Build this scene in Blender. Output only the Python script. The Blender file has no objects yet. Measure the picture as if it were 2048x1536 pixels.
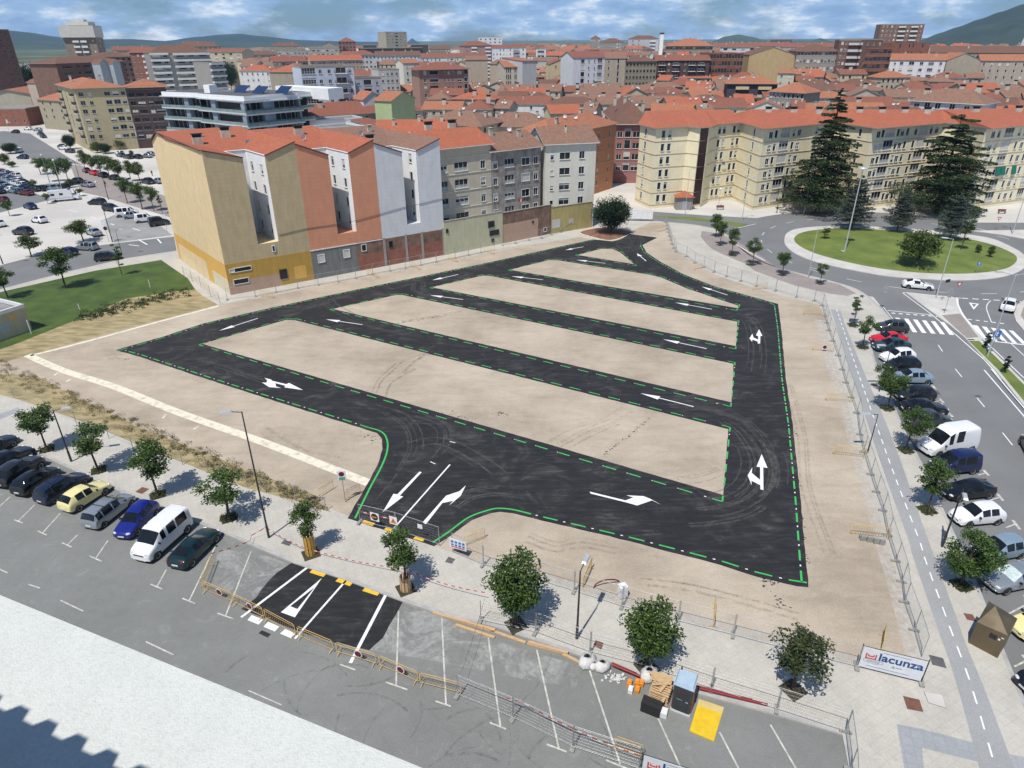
import bpy, bmesh, math, random
from mathutils import Vector, Matrix
from mathutils.geometry import tessellate_polygon
R = math.radians
random.seed(11)
S = bpy.context.scene
C = S.collection
# ------------------------------------------------------------------ camera
FPX, VX, VY, CAMZ = 1345.0, 1041.0, 3392.0, 37.0      # focal length in px of a 2048 px wide frame, vertical vanishing point, eye height
DN = Vector((VX-1024, VY-768, FPX)).normalized()      # world "down" in camera axes (x right, y down, z forward)
FW = (Vector((0, 0, 1)) - DN*DN.z).normalized()
RT = FW.cross(-DN)
if RT.x < 0: RT = -RT
def ray(px, py):
    q = Vector((px-1024, py-768, FPX)).normalized()
    return Vector((q.dot(RT), q.dot(FW), -q.dot(DN)))
def P(px, py, z=0.0):                                  # the place on level z seen at a spot of the photograph
    r = ray(px, py); t = (z-CAMZ)/r.z
    return Vector((r.x*t, r.y*t, z))
def PD(px, py, d):                                     # the place at horizontal distance d
    r = ray(px, py); t = d/math.hypot(r.x, r.y)
    return Vector((r.x*t, r.y*t, CAMZ+r.z*t))
def HT(base, px, py):                                  # height of a point straight above a base
    r = ray(px, py); return CAMZ + r.z*math.hypot(base[0], base[1])/math.hypot(r.x, r.y)
cam = bpy.data.cameras.new('camera'); cam.sensor_width = 36; cam.lens = 36*FPX/2048
cam.clip_start = 0.1; cam.clip_end = 40000
co = bpy.data.objects.new('camera', cam); C.objects.link(co)
right = Vector((RT.x, FW.x, -DN.x)); down = Vector((RT.y, FW.y, -DN.y)); fwd = Vector((RT.z, FW.z, -DN.z))
m3 = Matrix((right, -down, -fwd)).transposed()
co.matrix_world = Matrix.Translation((0, 0, CAMZ)) @ m3.to_4x4()
S.camera = co
# ------------------------------------------------------------------ light
SAZ, SEL = R(239), R(62)                               # where the sun stands (direction from scene to sun)
SUN = Vector((math.cos(SAZ)*math.cos(SEL), math.sin(SAZ)*math.cos(SEL), math.sin(SEL)))
sl = bpy.data.lights.new('sun', 'SUN'); sl.energy = 5.0; sl.angle = R(0.53); sl.color = (1, 0.955, 0.89)
so = bpy.data.objects.new('sun', sl); C.objects.link(so)
so.rotation_euler = (-SUN).to_track_quat('-Z', 'Y').to_euler(); so.location = (0, -40, 120)
W = bpy.data.worlds.new('World'); S.world = W; W.use_nodes = True
def world():
    t = W.node_tree; n = t.nodes; l = t.links; n.clear()
    sky = n.new('ShaderNodeTexSky'); sky.sky_type = 'NISHITA'; sky.sun_disc = False
    sky.sun_elevation = SEL; sky.sun_rotation = R(90)-SAZ; sky.altitude = 450; sky.dust_density = 0.6; sky.ozone_density = 2.2
    tc = n.new('ShaderNodeTexCoord'); mp = n.new('ShaderNodeMapping'); mp.inputs['Scale'].default_value = (1, 1, 3.4)
    l.new(tc.outputs['Generated'], mp.inputs['Vector'])
    n1 = n.new('ShaderNodeTexNoise'); n1.inputs['Scale'].default_value = 5.2; n1.inputs['Detail'].default_value = 9; n1.inputs['Roughness'].default_value = 0.58; n1.inputs['Distortion'].default_value = 0.25
    n2 = n.new('ShaderNodeTexNoise'); n2.inputs['Scale'].default_value = 16; n2.inputs['Detail'].default_value = 8; n2.inputs['Roughness'].default_value = 0.6
    l.new(mp.outputs[0], n1.inputs['Vector']); l.new(mp.outputs[0], n2.inputs['Vector'])
    r1 = n.new('ShaderNodeValToRGB'); r1.color_ramp.elements[0].position = 0.4; r1.color_ramp.elements[1].position = 0.52
    l.new(n1.outputs['Fac'], r1.inputs['Fac'])
    r2 = n.new('ShaderNodeValToRGB'); e = r2.color_ramp.elements       # cloud tone: grey blue bellies to bright tops
    e[0].position = 0.38; e[0].color = (0.24, 0.38, 0.62, 1); e[1].position = 0.66; e[1].color = (0.95, 1.0, 1.05, 1)
    x = e.new(0.52); x.color = (0.37, 0.53, 0.76, 1)
    l.new(n2.outputs['Fac'], r2.inputs['Fac'])
    b1 = n.new('ShaderNodeBackground'); b1.inputs['Strength'].default_value = 0.07; l.new(sky.outputs[0], b1.inputs['Color'])
    hs = n.new('ShaderNodeMixRGB'); hs.blend_type = 'MULTIPLY'; hs.inputs['Fac'].default_value = 1; hs.inputs['Color2'].default_value = (0.62, 0.88, 1.22, 1)
    l.new(sky.outputs[0], hs.inputs['Color1']); l.new(hs.outputs[0], b1.inputs['Color'])
    b2 = n.new('ShaderNodeBackground'); b2.inputs['Strength'].default_value = 1.3; l.new(r2.outputs[0], b2.inputs['Color'])
    mf = n.new('ShaderNodeMath'); mf.operation = 'MULTIPLY'; mf.inputs[1].default_value = 0.92; l.new(r1.outputs[0], mf.inputs[0])
    sx = n.new('ShaderNodeSeparateXYZ'); l.new(tc.outputs['Generated'], sx.inputs[0]); mr = n.new('ShaderNodeMapRange'); mr.inputs['From Min'].default_value = 0.12; mr.inputs['From Max'].default_value = 0.5; mr.inputs['To Min'].default_value = 1.0; mr.inputs['To Max'].default_value = 0.13
    l.new(sx.outputs['Z'], mr.inputs['Value']); m2 = n.new('ShaderNodeMath'); m2.operation = 'MULTIPLY'; l.new(mf.outputs[0], m2.inputs[0]); l.new(mr.outputs[0], m2.inputs[1]); mf = m2
    mx = n.new('ShaderNodeMixShader'); l.new(mf.outputs[0], mx.inputs[0]); l.new(b1.outputs[0], mx.inputs[1]); l.new(b2.outputs[0], mx.inputs[2])
    o = n.new('ShaderNodeOutputWorld'); l.new(mx.outputs[0], o.inputs['Surface'])
world()
S.view_settings.view_transform = 'Standard'; S.view_settings.look = 'None'; S.view_settings.exposure = 0.0; S.view_settings.gamma = 1
S.render.engine = 'CYCLES'
S.cycles.max_bounces = 5; S.cycles.diffuse_bounces = 2; S.cycles.glossy_bounces = 3; S.cycles.transmission_bounces = 3; S.cycles.volume_bounces = 0
# ------------------------------------------------------------------ materials
def nodes(name):
    m = bpy.data.materials.new(name); m.use_nodes = True
    return m, m.node_tree.nodes, m.node_tree.links, m.node_tree.nodes['Principled BSDF']
def c4(c): return (c[0], c[1], c[2], 1)
def ramp(n, l, fac, stops):
    r = n.new('ShaderNodeValToRGB'); e = r.color_ramp.elements
    e[0].position, e[0].color = stops[0][0], c4(stops[0][1]); e[1].position, e[1].color = stops[-1][0], c4(stops[-1][1])
    for p, c in stops[1:-1]: x = e.new(p); x.color = c4(c)
    l.new(fac, r.inputs['Fac']); return r
def noise(n, l, scale, detail=6, rough=0.55, vec=None, dist=0, stretch=None):
    t = n.new('ShaderNodeTexNoise'); t.inputs['Scale'].default_value = scale; t.inputs['Detail'].default_value = detail
    t.inputs['Roughness'].default_value = rough; t.inputs['Distortion'].default_value = dist
    g = vec or n.new('ShaderNodeNewGeometry').outputs['Position']
    if stretch:
        mp = n.new('ShaderNodeMapping'); mp.inputs['Scale'].default_value = stretch[:3]
        if len(stretch) > 3: mp.inputs['Rotation'].default_value = (0, 0, stretch[3])
        l.new(g, mp.inputs['Vector']); g = mp.outputs[0]
    l.new(g, t.inputs['Vector']); return t.outputs['Fac']
def mixc(n, l, a, b, fac, mode='MIX'):
    x = n.new('ShaderNodeMixRGB'); x.blend_type = mode
    for s, v in (('Color1', a), ('Color2', b)):
        if isinstance(v, tuple): x.inputs[s].default_value = c4(v)
        else: l.new(v, x.inputs[s])
    if isinstance(fac, (int, float)): x.inputs['Fac'].default_value = fac
    else: l.new(fac, x.inputs['Fac'])
    return x.outputs[0]
def bump(n, l, b, h, strength=0.3, dist=0.05):
    u = n.new('ShaderNodeBump'); u.inputs['Strength'].default_value = strength; u.inputs['Distance'].default_value = dist
    l.new(h, u.inputs['Height']); l.new(u.outputs[0], b.inputs['Normal'])
MC = {}
def M(name, c, c2=None, scale=2.0, rough=0.8, metal=0.0, lo=0.35, hi=0.65, bmp=0.0, bscale=None, stretch=None, dirt=0.0, coat=0.0, detail=6):
    if name in MC: return MC[name]
    m, n, l, b = nodes(name)
    c2 = c2 or tuple(min(1, x*0.86) for x in c)
    f = noise(n, l, scale, detail, stretch=stretch)
    col = ramp(n, l, f, [(lo, c2), (hi, c)]).outputs[0]
    if dirt:
        f2 = noise(n, l, scale*0.13, 5, 0.65); d = ramp(n, l, f2, [(0.3, (1-dirt,)*3), (0.62, (1, 1, 1))])
        col = mixc(n, l, col, d.outputs[0], 1.0, 'MULTIPLY')
    l.new(col, b.inputs['Base Color']); b.inputs['Roughness'].default_value = rough; b.inputs['Metallic'].default_value = metal
    if coat: b.inputs['Coat Weight'].default_value = coat; b.inputs['Coat Roughness'].default_value = 0.05
    if bmp: bump(n, l, b, noise(n, l, bscale or scale*8, 4), bmp)
    MC[name] = m; return m
def tilemat(name, c1, c2, c3, old=0.5, tw=0.24, th=0.42):
    if name in MC: return MC[name]
    m, n, l, b = nodes(name); uv = n.new('ShaderNodeUVMap').outputs[0]
    br = n.new('ShaderNodeTexBrick'); br.offset = 0; br.inputs['Scale'].default_value = 1; br.inputs['Brick Width'].default_value = tw*2; br.inputs['Row Height'].default_value = th*1.6
    br.inputs['Mortar Size'].default_value = 0.012; br.inputs['Color1'].default_value = c4(c1); br.inputs['Color2'].default_value = c4(c2); br.inputs['Mortar'].default_value = c4(tuple(x*0.55 for x in c2))
    l.new(uv, br.inputs['Vector'])
    f = noise(n, l, 0.35, 8, 0.7); r = ramp(n, l, f, [(0.5-0.2*old, (0, 0, 0)), (0.62, (1, 1, 1))])
    mm = n.new('ShaderNodeMath'); mm.operation = 'MULTIPLY'; mm.inputs[1].default_value = old; l.new(r.outputs[0], mm.inputs[0])
    col = mixc(n, l, br.outputs['Color'], c3, mm.outputs[0])
    f2 = noise(n, l, 2.2, 4, 0.6); col = mixc(n, l, col, ramp(n, l, f2, [(0.3, (0.78, 0.76, 0.74)), (0.68, (1.1, 1.08, 1.04))]).outputs[0], 0.85, 'MULTIPLY')
    b.inputs['Roughness'].default_value = 0.85
    w = n.new('ShaderNodeTexWave'); w.wave_type = 'BANDS'; w.bands_direction = 'X'; w.inputs['Scale'].default_value = 0.5/(tw)/1.57; w.inputs['Distortion'].default_value = 0.3
    l.new(uv, w.inputs['Vector']); bump(n, l, b, w.outputs['Fac'], 0.7, 0.06)
    l.new(mixc(n, l, col, ramp(n, l, w.outputs['Fac'], [(.15, (.62, .6, .58)), (.6, (1.08, 1.08, 1.08))]).outputs[0], 1, 'MULTIPLY'), b.inputs['Base Color'])
    MC[name] = m; return m
def plaster(name, c, stain=0.3, c2=None, brick=False):
    if name in MC: return MC[name]
    m, n, l, b = nodes(name)
    uv = n.new('ShaderNodeUVMap').outputs[0]
    col = ramp(n, l, noise(n, l, 0.6, 7, 0.6), [(0.32, c2 or tuple(x*0.9 for x in c)), (0.66, c)]).outputs[0]
    st = noise(n, l, 1.0, 6, 0.7, vec=uv, stretch=(1.6, 0.22, 1)); r = ramp(n, l, st, [(0.34, (1-stain*.7,)*3), (0.6, (1, 1, 1))])
    col = mixc(n, l, col, r.outputs[0], 1.0, 'MULTIPLY')
    if brick:
        w = n.new('ShaderNodeTexWave'); w.bands_direction = 'Y'; w.inputs['Scale'].default_value = 0.5; w.inputs['Distortion'].default_value = 5; w.inputs['Detail'].default_value = 3; w.inputs['Detail Scale'].default_value = 2
        l.new(uv, w.inputs['Vector']); col = mixc(n, l, col, ramp(n, l, w.outputs['Fac'], [(0.1, (0.975, 0.97, 0.97)), (0.8, (1, 1, 1))]).outputs[0], 1.0, 'MULTIPLY')
        bump(n, l, b, w.outputs['Fac'], 0.08, 0.03)
    else: bump(n, l, b, noise(n, l, 9, 4), 0.25, 0.03)
    l.new(col, b.inputs['Base Color']); b.inputs['Roughness'].default_value = 0.9
    MC[name] = m; return m
def brickmat(name, c1, c2, mortar, w=0.26, h=0.09):
    if name in MC: return MC[name]
    m, n, l, b = nodes(name); uv = n.new('ShaderNodeUVMap').outputs[0]
    br = n.new('ShaderNodeTexBrick'); br.inputs['Scale'].default_value = 1; br.inputs['Brick Width'].default_value = w; br.inputs['Row Height'].default_value = h; br.inputs['Mortar Size'].default_value = 0.01
    for k, v in (('Color1', c1), ('Color2', c2), ('Mortar', mortar)): br.inputs[k].default_value = c4(v)
    l.new(uv, br.inputs['Vector'])
    col = mixc(n, l, br.outputs['Color'], ramp(n, l, noise(n, l, 0.7, 7, 0.7), [(0.3, (0.62, 0.6, 0.58)), (0.6, (1, 1, 1))]).outputs[0], 1.0, 'MULTIPLY')
    l.new(col, b.inputs['Base Color']); b.inputs['Roughness'].default_value = 0.9
    MC[name] = m; return m
def glassmat(name, c=(0.018, 0.022, 0.026), rough=0.08):
    if name in MC: return MC[name]
    m, n, l, b = nodes(name); col = ramp(n, l, noise(n, l, 0.5, 3), [(0.3, tuple(x*0.5 for x in c)), (0.7, tuple(x*1.9 for x in c))])
    l.new(col.outputs[0], b.inputs['Base Color']); b.inputs['Roughness'].default_value = rough; b.inputs['Specular IOR Level'].default_value = 0.35
    MC[name] = m; return m
def leafmat(name, a, bb, c):
    if name in MC: return MC[name]
    m, n, l, b = nodes(name); g = n.new('ShaderNodeNewGeometry')
    r = ramp(n, l, g.outputs['Random Per Island'], [(0.0, a), (0.55, bb), (1.0, c)])
    f = noise(n, l, 1.3, 3); col = mixc(n, l, r.outputs[0], ramp(n, l, f, [(0.35, (0.7, 0.74, 0.7)), (0.65, (1.2, 1.2, 1.1))]).outputs[0], 1.0, 'MULTIPLY')
    l.new(col, b.inputs['Base Color']); b.inputs['Roughness'].default_value = 0.55
    tr = n.new('ShaderNodeBsdfTranslucent'); l.new(col, tr.inputs['Color']); mx = n.new('ShaderNodeMixShader'); mx.inputs[0].default_value = 0.25
    l.new(b.outputs[0], mx.inputs[1]); l.new(tr.outputs[0], mx.inputs[2]); l.new(mx.outputs[0], n['Material Output'].inputs['Surface'])
    MC[name] = m; return m
# ------------------------------------------------------------------ mesh building
class MB:
    def __init__(s): s.v = []; s.f = []; s.m = []; s.sm = []
    def add(s, vs, fs, mi=0, sm=False):
        o = len(s.v); s.v += [tuple(v) for v in vs]
        for f in fs: s.f.append([o+i for i in f]); s.m.append(mi); s.sm.append(sm)
    def box(s, c, d, rz=0, mi=0, rx=0, ry=0, taper=1.0):
        x, y, z = d[0]/2, d[1]/2, d[2]/2
        M_ = Matrix.Rotation(rz, 3, 'Z') @ Matrix.Rotation(ry, 3, 'Y') @ Matrix.Rotation(rx, 3, 'X')
        vs = [Vector(c)+M_ @ Vector((a*x*(taper if e > 0 else 1), b*y*(taper if e > 0 else 1), e*z)) for e in (-1, 1) for a, b in ((-1, -1), (1, -1), (1, 1), (-1, 1))]
        s.add(vs, [(0, 3, 2, 1), (4, 5, 6, 7), (0, 1, 5, 4), (1, 2, 6, 5), (2, 3, 7, 6), (3, 0, 4, 7)], mi)
    def prism(s, pts, z0, z1, mi=0, top=True, bot=False, mt=None):
        n = len(pts); vs = [(p[0], p[1], z0) for p in pts]+[(p[0], p[1], z1) for p in pts]
        s.add(vs, [(i, (i+1) % n, n+(i+1) % n, n+i) for i in range(n)], mi)
        if top: s.sheet(pts, z1, mt if mt is not None else mi)
    def sheet(s, pts, z, mi=0, holes=()):
        rings = [[Vector((p[0], p[1], 0)) for p in pts]]+[[Vector((p[0], p[1], 0)) for p in h] for h in holes]
        flat = [v for r in rings for v in r]
        tr = tessellate_polygon(rings); o = len(s.v)
        s.v += [(v.x, v.y, z) for v in flat]
        for t in tr:
            a, b, c = (flat[i] for i in t)
            if (b-a).cross(c-a).z < 0: t = (t[0], t[2], t[1])
            s.f.append([o+i for i in t]); s.m.append(mi); s.sm.append(False)
    def tube(s, path, r, n=6, mi=0, cap=True, sm=True):
        rings = []; path = [Vector(p) for p in path]; rr = r if isinstance(r, (list, tuple)) else [r]*len(path)
        for i, p in enumerate(path):
            d = (path[min(i+1, len(path)-1)]-path[max(i-1, 0)]).normalized()
            a = d.cross(Vector((0, 0, 1)) if abs(d.z) < 0.9 else Vector((1, 0, 0))).normalized(); b = d.cross(a)
            rings.append([p+(a*math.cos(2*math.pi*k/n)+b*math.sin(2*math.pi*k/n))*rr[i] for k in range(n)])
        vs = [v for q in rings for v in q]
        s.add(vs, [(i*n+k, i*n+(k+1) % n, (i+1)*n+(k+1) % n, (i+1)*n+k) for i in range(len(path)-1) for k in range(n)], mi, sm)
        if cap: s.add(rings[0], [tuple(range(n))], mi); s.add(rings[-1], [tuple(reversed(range(n)))], mi)
    def lathe(s, prof, c=(0, 0, 0), n=16, mi=0, axis='z', sm=True):
        vs = []
        for (r, h) in prof:
            for k in range(n):
                a = 2*math.pi*k/n; p = (r*math.cos(a), r*math.sin(a), h)
                if axis == 'y': p = (p[0], h, p[1])
                if axis == 'x': p = (h, p[0], p[1])
                vs.append((c[0]+p[0], c[1]+p[1], c[2]+p[2]))
        s.add(vs, [(i*n+k, i*n+(k+1) % n, (i+1)*n+(k+1) % n, (i+1)*n+k) for i in range(len(prof)-1) for k in range(n)], mi, sm)
    def mesh(s, name, mats):
        me = bpy.data.meshes.new(name); me.from_pydata(s.v, [], s.f); me.update()
        for m in (mats if isinstance(mats, (list, tuple)) else [mats]): me.materials.append(m)
        me.polygons.foreach_set('material_index', s.m); me.polygons.foreach_set('use_smooth', s.sm)
        uv = me.uv_layers.new(name='UVMap'); dat = [0.0]*(2*len(me.loops))
        for p in me.polygons:
            nn = p.normal; t = Vector((-nn.y, nn.x, 0))
            if t.length < 1e-3: t = Vector((1, 0, 0))
            t.normalize(); w = nn.cross(t)
            for li in p.loop_indices:
                q = me.vertices[me.loops[li].vertex_index].co; dat[2*li] = q.dot(t); dat[2*li+1] = q.dot(w)
        uv.data.foreach_set('uv', dat); return me
    def build(s, name, mats, parent=None, **k):
        return link(name, s.mesh(name, mats), parent, **k)
def link(name, me, parent=None, loc=None, rz=None, label=None, cat=None, group=None, kind=None):
    o = bpy.data.objects.new(name, me); C.objects.link(o)
    if parent: o.parent = parent
    if loc is not None: o.location = loc
    if rz is not None: o.rotation_euler = (0, 0, rz)
    return tag(o, label, cat, group, kind)
def tag(o, label=None, cat=None, group=None, kind=None):
    if label: o['label'] = label
    if cat: o['category'] = cat
    if group: o['group'] = group
    if kind: o['kind'] = kind
    return o
def thing(name, label, cat, loc=(0, 0, 0), rz=0, group=None):
    o = bpy.data.objects.new(name, None); C.objects.link(o); o.empty_display_size = 0.2
    o.location = loc; o.rotation_euler = (0, 0, rz); return tag(o, label, cat, group)
KIDS = {}
def dup(o, loc=None, rz=None, label=None, group=None, parent=None, sc=None):
    c = o.copy(); C.objects.link(c)
    if parent: c.parent = parent
    if loc is not None: c.location = loc
    if rz is not None: c.rotation_euler = (0, 0, rz)
    if sc is not None: c.scale = sc
    if label: c['label'] = label
    if group: c['group'] = group
    if o.name not in KIDS: KIDS[o.name] = list(o.children)
    for ch in KIDS[o.name]: dup(ch, parent=c)
    return c
def pick(first, proto, loc, rz, label, group=None, sc=None):        # the first use moves the source itself
    if not proto.get('used'):
        proto['used'] = 1; proto.location = loc; proto.rotation_euler = (0, 0, rz); proto['label'] = label
        if group: proto['group'] = group
        if sc is not None: proto.scale = sc
        return proto
    c = dup(proto, loc, rz, label, group, sc=sc); return c
def PX(lst, z=0.0): return [P(a, b, z) for a, b in lst]
def smooth(pts, n=5, closed=False):                                  # Catmull-Rom through world points
    out = []; N = len(pts)
    for i in range(N if closed else N-1):
        g = (lambda k: pts[k % N]) if closed else (lambda k: pts[max(0, min(N-1, k))])
        a, b, c, d = g(i-1), g(i), g(i+1), g(i+2)
        for k in range(n):
            t = k/n; out.append(0.5*((2*b)+(c-a)*t+(2*a-5*b+4*c-d)*t*t+(3*b-a-3*c+d)*t**3))
    if not closed: out.append(pts[-1])
    return out
def offset(line, d, closed=False):                                   # shift a polyline sideways (positive = left)
    out = []; N = len(line)
    for i, p in enumerate(line):
        a = line[(i-1) % N] if closed or i else line[i]; b = line[(i+1) % N] if closed or i < N-1 else line[i]
        t = (b-a); t = Vector((t.x, t.y, 0)).normalized(); nn = Vector((-t.y, t.x, 0))
        if (closed or 0 < i < N-1):
            t1 = Vector((p.x-a.x, p.y-a.y, 0)).normalized(); n1 = Vector((-t1.y, t1.x, 0)); k = max(0.4, nn.dot(n1)); out.append(p+nn*(d/k))
        else: out.append(p+nn*d)
    return out
def strip(mb, line, w, z, mi=0):
    a = offset(line, w/2); b = offset(line, -w/2); n = len(line)
    mb.add([(p.x, p.y, z) for p in b]+[(p.x, p.y, z) for p in a], [(i, i+1, n+i+1, n+i) for i in range(n-1)], mi)
def dashes(mb, line, w, on, off, z, mi=0, start=0.0, closed=False):
    pts = line+([line[0]] if closed else []); L = [0]
    for i in range(len(pts)-1): L.append(L[-1]+(pts[i+1].xy-pts[i].xy).length)
    def at(s):
        for i in range(len(pts)-1):
            if s <= L[i+1]: return pts[i].lerp(pts[i+1], (s-L[i])/max(1e-6, L[i+1]-L[i]))
        return pts[-1]
    s = start
    while s+on*0.6 < L[-1]:
        e = min(s+on, L[-1]); k = max(1, int((e-s)/1.5)); strip(mb, [at(s+(e-s)*j/k) for j in range(k+1)], w, z, mi); s += on+off
# ------------------------------------------------------------------ reading helper: a window of the photograph (origin, scale)
TL = {'21': (0, 370, .25391), '22': (500, 370, .25391), '23': (1000, 370, .25879), '24': (1510, 370, .2627), '31': (0, 740, .25391), '32': (500, 740, .25391),
      '33': (1000, 740, .25879), '34': (1510, 740, .2627), '41': (0, 1110, .27736), '42': (360, 1080, .25391), '43': (860, 1110, .27735), '44': (1200, 1130, .26432),
      '45': (1510, 1110, .27732), '11': (0, 0, .25391), '12': (500, 0, .25391), '13': (1000, 0, .25879), '14': (1510, 0, .2627), 'V': (1260, 200, .38477), 'L': (0, 180, .23438), 'w': (290, 240, .29785), 'c': (860, 230, .21489)}
def Z(t, *l):
    o = TL[t]; r = [(o[0]+a*o[2], o[1]+b*o[2]) for a, b in l]; return r if len(r) > 1 else r[0]
def ZP(t, *l, z=0.0): return [P(a, b, z) for a, b in (Z(t, *l) if len(l) > 1 else [Z(t, *l)])]
# ------------------------------------------------------------------ ground materials
def streakmat(name, base, hi, lo_, scale=0.35):
    m, n, l, b = nodes(name)
    f1 = noise(n, l, 0.22, 9, 0.72, dist=1.2); f2 = noise(n, l, 0.9, 8, 0.7, stretch=(0.35, 2.2, 1, 0.55), dist=0.8); f3 = noise(n, l, 14, 3, 0.6)
    c = ramp(n, l, f1, [(0.36, base), (0.52, lo_), (0.74, hi)]).outputs[0]
    c = mixc(n, l, c, ramp(n, l, f2, [(0.33, (0.5, 0.5, 0.5)), (0.52, (1, 1, 1)), (0.7, (3.0, 2.95, 2.85))]).outputs[0], 0.85, 'MULTIPLY')
    c = mixc(n, l, c, ramp(n, l, f3, [(0.35, (0.75, 0.75, 0.75)), (0.7, (1.3, 1.3, 1.3))]).outputs[0], 1, 'MULTIPLY')
    l.new(c, b.inputs['Base Color']); b.inputs['Roughness'].default_value = 0.82; bump(n, l, b, f3, 0.3, 0.02); return m
m_new = streakmat('asphalt_new', (0.012, 0.0125, 0.014), (0.06, 0.059, 0.056), (0.017, 0.0172, 0.018))
def gravelmat():
    m, n, l, b = nodes('compacted_gravel')
    a = ramp(n, l, noise(n, l, 0.09, 10, 0.68), [(0.36, (0.35, 0.292, 0.222)), (0.5, (0.435, 0.366, 0.282)), (0.66, (0.505, 0.435, 0.34))]).outputs[0]
    s = noise(n, l, 0.5, 8, 0.68, stretch=(0.5, 1.8, 1, 0.6), dist=0.7)
    a = mixc(n, l, a, ramp(n, l, s, [(0.34, (0.9, 0.9, 0.9)), (0.5, (1, 1, 1)), (0.74, (1.09, 1.08, 1.07))]).outputs[0], 1, 'MULTIPLY')
    g = noise(n, l, 9, 6, 0.75); a = mixc(n, l, a, ramp(n, l, g, [(0.34, (0.8, 0.8, 0.79)), (0.62, (1.08, 1.08, 1.08))]).outputs[0], 1, 'MULTIPLY')
    l.new(a, b.inputs['Base Color']); b.inputs['Roughness'].default_value = 0.95; bump(n, l, b, g, 0.5, 0.03); return m
m_grav = gravelmat()
def pavemat(name, c, tile, rot, dk=0.86, joint=0.8):
    m, n, l, b = nodes(name); g = n.new('ShaderNodeNewGeometry').outputs['Position']
    mp = n.new('ShaderNodeMapping'); mp.inputs['Rotation'].default_value = (0, 0, rot); l.new(g, mp.inputs['Vector'])
    br = n.new('ShaderNodeTexBrick'); br.offset = 0.0; br.inputs['Scale'].default_value = 1; br.inputs['Brick Width'].default_value = tile; br.inputs['Row Height'].default_value = tile
    br.inputs['Mortar Size'].default_value = 0.014; br.inputs['Color1'].default_value = c4(c); br.inputs['Color2'].default_value = c4(tuple(x*0.95 for x in c)); br.inputs['Mortar'].default_value = c4(tuple(x*joint for x in c))
    l.new(mp.outputs[0], br.inputs['Vector'])
    a = mixc(n, l, br.outputs['Color'], ramp(n, l, noise(n, l, 0.25, 8, 0.68), [(0.33, (dk,)*3), (0.6, (1.03, 1.03, 1.02))]).outputs[0], 1, 'MULTIPLY')
    a = mixc(n, l, a, ramp(n, l, noise(n, l, 6, 6, 0.7), [(0.33, (0.9, 0.9, 0.89)), (0.6, (1.03, 1.03, 1.03))]).outputs[0], 1, 'MULTIPLY')
    l.new(a, b.inputs['Base Color']); b.inputs['Roughness'].default_value = 0.9; return m
m_pave = pavemat('pavement_tiles', (0.5, 0.475, 0.42), 0.6, R(63), joint=0.84)
m_pave2 = pavemat('grey_tiles', (0.335, 0.345, 0.36), 0.6, R(18))
m_brown = pavemat('brown_paving', (0.31, 0.27, 0.25), 0.3, R(30))
m_conc = M('pale_concrete', (0.6, 0.58, 0.53), (0.5, 0.48, 0.44), 0.4, dirt=0.12, bmp=0.1)
m_far = M('ground_concrete', (0.60, 0.575, 0.525), (0.45, 0.43, 0.39), 0.05, dirt=0.2, detail=10)
def oldasphalt(name, c, k=0.7, sk=0.0):
    m, n, l, b = nodes(name)
    a = ramp(n, l, noise(n, l, 0.12, 8, 0.65), [(0.35, tuple(x*k for x in c)), (0.65, c)]).outputs[0]
    if sk:
        s = noise(n, l, 0.55, 7, 0.6, dist=2.5); a = mixc(n, l, a, ramp(n, l, s, [(0.36, (1, 1, 1)), (0.42, (sk, sk, sk)), (0.47, (1, 1, 1)), (0.6, (1, 1, 1)), (0.7, (1.2, 1.2, 1.2))]).outputs[0], 1, 'MULTIPLY')
    g = noise(n, l, 12, 5, 0.7); a = mixc(n, l, a, ramp(n, l, g, [(0.35, (0.85, 0.85, 0.85)), (0.65, (1.1, 1.1, 1.1))]).outputs[0], 1, 'MULTIPLY')
    l.new(a, b.inputs['Base Color']); b.inputs['Roughness'].default_value = 0.88; bump(n, l, b, g, 0.25, 0.02); return m
m_st = oldasphalt('asphalt_street', (0.222, 0.227, 0.212), 0.82, 0.93)
m_st2 = oldasphalt('asphalt_avenue', (0.192, 0.197, 0.195), 0.84)
m_bike = oldasphalt('cycle_asphalt', (0.335, 0.34, 0.335), 0.85)
m_dusty = oldasphalt('dusty_asphalt', (0.33, 0.33, 0.315), 0.72)
m_white = M('road_paint_white', (0.82, 0.83, 0.82), (0.72, 0.73, 0.72), 3, rough=0.6)
m_whold = M('road_paint_worn', (0.62, 0.61, 0.54), (0.36, 0.36, 0.32), 2.5, rough=0.8)
m_green = M('road_paint_green', (0.06, 0.48, 0.11), (0.05, 0.4, 0.09), 3, rough=0.6)
m_yel = M('road_paint_yellow', (0.85, 0.52, 0.04), (0.7, 0.42, 0.03), 3, rough=0.6)
m_kerb = M('kerb_stone', (0.46, 0.45, 0.43), (0.36, 0.35, 0.34), 1.2, dirt=0.1)
m_grass = M('lawn', (0.075, 0.12, 0.016), (0.03, 0.062, 0.009), 0.35, lo=0.3, hi=0.7, bmp=0.5, bscale=30, detail=10)
m_rgrass = M('mown_lawn', (0.165, 0.205, 0.04), (0.1, 0.14, 0.024), 0.25, lo=0.35, hi=0.65, bmp=0.4, bscale=30, detail=10)
m_dry = M('dry_grass', (0.42, 0.34, 0.185), (0.24, 0.195, 0.09), 0.9, lo=0.35, hi=0.62, bmp=0.6, bscale=12, stretch=(0.5, 1.6, 1, 0.5), detail=10, dirt=0.2)
m_soil = M('mulch', (0.26, 0.13, 0.08), (0.15, 0.08, 0.05), 1.4, bmp=0.5)
m_ram = M('lime_concrete', (0.72, 0.67, 0.53), (0.5, 0.44, 0.33), 1.6, lo=0.3, hi=0.5, bmp=0.4)
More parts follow.
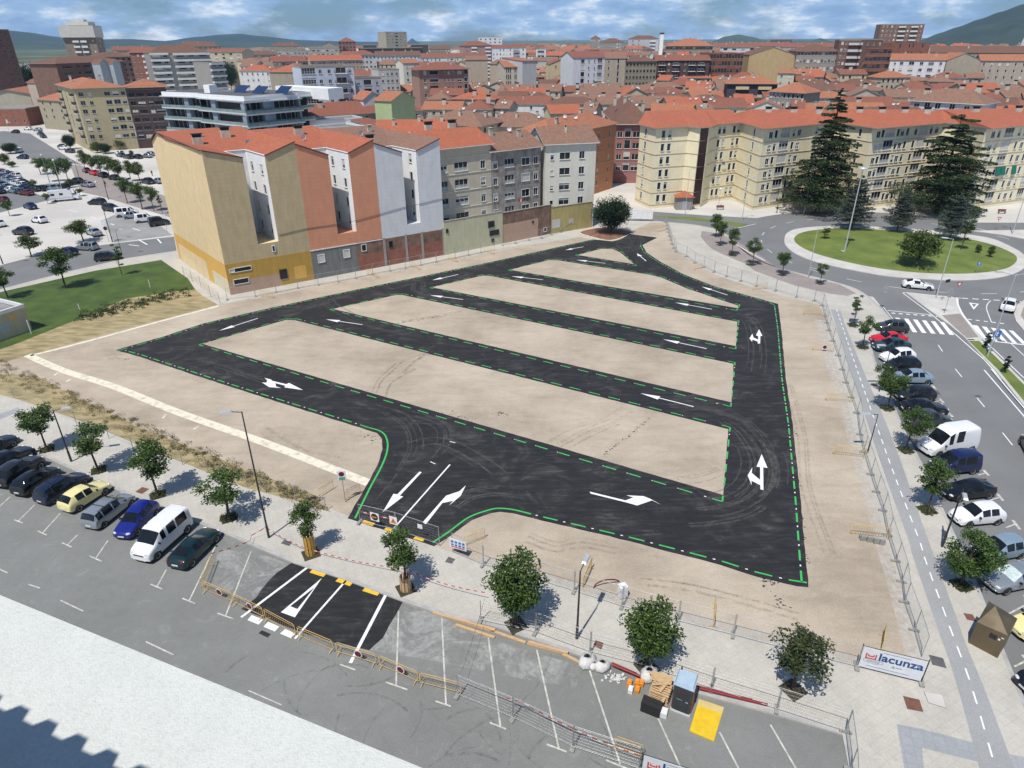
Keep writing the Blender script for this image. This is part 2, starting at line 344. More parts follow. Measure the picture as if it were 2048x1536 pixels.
def struct(name, mb, mats, **k): return mb.build(name, mats, kind='structure', **k)
# ------------------------------------------------------------------ terrain
g = MB(); N = 64; X0 = 16000
def terr(x, y): 
    d = math.hypot(x, y); t = max(0, min(1, (d-520)/500)); return 10*t*t*(3-2*t)
def gx(i): u = (i/N)*2-1; return X0*u*abs(u)**1.6
g.add([(gx(i), gx(j), terr(gx(i), gx(j))) for j in range(N+1) for i in range(N+1)], [(j*(N+1)+i, j*(N+1)+i+1, (j+1)*(N+1)+i+1, (j+1)*(N+1)+i) for j in range(N) for i in range(N)])
g.v = [(x, y, z-0.02) for x, y, z in g.v]
m_gnd, n_, l_, b_ = nodes('ground_cover')
gp = n_.new('ShaderNodeNewGeometry').outputs['Position']; vl = n_.new('ShaderNodeVectorMath'); vl.operation = 'LENGTH'; l_.new(gp, vl.inputs[0])
mr_ = n_.new('ShaderNodeMapRange'); mr_.inputs['From Min'].default_value = 1150; mr_.inputs['From Max'].default_value = 1350; l_.new(vl.outputs['Value'], mr_.inputs['Value'])
ca_ = ramp(n_, l_, noise(n_, l_, 0.05, 10), [(0.35, (0.47, 0.45, 0.41)), (0.65, (0.60, 0.575, 0.525))]).outputs[0]
cf_ = ramp(n_, l_, noise(n_, l_, 0.004, 8, 0.7), [(0.38, (0.035, 0.06, 0.025)), (0.5, (0.08, 0.1, 0.04)), (0.62, (0.17, 0.16, 0.09))]).outputs[0]
l_.new(mixc(n_, l_, ca_, cf_, mr_.outputs[0]), b_.inputs['Base Color']); b_.inputs['Roughness'].default_value = 0.95
struct('ground', g, m_gnd)
kerbN = PX([(-260, 765), (-60, 850), (86, 913), (221, 976), (434, 1062.5), (588, 1128), (690, 1161), (804, 1204), (880, 1230), (993, 1257), (1165, 1315), (1395.6, 1389), (1570, 1436.6), (1683.7, 1471)])
kerbN2 = PX([(1697, 1540), (1703, 1700)])
kerbR = PX([(2200, 1830), (2110, 1560), (2048, 1400), (2006, 1299), (1953.7, 1168), (1888, 1024), (1850, 940), (1804, 853), (1775, 775), (1750, 722), (1741, 688), (1762, 664), (1792, 650)])
kerbA = smooth(PX([(1792, 650), (1757, 611.7), (1715, 580), (1652, 560.5), (1562.5, 538), (1510, 517), (1476, 492), (1445, 465), (1400, 452), (1336.5, 445), (1253.6, 438.6)]), 4)
kerbL = PX([(700, 470), (360, 480), (353, 503), (254, 518.5), (127, 547.7), (0, 580.7), (-200, 640)])
pts = kerbN+kerbN2+kerbR+kerbA[1:]+PX([(1190, 440)])+kerbL
mb = MB(); mb.prism(pts, -0.01, 0.12); struct('pavement', mb, m_pave)
mb = MB()
for ln in (kerbN+kerbN2, kerbR, kerbA, kerbL[2:]):
    strip(mb, offset(ln, 0.14), 0.28, 0.126)
struct('kerb', mb, m_kerb)
# roads
mb = MB(); mb.sheet(kerbN+kerbN2+PX([(1703, 2600), (-2500, 2600), (-1400, 500)]), 0.004); struct('near_street', mb, m_st)
mb = MB(); mb.sheet(PX([(2200, 1830), (2110, 1560), (2048, 1400), (2006, 1299), (1953.7, 1168), (1888, 1024), (1850, 940), (1804, 853), (1775, 775), (1750, 722), (1741, 688), (1762, 664), (1792, 650), (1720, 560), (1860, 540), (2500, 540), (2900, 1700)]), 0.004); struct('avenue', mb, m_st2)
RC = Vector((76.6, 129.0, 0))
mb = MB(); mb.sheet([RC+Vector((math.cos(a)*33.5, math.sin(a)*32.6, 0)) for a in [2*math.pi*i/72 for i in range(72)]], 0.008)
struct('roundabout_road', mb, m_st2)
mb = MB(); mb.sheet(PX([(1200, 416), (1266, 420.5), (1414, 431), (1530, 437), (1560, 470), (1500, 500), (1445, 464), (1336, 445), (1253, 438.6), (1190, 436)]), 0.012)
mb.sheet(PX([(1860, 445), (2048, 445.5), (2700, 440), (2700, 560), (2060, 560), (1960, 500)]), 0.012); struct('side_road', mb, m_st2)
mb = MB(); mb.sheet(PX([(353, 501), (254, 516), (127, 545), (0, 578), (-400, 668), (-400, 610), (0, 531), (101, 504), (228, 487), (348, 473)]), 0.004)
mb.sheet(PX([(-120, 395), (-60, 335), (86.7, 393), (150, 390), (165, 395), (90, 402), (0, 425), (-100, 445)]), 0.008)
mb.sheet(PX([(8, 262), (60, 267), (142, 318), (165, 330), (120, 322), (72, 320), (20, 300), (-60, 270)]), 0.012); struct('left_street', mb, m_st2)
mb = MB(); mb.sheet(PX([(140, 330), (159, 330), (234, 358), (330, 392), (360, 440), (335, 433), (204, 393), (161, 384)]), 0.016); struct('brown_street', mb, m_brown)
mb = MB(); mb.sheet(PX([(205, 440), (240, 425), (320, 452), (345, 470), (228, 485)]), 0.004); struct('parking_aisle', mb, m_dusty)
# raised ring of the roundabout and its lawn
ringO = ZP('V', (802, 730), (815, 765), (870, 806), (1000, 852), (1300, 912), (1500, 930), (1700, 940), (1900, 928), (2020, 895), (2062, 850), (2040, 800), (1950, 750), (1850, 715), (1600, 683), (1350, 664), (1100, 655), (900, 666), (820, 690))
ringI = ZP('V', (855, 715), (880, 760), (1000, 812), (1250, 870), (1500, 900), (1750, 905), (1930, 885), (2005, 845), (1990, 800), (1850, 745), (1650, 708), (1350, 680), (1120, 668), (930, 682))
ringO = smooth(ringO, 4, True); ringI = smooth(ringI, 4, True)
mb = MB(); mb.prism(ringO, 0.0, 0.1); struct('roundabout_apron', mb, m_conc)
rl = MB(); rl.add([(p.x, p.y, 0.105) for p in ringI]+[(RC.x+(p.x-RC.x)*0.55, RC.y+(p.y-RC.y)*0.55, 0.7) for p in ringI]+[(RC.x, RC.y, 1.0)],
  [(i, (i+1) % len(ringI), len(ringI)+(i+1) % len(ringI), len(ringI)+i) for i in range(len(ringI))]+[(len(ringI)+i, len(ringI)+(i+1) % len(ringI), 2*len(ringI)) for i in range(len(ringI))])
if Vector(rl.v[1]).xy.cross(Vector(rl.v[0]).xy) > 1e9: pass
struct('roundabout_lawn', rl, m_rgrass)
# splitter islands
isl = MB()
S1 = ZP('24', (1140, 820), (1330, 840), (1540, 860), (1545, 900), (1560, 960), (1620, 1050), (1740, 1180), (1610, 1178), (1480, 1070), (1330, 960))
S2 = ZP('24', (1655, 352), (2048, 345), (2300, 352), (2300, 470), (2048, 412), (1850, 377))
S3 = ZP('24', (2048, 880), (1990, 920), (1965, 970), (1985, 1040), (2060, 1130), (2400, 1200), (2400, 850))
for s_ in (S1, S2, S3): isl.prism(s_, 0, 0.13)
struct('traffic_island', isl, m_conc)
mb = MB(); mb.sheet(ZP('24', (1420, 998), (1560, 985), (1700, 1165), (1610, 1172)), 0.135); mb.sheet(ZP('24', (2100, 900), (2040, 940), (2020, 1000), (2080, 1080), (2400, 1100), (2400, 900)), 0.135); struct('island_paving', mb, m_brown)
medR = PX([(1930, 678), (1960, 679), (2022, 740), (2048, 766), (2300, 1020), (2500, 1300), (2400, 1300), (2048, 815), (1990, 742)])
mb = MB(); mb.prism(medR, 0, 0.14); struct('median_kerb', mb, m_conc)
cm = sum(medR, Vector())/len(medR)
mb = MB(); mb.sheet([p for p in PX([(1936, 683), (1958, 684), (2018, 742), (2044, 768), (2296, 1022), (2480, 1290), (2400, 1290), (2050, 808), (1996, 742)])], 0.146)
mb.sheet(ZP('23', (1150, 238), (1500, 250), (1915, 302), (1880, 326), (1640, 288), (1300, 255)), 0.03); struct('median_grass', mb, m_rgrass)
# brown strip of street-tree pits round the site corner
mb = MB(); mb.sheet(smooth(ZP('23', (1560, 360), (1700, 385), (1830, 440), (1960, 520), (2048, 575)), 4)+ZP('24', (150, 625), (420, 712), (640, 760), (770, 830), (700, 850), (560, 830), (300, 770), (0, 660))+smooth(ZP('23', (1900, 615), (1640, 500), (1550, 400)), 3), 0.126); struct('tree_strip_paving', mb, m_brown)
# cycle path
bl = smooth(PX([(1661, 619.6), (1699, 740), (1759.6, 924), (1815, 1079), (1823.4, 1110), (1870.5, 1248.7), (1909, 1359.6), (1956.5, 1536), (1990, 1680)]), 4)
br_ = smooth(PX([(1681, 623), (1693.9, 661.6), (1733, 758.8), (1759.6, 818.8), (1799, 918.6), (1833, 1018.5), (1872.5, 1128.8), (1898, 1198.7), (1934, 1298.6), (1965, 1373.4), (2025.8, 1536), (2075, 1680)]), 4)
mb = MB(); mb.sheet(bl+br_[::-1], 0.125); struct('cycle_path', mb, m_bike)
# grey bands in the pavement at the lower right corner
mb = MB()
for q in ([(1017, 1228), (1200, 1265), (1565, 1360), (1600, 1500), (1200, 1400), (1215, 1560), (1075, 1560)], [(1830, 1445), (1950, 1470), (1960, 1560), (1865, 1560)]): mb.sheet(ZP('45', *q), 0.1245)
for q in ([(0, 355), (150, 300), (160, 335), (0, 395)],): mb.sheet(ZP('31', *q), 0.1245)
struct('pavement_bands', mb, m_pave2)
# lawn, dry grass, bank of weeds, path at the foot of the walls
mb = MB(); mb.sheet(ZP('21', (0, 850), (-700, 1010), (-700, 1500), (0, 1300), (25, 1292), (100, 1270), (400, 1150), (650, 1050), (1000, 900), (1400, 840), (1540, 830), (1480, 740), (1270, 595), (750, 680)), 0.128); struct('lawn', mb, m_grass)
mb = MB(); mb.sheet(ZP('21', (-700, 1500), (0, 1300), (100, 1270), (400, 1150), (650, 1050), (1000, 900), (1400, 840), (1540, 830), (1600, 880), (1720, 950), (1300, 1060), (1000, 1135), (640, 1245), (240, 1345), (90, 1400), (0, 1460), (-700, 1700)), 0.131); struct('dry_grass', mb, m_dry)
mb = MB(); mb.sheet(ZP('31', (-700, -150), (0, -60), (140, 20), (300, 60), (700, 270), (1150, 480), (1500, 620), (2048, 830))+ZP('32', (530, 1000), (640, 1130), (400, 1050))+ZP('31', (1950, 940), (1500, 760), (1100, 600), (700, 430), (150, 240), (0, 200), (-700, 40)), 0.132)
struct('weed_bank', mb, m_dry)
grav = PX([(-60, 745), (25, 722), (61, 712), (254, 658), (437, 613), (500, 597), (640, 568), (780, 543), (900, 517), (1020, 496), (1100, 484), (1160, 475), (1215, 487), (1262, 464), (1300, 446), (1328, 447), (1335, 470), (1345, 497), (1375, 519), (1430, 551), (1512, 578), (1590, 599), (1636, 610), (1652, 640), (1660, 690), (1685, 770), (1712, 880), (1738, 970), (1770, 1080), (1800, 1170), (1824, 1260), (1842, 1330), (1715, 1333), (1560, 1290), (1466, 1266), (1356, 1238), (1247, 1210), (1148, 1178), (1060, 1150), (966, 1126), (880, 1098), (845, 1080), (697, 1034), (640, 1010), (634, 994), (520, 951), (381, 897), (292, 862), (178, 808.6), (76, 755)])
mb = MB(); mb.sheet(grav, 0.135); struct('gravel_lot', mb, m_grav)
mb = MB()
strip(mb, smooth(PX([(61, 711), (162, 686), (330, 640), (437, 612)], .14), 6), 0.55, 0.142)
strip(mb, smooth(PX([(55, 710), (127, 741), (228, 773), (355, 824), (520, 882), (640, 928), (738, 966)], .14), 6), 1.05, 0.142)
rnd = random.Random(3)
for t_ in [i/22 for i in range(2, 22)]:
    p = P(61+t_*675, 711+t_*255+6, .14); 
    if rnd.random() < 0.35: mb.box((p.x+rnd.uniform(-.3, .3), p.y-0.9-rnd.random()*.4, .14), (0.25, 0.5+rnd.random()*.7, 0.008), rnd.uniform(-.5, .3))
struct('lime_edging', mb, m_ram)
# the laid black asphalt
ZA = 0.17
asph = PX([(232, 700), (330, 672), (406, 647), (500, 625), (614, 600), (754, 570.6), (881, 545), (1000, 520), (1103.5, 496.8), (1186, 478.7), (1225, 482.6), (1241, 478.7), (1259, 468), (1314, 475), (1284.7, 490), (1292.4, 504.6), (1323.5, 525), (1367.5, 548.6), (1427, 572), (1491.7, 590), (1556, 607.7), (1562.5, 659), (1571.7, 758.8), (1586, 850), (1602, 1002.7), (1611, 1110), (1616.8, 1173.8), (1596, 1172), (1517, 1153.8), (1440, 1129), (1258.7, 1081.6), (1103.5, 1045), (1026, 1026), (1000, 1023), (982, 1025.7), (944, 1039.6), (906, 1067.5), (868, 1091.7), (848, 1085), (695.5, 1036), (728.6, 978.7), (756, 928), (765, 897.5), (764, 877), (754, 865.7), (733.6, 859.4), (678, 841.6), (500, 785.7), (416, 758.6), (279, 713)], ZA)
islands = [PX(q, ZA) for q in ([(403.7, 687.4), (571, 639.5), (590, 640), (1456.8, 857.8), (1446.4, 989.8)], [(665, 617.6), (792, 589.6), (804.7, 589.6), (1467, 727), (1463, 804.7)],
  [(863, 574.4), (964.7, 550.8), (977, 551), (1475, 643), (1472, 692)], [(1019.4, 539.5), (1098, 519.6), (1114, 520), (1297.6, 548.6), (1323.5, 555), (1375, 577), (1476, 610.7), (1476, 616.4)],
  [(1155, 509.8), (1201.9, 497.3), (1225, 497.3), (1240.7, 504.6), (1269, 528.4)])]
def rough_edge(poly, amp, seed):
    r = random.Random(seed); out = []
    for i in range(len(poly)):
        a, b = poly[i], poly[(i+1) % len(poly)]; L = (b-a).length; k = max(1, int(L/0.8))
        nn = Vector((-(b-a).y, (b-a).x, 0)).normalized()
        for j in range(k): out.append(a.lerp(b, j/k)+(nn*r.uniform(-amp, amp) if j else Vector()))
    return out
ao = rough_edge(asph, 0.045, 5); ai = [rough_edge(q, 0.025, 6) for q in islands]
mb = MB(); mb.sheet(ao, ZA, holes=ai)
for q in [ao]+ai: mb.prism(q, 0.13, ZA, top=False)
struct('new_asphalt', mb, m_new)
# entrance apron to the street
mb = MB(); ent = ZP('42', (880, 180), (1010, 210), (1180, 262), (1310, 305), (1560, 395), (1758, 482), (1700, 590), (1600, 770), (1490, 868), (1200, 806), (900, 706), (640, 606), (480, 545), (600, 455), (690, 330), (760, 260))
mb.sheet(rough_edge(ent, 0.05, 9), 0.012); struct('street_patch', mb, m_new)
mb = MB(); mb.sheet(ZP('42', (1758, 490), (2048, 600))+ZP('43', (480, 620), (800, 720), (1100, 800), (1050, 960), (700, 900), (300, 820), (0, 760))+ZP('42', (1500, 868)), 0.008); m_dust2, n, l, b = nodes('pale_dust'); f_ = noise(n, l, .35, 9, .72, dist=1.5); l.new(ramp(n, l, noise(n, l, 3, 6), [(.3, (.27, .27, .255)), (.7, (.4, .4, .38))]).outputs[0], b.inputs['Base Color']); b.inputs['Roughness'].default_value = .95
t_ = n.new('ShaderNodeBsdfTransparent'); mx = n.new('ShaderNodeMixShader'); l.new(ramp(n, l, f_, [(.36, (0, 0, 0)), (.56, (.85, .85, .85))]).outputs[0], mx.inputs[0]); l.new(t_.outputs[0], mx.inputs[1]); l.new(b.outputs[0], mx.inputs[2]); l.new(mx.outputs[0], n['Material Output'].inputs['Surface'])
mb.sheet(ZP('42', (300, 60), (700, 130), (860, 190), (700, 320), (560, 470), (380, 400), (250, 330)), 0.008)
struct('pale_dust', mb, m_dust2)
# ------------------------------------------------------------------ painted lines
ZM = ZA+0.005
gm, wm = MB(), MB()
for q in islands:
    cc = sum(q, Vector())/len(q); o = offset(q, -0.42, True)
    if (o[0]-cc).length < (q[0]-cc).length: o = offset(q, 0.42, True)
    for i in range(len(o)):
        a, b = o[i], o[(i+1) % len(o)]; L = (b-a).length; dv = (b-a).normalized()
        if L < 1.5: strip(gm, [a, b], 0.15, ZM); continue
        strip(gm, [a, a+dv*0.9], 0.15, ZM); strip(gm, [b-dv*0.9, b], 0.15, ZM)
        k = max(1, round((L-1.8)/2.45)); st_ = (L-1.8)/k
        for j in range(k):
            s0 = 0.9+j*st_
            strip(wm, [a+dv*(s0+st_*0.22), a+dv*(s0+st_*0.22+0.2)], 0.1, ZM)
            if j < k-1: strip(gm, [a+dv*(s0+st_-0.65), a+dv*(s0+st_+0.65)], 0.15, ZM)
def outer(px, solid=False, d=-0.45):
    l_ = PX(px, ZA)
    if solid: strip(gm, offset(smooth(l_, 5), d), 0.17, ZM); return
    o = offset(l_, d); dashes(gm, o, 0.15, 1.3, 1.2, ZM, start=0.0); dashes(wm, o, 0.1, 0.2, 2.3, ZM, start=1.8)
outer([(232, 700), (330, 672), (406, 647), (500, 625), (614, 600), (754, 570.6), (881, 545), (1000, 520), (1103.5, 496.8), (1186, 478.7)])
outer([(1284.7, 490), (1292.4, 504.6), (1323.5, 525), (1367.5, 548.6), (1427, 572), (1491.7, 590), (1556, 607.7), (1562.5, 659), (1571.7, 758.8), (1586, 850), (1602, 1002.7), (1611, 1110), (1616.8, 1173.8)])
outer([(1616.8, 1173.8), (1596, 1172), (1517, 1153.8), (1440, 1129), (1258.7, 1081.6), (1103.5, 1045), (1058, 1034)])
outer([(1058, 1034), (1026, 1026), (1000, 1023), (982, 1025.7), (944, 1039.6), (906, 1067.5), (873, 1090)], True)
outer([(700, 1036), (728.6, 978.7), (756, 928), (766, 897.5), (764, 877), (754, 865.7), (733.6, 859.4)], True)
outer([(733.6, 859.4), (678, 841.6), (500, 785.7), (416, 758.6), (279, 713), (232, 700)])
struct('green_bay_lines', gm, m_green)
# arrows and lane lines
def arrow(t, h, w=0.16, hw=0.85, hl=0.36):
    a, b = P(*t, ZA), P(*h, ZA); L = (b-a).length; d = (b-a)/L; nn = Vector((-d.y, d.x, 0)); q = a+d*L*(1-hl)
    p = [a-nn*w/2, q-nn*w/2, q-nn*hw/2, b, q+nn*hw/2, q+nn*w/2, a+nn*w/2]; wm.sheet(p, ZM)
for a, b in (((1387, 813.2), (1280.8, 786.6)), ((1413.3, 697.4), (1326, 678.5)), ((1423.7, 618.4), (1350, 605)), ((1455, 590), (1403.2, 573.2)), ((1292.4, 522.2), (1273.6, 506.6)), ((1211, 526.6), (1152, 519.6)),
             ((1086, 559.4), (1022.8, 552.5)), ((1167, 493.4), (1130.7, 500.2)), ((916.4, 549), (864.3, 560.4)), ((926.5, 599), (860, 590.4)), ((724.7, 649.3), (651.8, 638.6)), ((515.4, 636.6), (438, 661.5))): arrow(a, b)
for t, q in (('32', [(115, 62), (165, 75), (175, 85), (285, 112), (308, 102), (418, 158), (270, 137), (280, 125), (200, 103), (205, 130), (245, 142), (150, 135), (95, 98), (130, 100), (135, 80)]),
             ('32', [(1335, 800), (1352, 806), (1180, 990), (1207, 997), (1045, 1120), (1130, 975), (1160, 980)]),
             ('32', [(1360, 1200), (1385, 1215), (1515, 1048), (1600, 1030), (1568, 1068), (1660, 990), (1700, 908), (1650, 955), (1545, 990), (1500, 1040)]),
             ('33', [(693, 940), (700, 955), (970, 1022), (1060, 1047), (1175, 1008), (1245, 1042), (1160, 995), (1110, 975), (975, 968), (1030, 985), (970, 1008)]),
             ('33', [(2012, 922), (2036, 928), (2034, 752), (2068, 757), (2022, 650), (1982, 748), (2010, 750), (2010, 850), (1945, 795), (1950, 752), (1914, 815), (1945, 890), (1942, 855), (2012, 890)]),
             ('23', [(1992, 1225), (2010, 1225), (2012, 1168), (2028, 1165), (2002, 1115), (1978, 1162), (1996, 1168), (1996, 1195), (1960, 1180), (1950, 1150), (1928, 1185), (1948, 1212), (1950, 1195), (1992, 1210)])):
    wm.sheet(ZP(t, *q, z=ZA), ZM)
strip(wm, ZP('32', (1575, 745), (1135, 1245), z=ZA), 0.15, ZM)
for q in ([(1573, 563), (1617, 573)], [(1420, 722), (1460, 740)]): strip(wm, ZP('32', *q, z=ZA), 0.1, ZM)
struct('white_arrows', wm, m_white)
ym = MB()
for q in ([(870, 1185), (975, 1218)], [(1065, 1247), (1140, 1272)], [(1295, 1318), (1370, 1340)]): strip(ym, ZP('32', *q, z=ZA), 0.38, ZM)
for q in ([(1034, 243), (1142, 278)], [(1238, 312), (1350, 350)], [(1448, 387), (1567, 425)]): strip(ym, ZP('42', *q), 0.42, 0.018)
struct('yellow_marks', ym, m_yel)
pm = MB()
strip(pm, ZP('42', (1010, 212), (482, 610)), 0.2, 0.018); strip(pm, ZP('42', (1310, 318), (905, 778)), 0.16, 0.018); strip(pm, ZP('42', (1622, 430), (1342, 970)), 0.24, 0.018)
pm.sheet(ZP('42', (1118, 300), (905, 610), (795, 570)), 0.018, holes=[ZP('42', (1062, 372), (925, 545), (868, 523))])
for q in ([(565, 592), (655, 628), (620, 668), (532, 632)], [(693, 645), (783, 683), (747, 722), (658, 684)], [(828, 702), (912, 740), (878, 776), (788, 738)]): pm.sheet(ZP('42', *q), 0.018)
struct('street_patch_paint', pm, m_white)
om = MB()
def bay(t, a, b, T=None, w=0.11):
    strip(om, ZP(t, a, b), w, 0.016)
    if T: strip(om, ZP(t, *T), w, 0.020)
bay('31', (80, 1000), (-40, 1110)); bay('31', (275, 1062), (145, 1190), [(110, 1180), (180, 1206)]); bay('31', (475, 1130), (335, 1285), [(297, 1268), (368, 1302)]); bay('31', (610, 1300), (530, 1380), [(490, 1362), (565, 1396)])
bay('31', (850, 1345), (752, 1487), [(706, 1466), (800, 1508)]); bay('41', (1200, 105), (1132, 230), [(1085, 211), (1170, 246)]); bay('42', (303, 0), (72, 480), [(18, 460), (120, 502)]); bay('42', (560, 90), (360, 597), [(295, 578), (420, 622)])
bay('42', (1722, 560), (1702, 1150), [(1620, 1120), (1790, 1180)]); bay('43', (85, 460), (115, 1080), [(40, 1055), (150, 1092)]); bay('43', (420, 595), (508, 1240), [(433, 1210), (548, 1256)]); bay('43', (770, 685), (930, 1400), [(842, 1366), (985, 1420)])
bay('43', (1150, 830), (1372, 1510), [(1270, 1480), (1440, 1550)]); bay('44', (430, 1140), (640, 1600)); bay('44', (905, 1265), (1090, 1620)); bay('44', (1290, 1210), (1540, 1640)); strip(om, ZP('42', (1260, 980), (1380, 1024)), 0.1, 0.018)
for q in ([(437, 328), (600, 405)], [(1052, 625), (1250, 720)], [(-60, 75), (55, 130)], [(205, 212), (290, 240)]): strip(om, ZP('41', *q), 0.1, 0.014)
strip(om, ZP('42', (540, 1187), (800, 1300)), 0.08, 0.014)
for t, a, b, c, d in (('34', (1310, 135), (1355, 128), (1345, 112), (1375, 145)), ('34', (1370, 242), (1415, 232), (1405, 218), (1437, 250)), ('34', (1440, 350), (1480, 340), (1475, 325), (1505, 358)), ('34', (1700, 800), (1755, 785), (1740, 762), (1780, 805)), ('34', (1780, 995), (1865, 968), (1845, 942), (1888, 996)), ('34', (1910, 1200), (1985, 1172), (1962, 1143), (2016, 1214)), ('34', (2000, 1450), (2090, 1420), (2060, 1380), (2120, 1460)), ('24', (1215, 1360), (1245, 1350), (1232, 1335), (1260, 1368)), ('45', (1800, 440), (1990, 340), (1940, 290), (2060, 400)), ('45', (1870, 805), (1960, 760), (1930, 720), (2000, 800))):
    strip(om, ZP(t, a, b), 0.12, 0.010); strip(om, ZP(t, c, d), 0.25, 0.014)
struct('bay_lines', om, m_whold)
lm = MB()
for i in range(6):
    a = ZP('24', (1066+i*68, 1010+i*6.5), (1100+i*68, 1013+i*6.5), (1166+i*70, 1118+i*5), (1130+i*70, 1115+i*5)); lm.sheet(a, 0.010)
    if i < 5: lm.sheet(ZP('24', (1658+i*68, 1066+i*10), (1695+i*68, 1071+i*10), (1775+i*74, 1182+i*8), (1738+i*74, 1176+i*8)), 0.010)
dashes(lm, ZP('24', (1040, 975), (1395, 1002)), 0.35, 0.5, 0.5, 0.010); strip(lm, ZP('24', (1010, 955), (1355, 990)), 0.18, 0.010)
dashes(lm, ZP('24', (1620, 1022), (1930, 1060)), 0.3, 0.5, 0.5, 0.010); strip(lm, ZP('24', (1780, 1185), (2060, 1218)), 0.35, 0.010)
for q in ([(1395, 1218), (1428, 1268)], [(1525, 1400), (1575, 1462)]): strip(lm, ZP('24', *q), 0.12, 0.010)
for q in ([(1690, 212), (1748, 282)], [(1885, 478), (1960, 572)], [(2060, 720), (2150, 840)]): strip(lm, ZP('34', *q), 0.12, 0.010)
for w_, q in ((0.16, [(1745, 0), (2048, 352), (2200, 540)]), (0.16, [(1795, 0), (2048, 300), (2200, 480)])): strip(lm, ZP('34', *q), w_, 0.010 if q[0][0] < 1790 else 0.15)
strip(lm, ZP('24', (975, 935), (1075, 1062)), 0.12, 0.13); strip(lm, ZP('24', (1125, 822), (1330, 975), (1540, 1150), (1745, 1330), (1880, 1480)), 0.15, 0.012)
strip(lm, ZP('24', (1950, 1208), (2060, 1310)), 0.12, 0.012); strip(lm, ZP('24', (1740, 1178), (1900, 1330), (2048, 1470)), 0.15, 0.012)
strip(lm, smooth(ZP('24', (1795, 880), (1768, 910), (1765, 950), (1800, 1045)), 4), 0.12, 0.012)
strip(lm, smooth(ZP('24', (1540, 870), (1545, 920), (1600, 1020), (1740, 1170)), 4), 0.25, 0.137)
lm.sheet(ZP('24', (1628, 895), (1705, 905), (1665, 950)), 0.012, holes=[ZP('24', (1648, 904), (1688, 908), (1666, 932))])
dashes(lm, ZP('24', (1575, 862), (2060, 890)), 0.3, 0.9, 0.6, 0.012); strip(lm, ZP('24', (1125, 820), (1570, 862)), 0.2, 0.014)
dashes(lm, [RC+Vector((math.cos(a)*26.3, math.sin(a)*26.0, 0)) for a in [2*math.pi*i/90 for i in range(90)]], 0.12, 2.6, 4.2, 0.014, closed=True)
strip(lm, smooth(ZP('23', (2048, 590), (1840, 475), (1800, 430), (1790, 350), (1870, 330), (1975, 305)), 3), 0.2, 0.13)
strip(lm, ZP('24', (415, 628), (560, 655)), 0.12, 0.014); strip(lm, ZP('24', (1690, 330), (1770, 350)), 0.2, 0.014)
dashes(lm, offset(bl, 0.85), 0.1, 0.95, 0.9, 0.129)
for q in ([(1015, 470), (1095, 480)], [(1240, 425), (1270, 458)], [(1090, 430), (1160, 470)]): strip(lm, ZP('21', *q), 0.3, 0.012)
for q in ([(710, 250), (760, 265)], [(870, 305), (900, 315)], [(1045, 342), (1100, 358)], [(540, 200), (610, 212)]): strip(lm, ZP('21', *q), 0.3, 0.010)
struct('road_markings', lm, m_white)
# stains and dirt with a shape of their own
m_tar = M('tar_crumbs', (0.07, 0.06, 0.052), rough=0.9)
tm = MB(); rnd = random.Random(8)
def crumbs(t, a, b, n, sp, s0=0.03, s1=0.15):
    a, b = ZP(t, a, b, z=.135)
    for i in range(n):
        p = a.lerp(b, rnd.random())+Vector((rnd.gauss(0, sp), rnd.gauss(0, sp), 0)); k = rnd.randint(5, 7); s = rnd.uniform(s0, s1)*rnd.random()
        tm.sheet([p+Vector((math.cos(2*math.pi*j/k)*s*rnd.uniform(.6, 1.3), math.sin(2*math.pi*j/k)*s*rnd.uniform(.5, 1), 0)) for j in range(k)], 0.139)
crumbs('33', (1160, 370), (810, 650), 120, 0.1); crumbs('33', (-20, 330), (40, 350), 60, 0.35); crumbs('32', (1500, 330), (1760, 400), 60, 0.3); crumbs('32', (900, 500), (1000, 560), 50, 0.35)
crumbs('44', (1200, 100), (1330, 140), 60, 0.25); crumbs('44', (1300, 200), (1400, 330), 45, 0.25); crumbs('21', (860, 1370), (1010, 1370), 60, 0.2); crumbs('22', (1160, 1090), (1600, 1020), 90, 0.12, 0.05, 0.2)
for sg in ((('34', (385, 1400), (395, 1480)), 30), (('34', (330, 850), (380, 1400)), 60), (('34', (290, 400), (320, 800)), 50)): crumbs(*sg[0], sg[1], 0.15)
struct('asphalt_crumbs', tm, m_tar)
# ------------------------------------------------------------------ buildings
def onp(a, b, px, py):                                   # (distance along a->b, height) of a spot of the photo on the upright plane through a, b
    r = ray(px, py); d = Vector((b.x-a.x, b.y-a.y)); L = d.length; d /= L
    det = -r.x*d.y+r.y*d.x; t = (-a.x*d.y+a.y*d.x)/det; s_ = ((r.x*t-a.x)*d.x+(r.y*t-a.y)*d.y); return s_, CAMZ+r.z*t
mg = glassmat('window_glass'); mg2 = glassmat('window_glass_blue', (0.05, 0.065, 0.075), 0.05)
m_frame = M('white_frame', (0.75, 0.76, 0.74), rough=0.5); m_fdark = M('dark_frame', (0.05, 0.04, 0.035), rough=0.5); m_falu = M('grey_frame', (0.42, 0.44, 0.45), rough=0.4, metal=0.4)
m_blind = M('roller_blind', (0.62, 0.6, 0.52), (0.5, 0.48, 0.42), 2); m_blindb = M('brown_blind', (0.16, 0.075, 0.05), rough=0.7); m_sill = M('stone_sill', (0.55, 0.52, 0.46))
m_curt = M('curtain', (0.5, 0.5, 0.5), (0.3, 0.32, 0.33), 5)
m_void = M('dark_strip', (0.05, 0.045, 0.04), rough=0.9); m_rail = M('balcony_metal', (0.08, 0.08, 0.085), rough=0.5, metal=0.3)  # m_void: plain near-black colour of the tower's vertical strip
WMC = {}
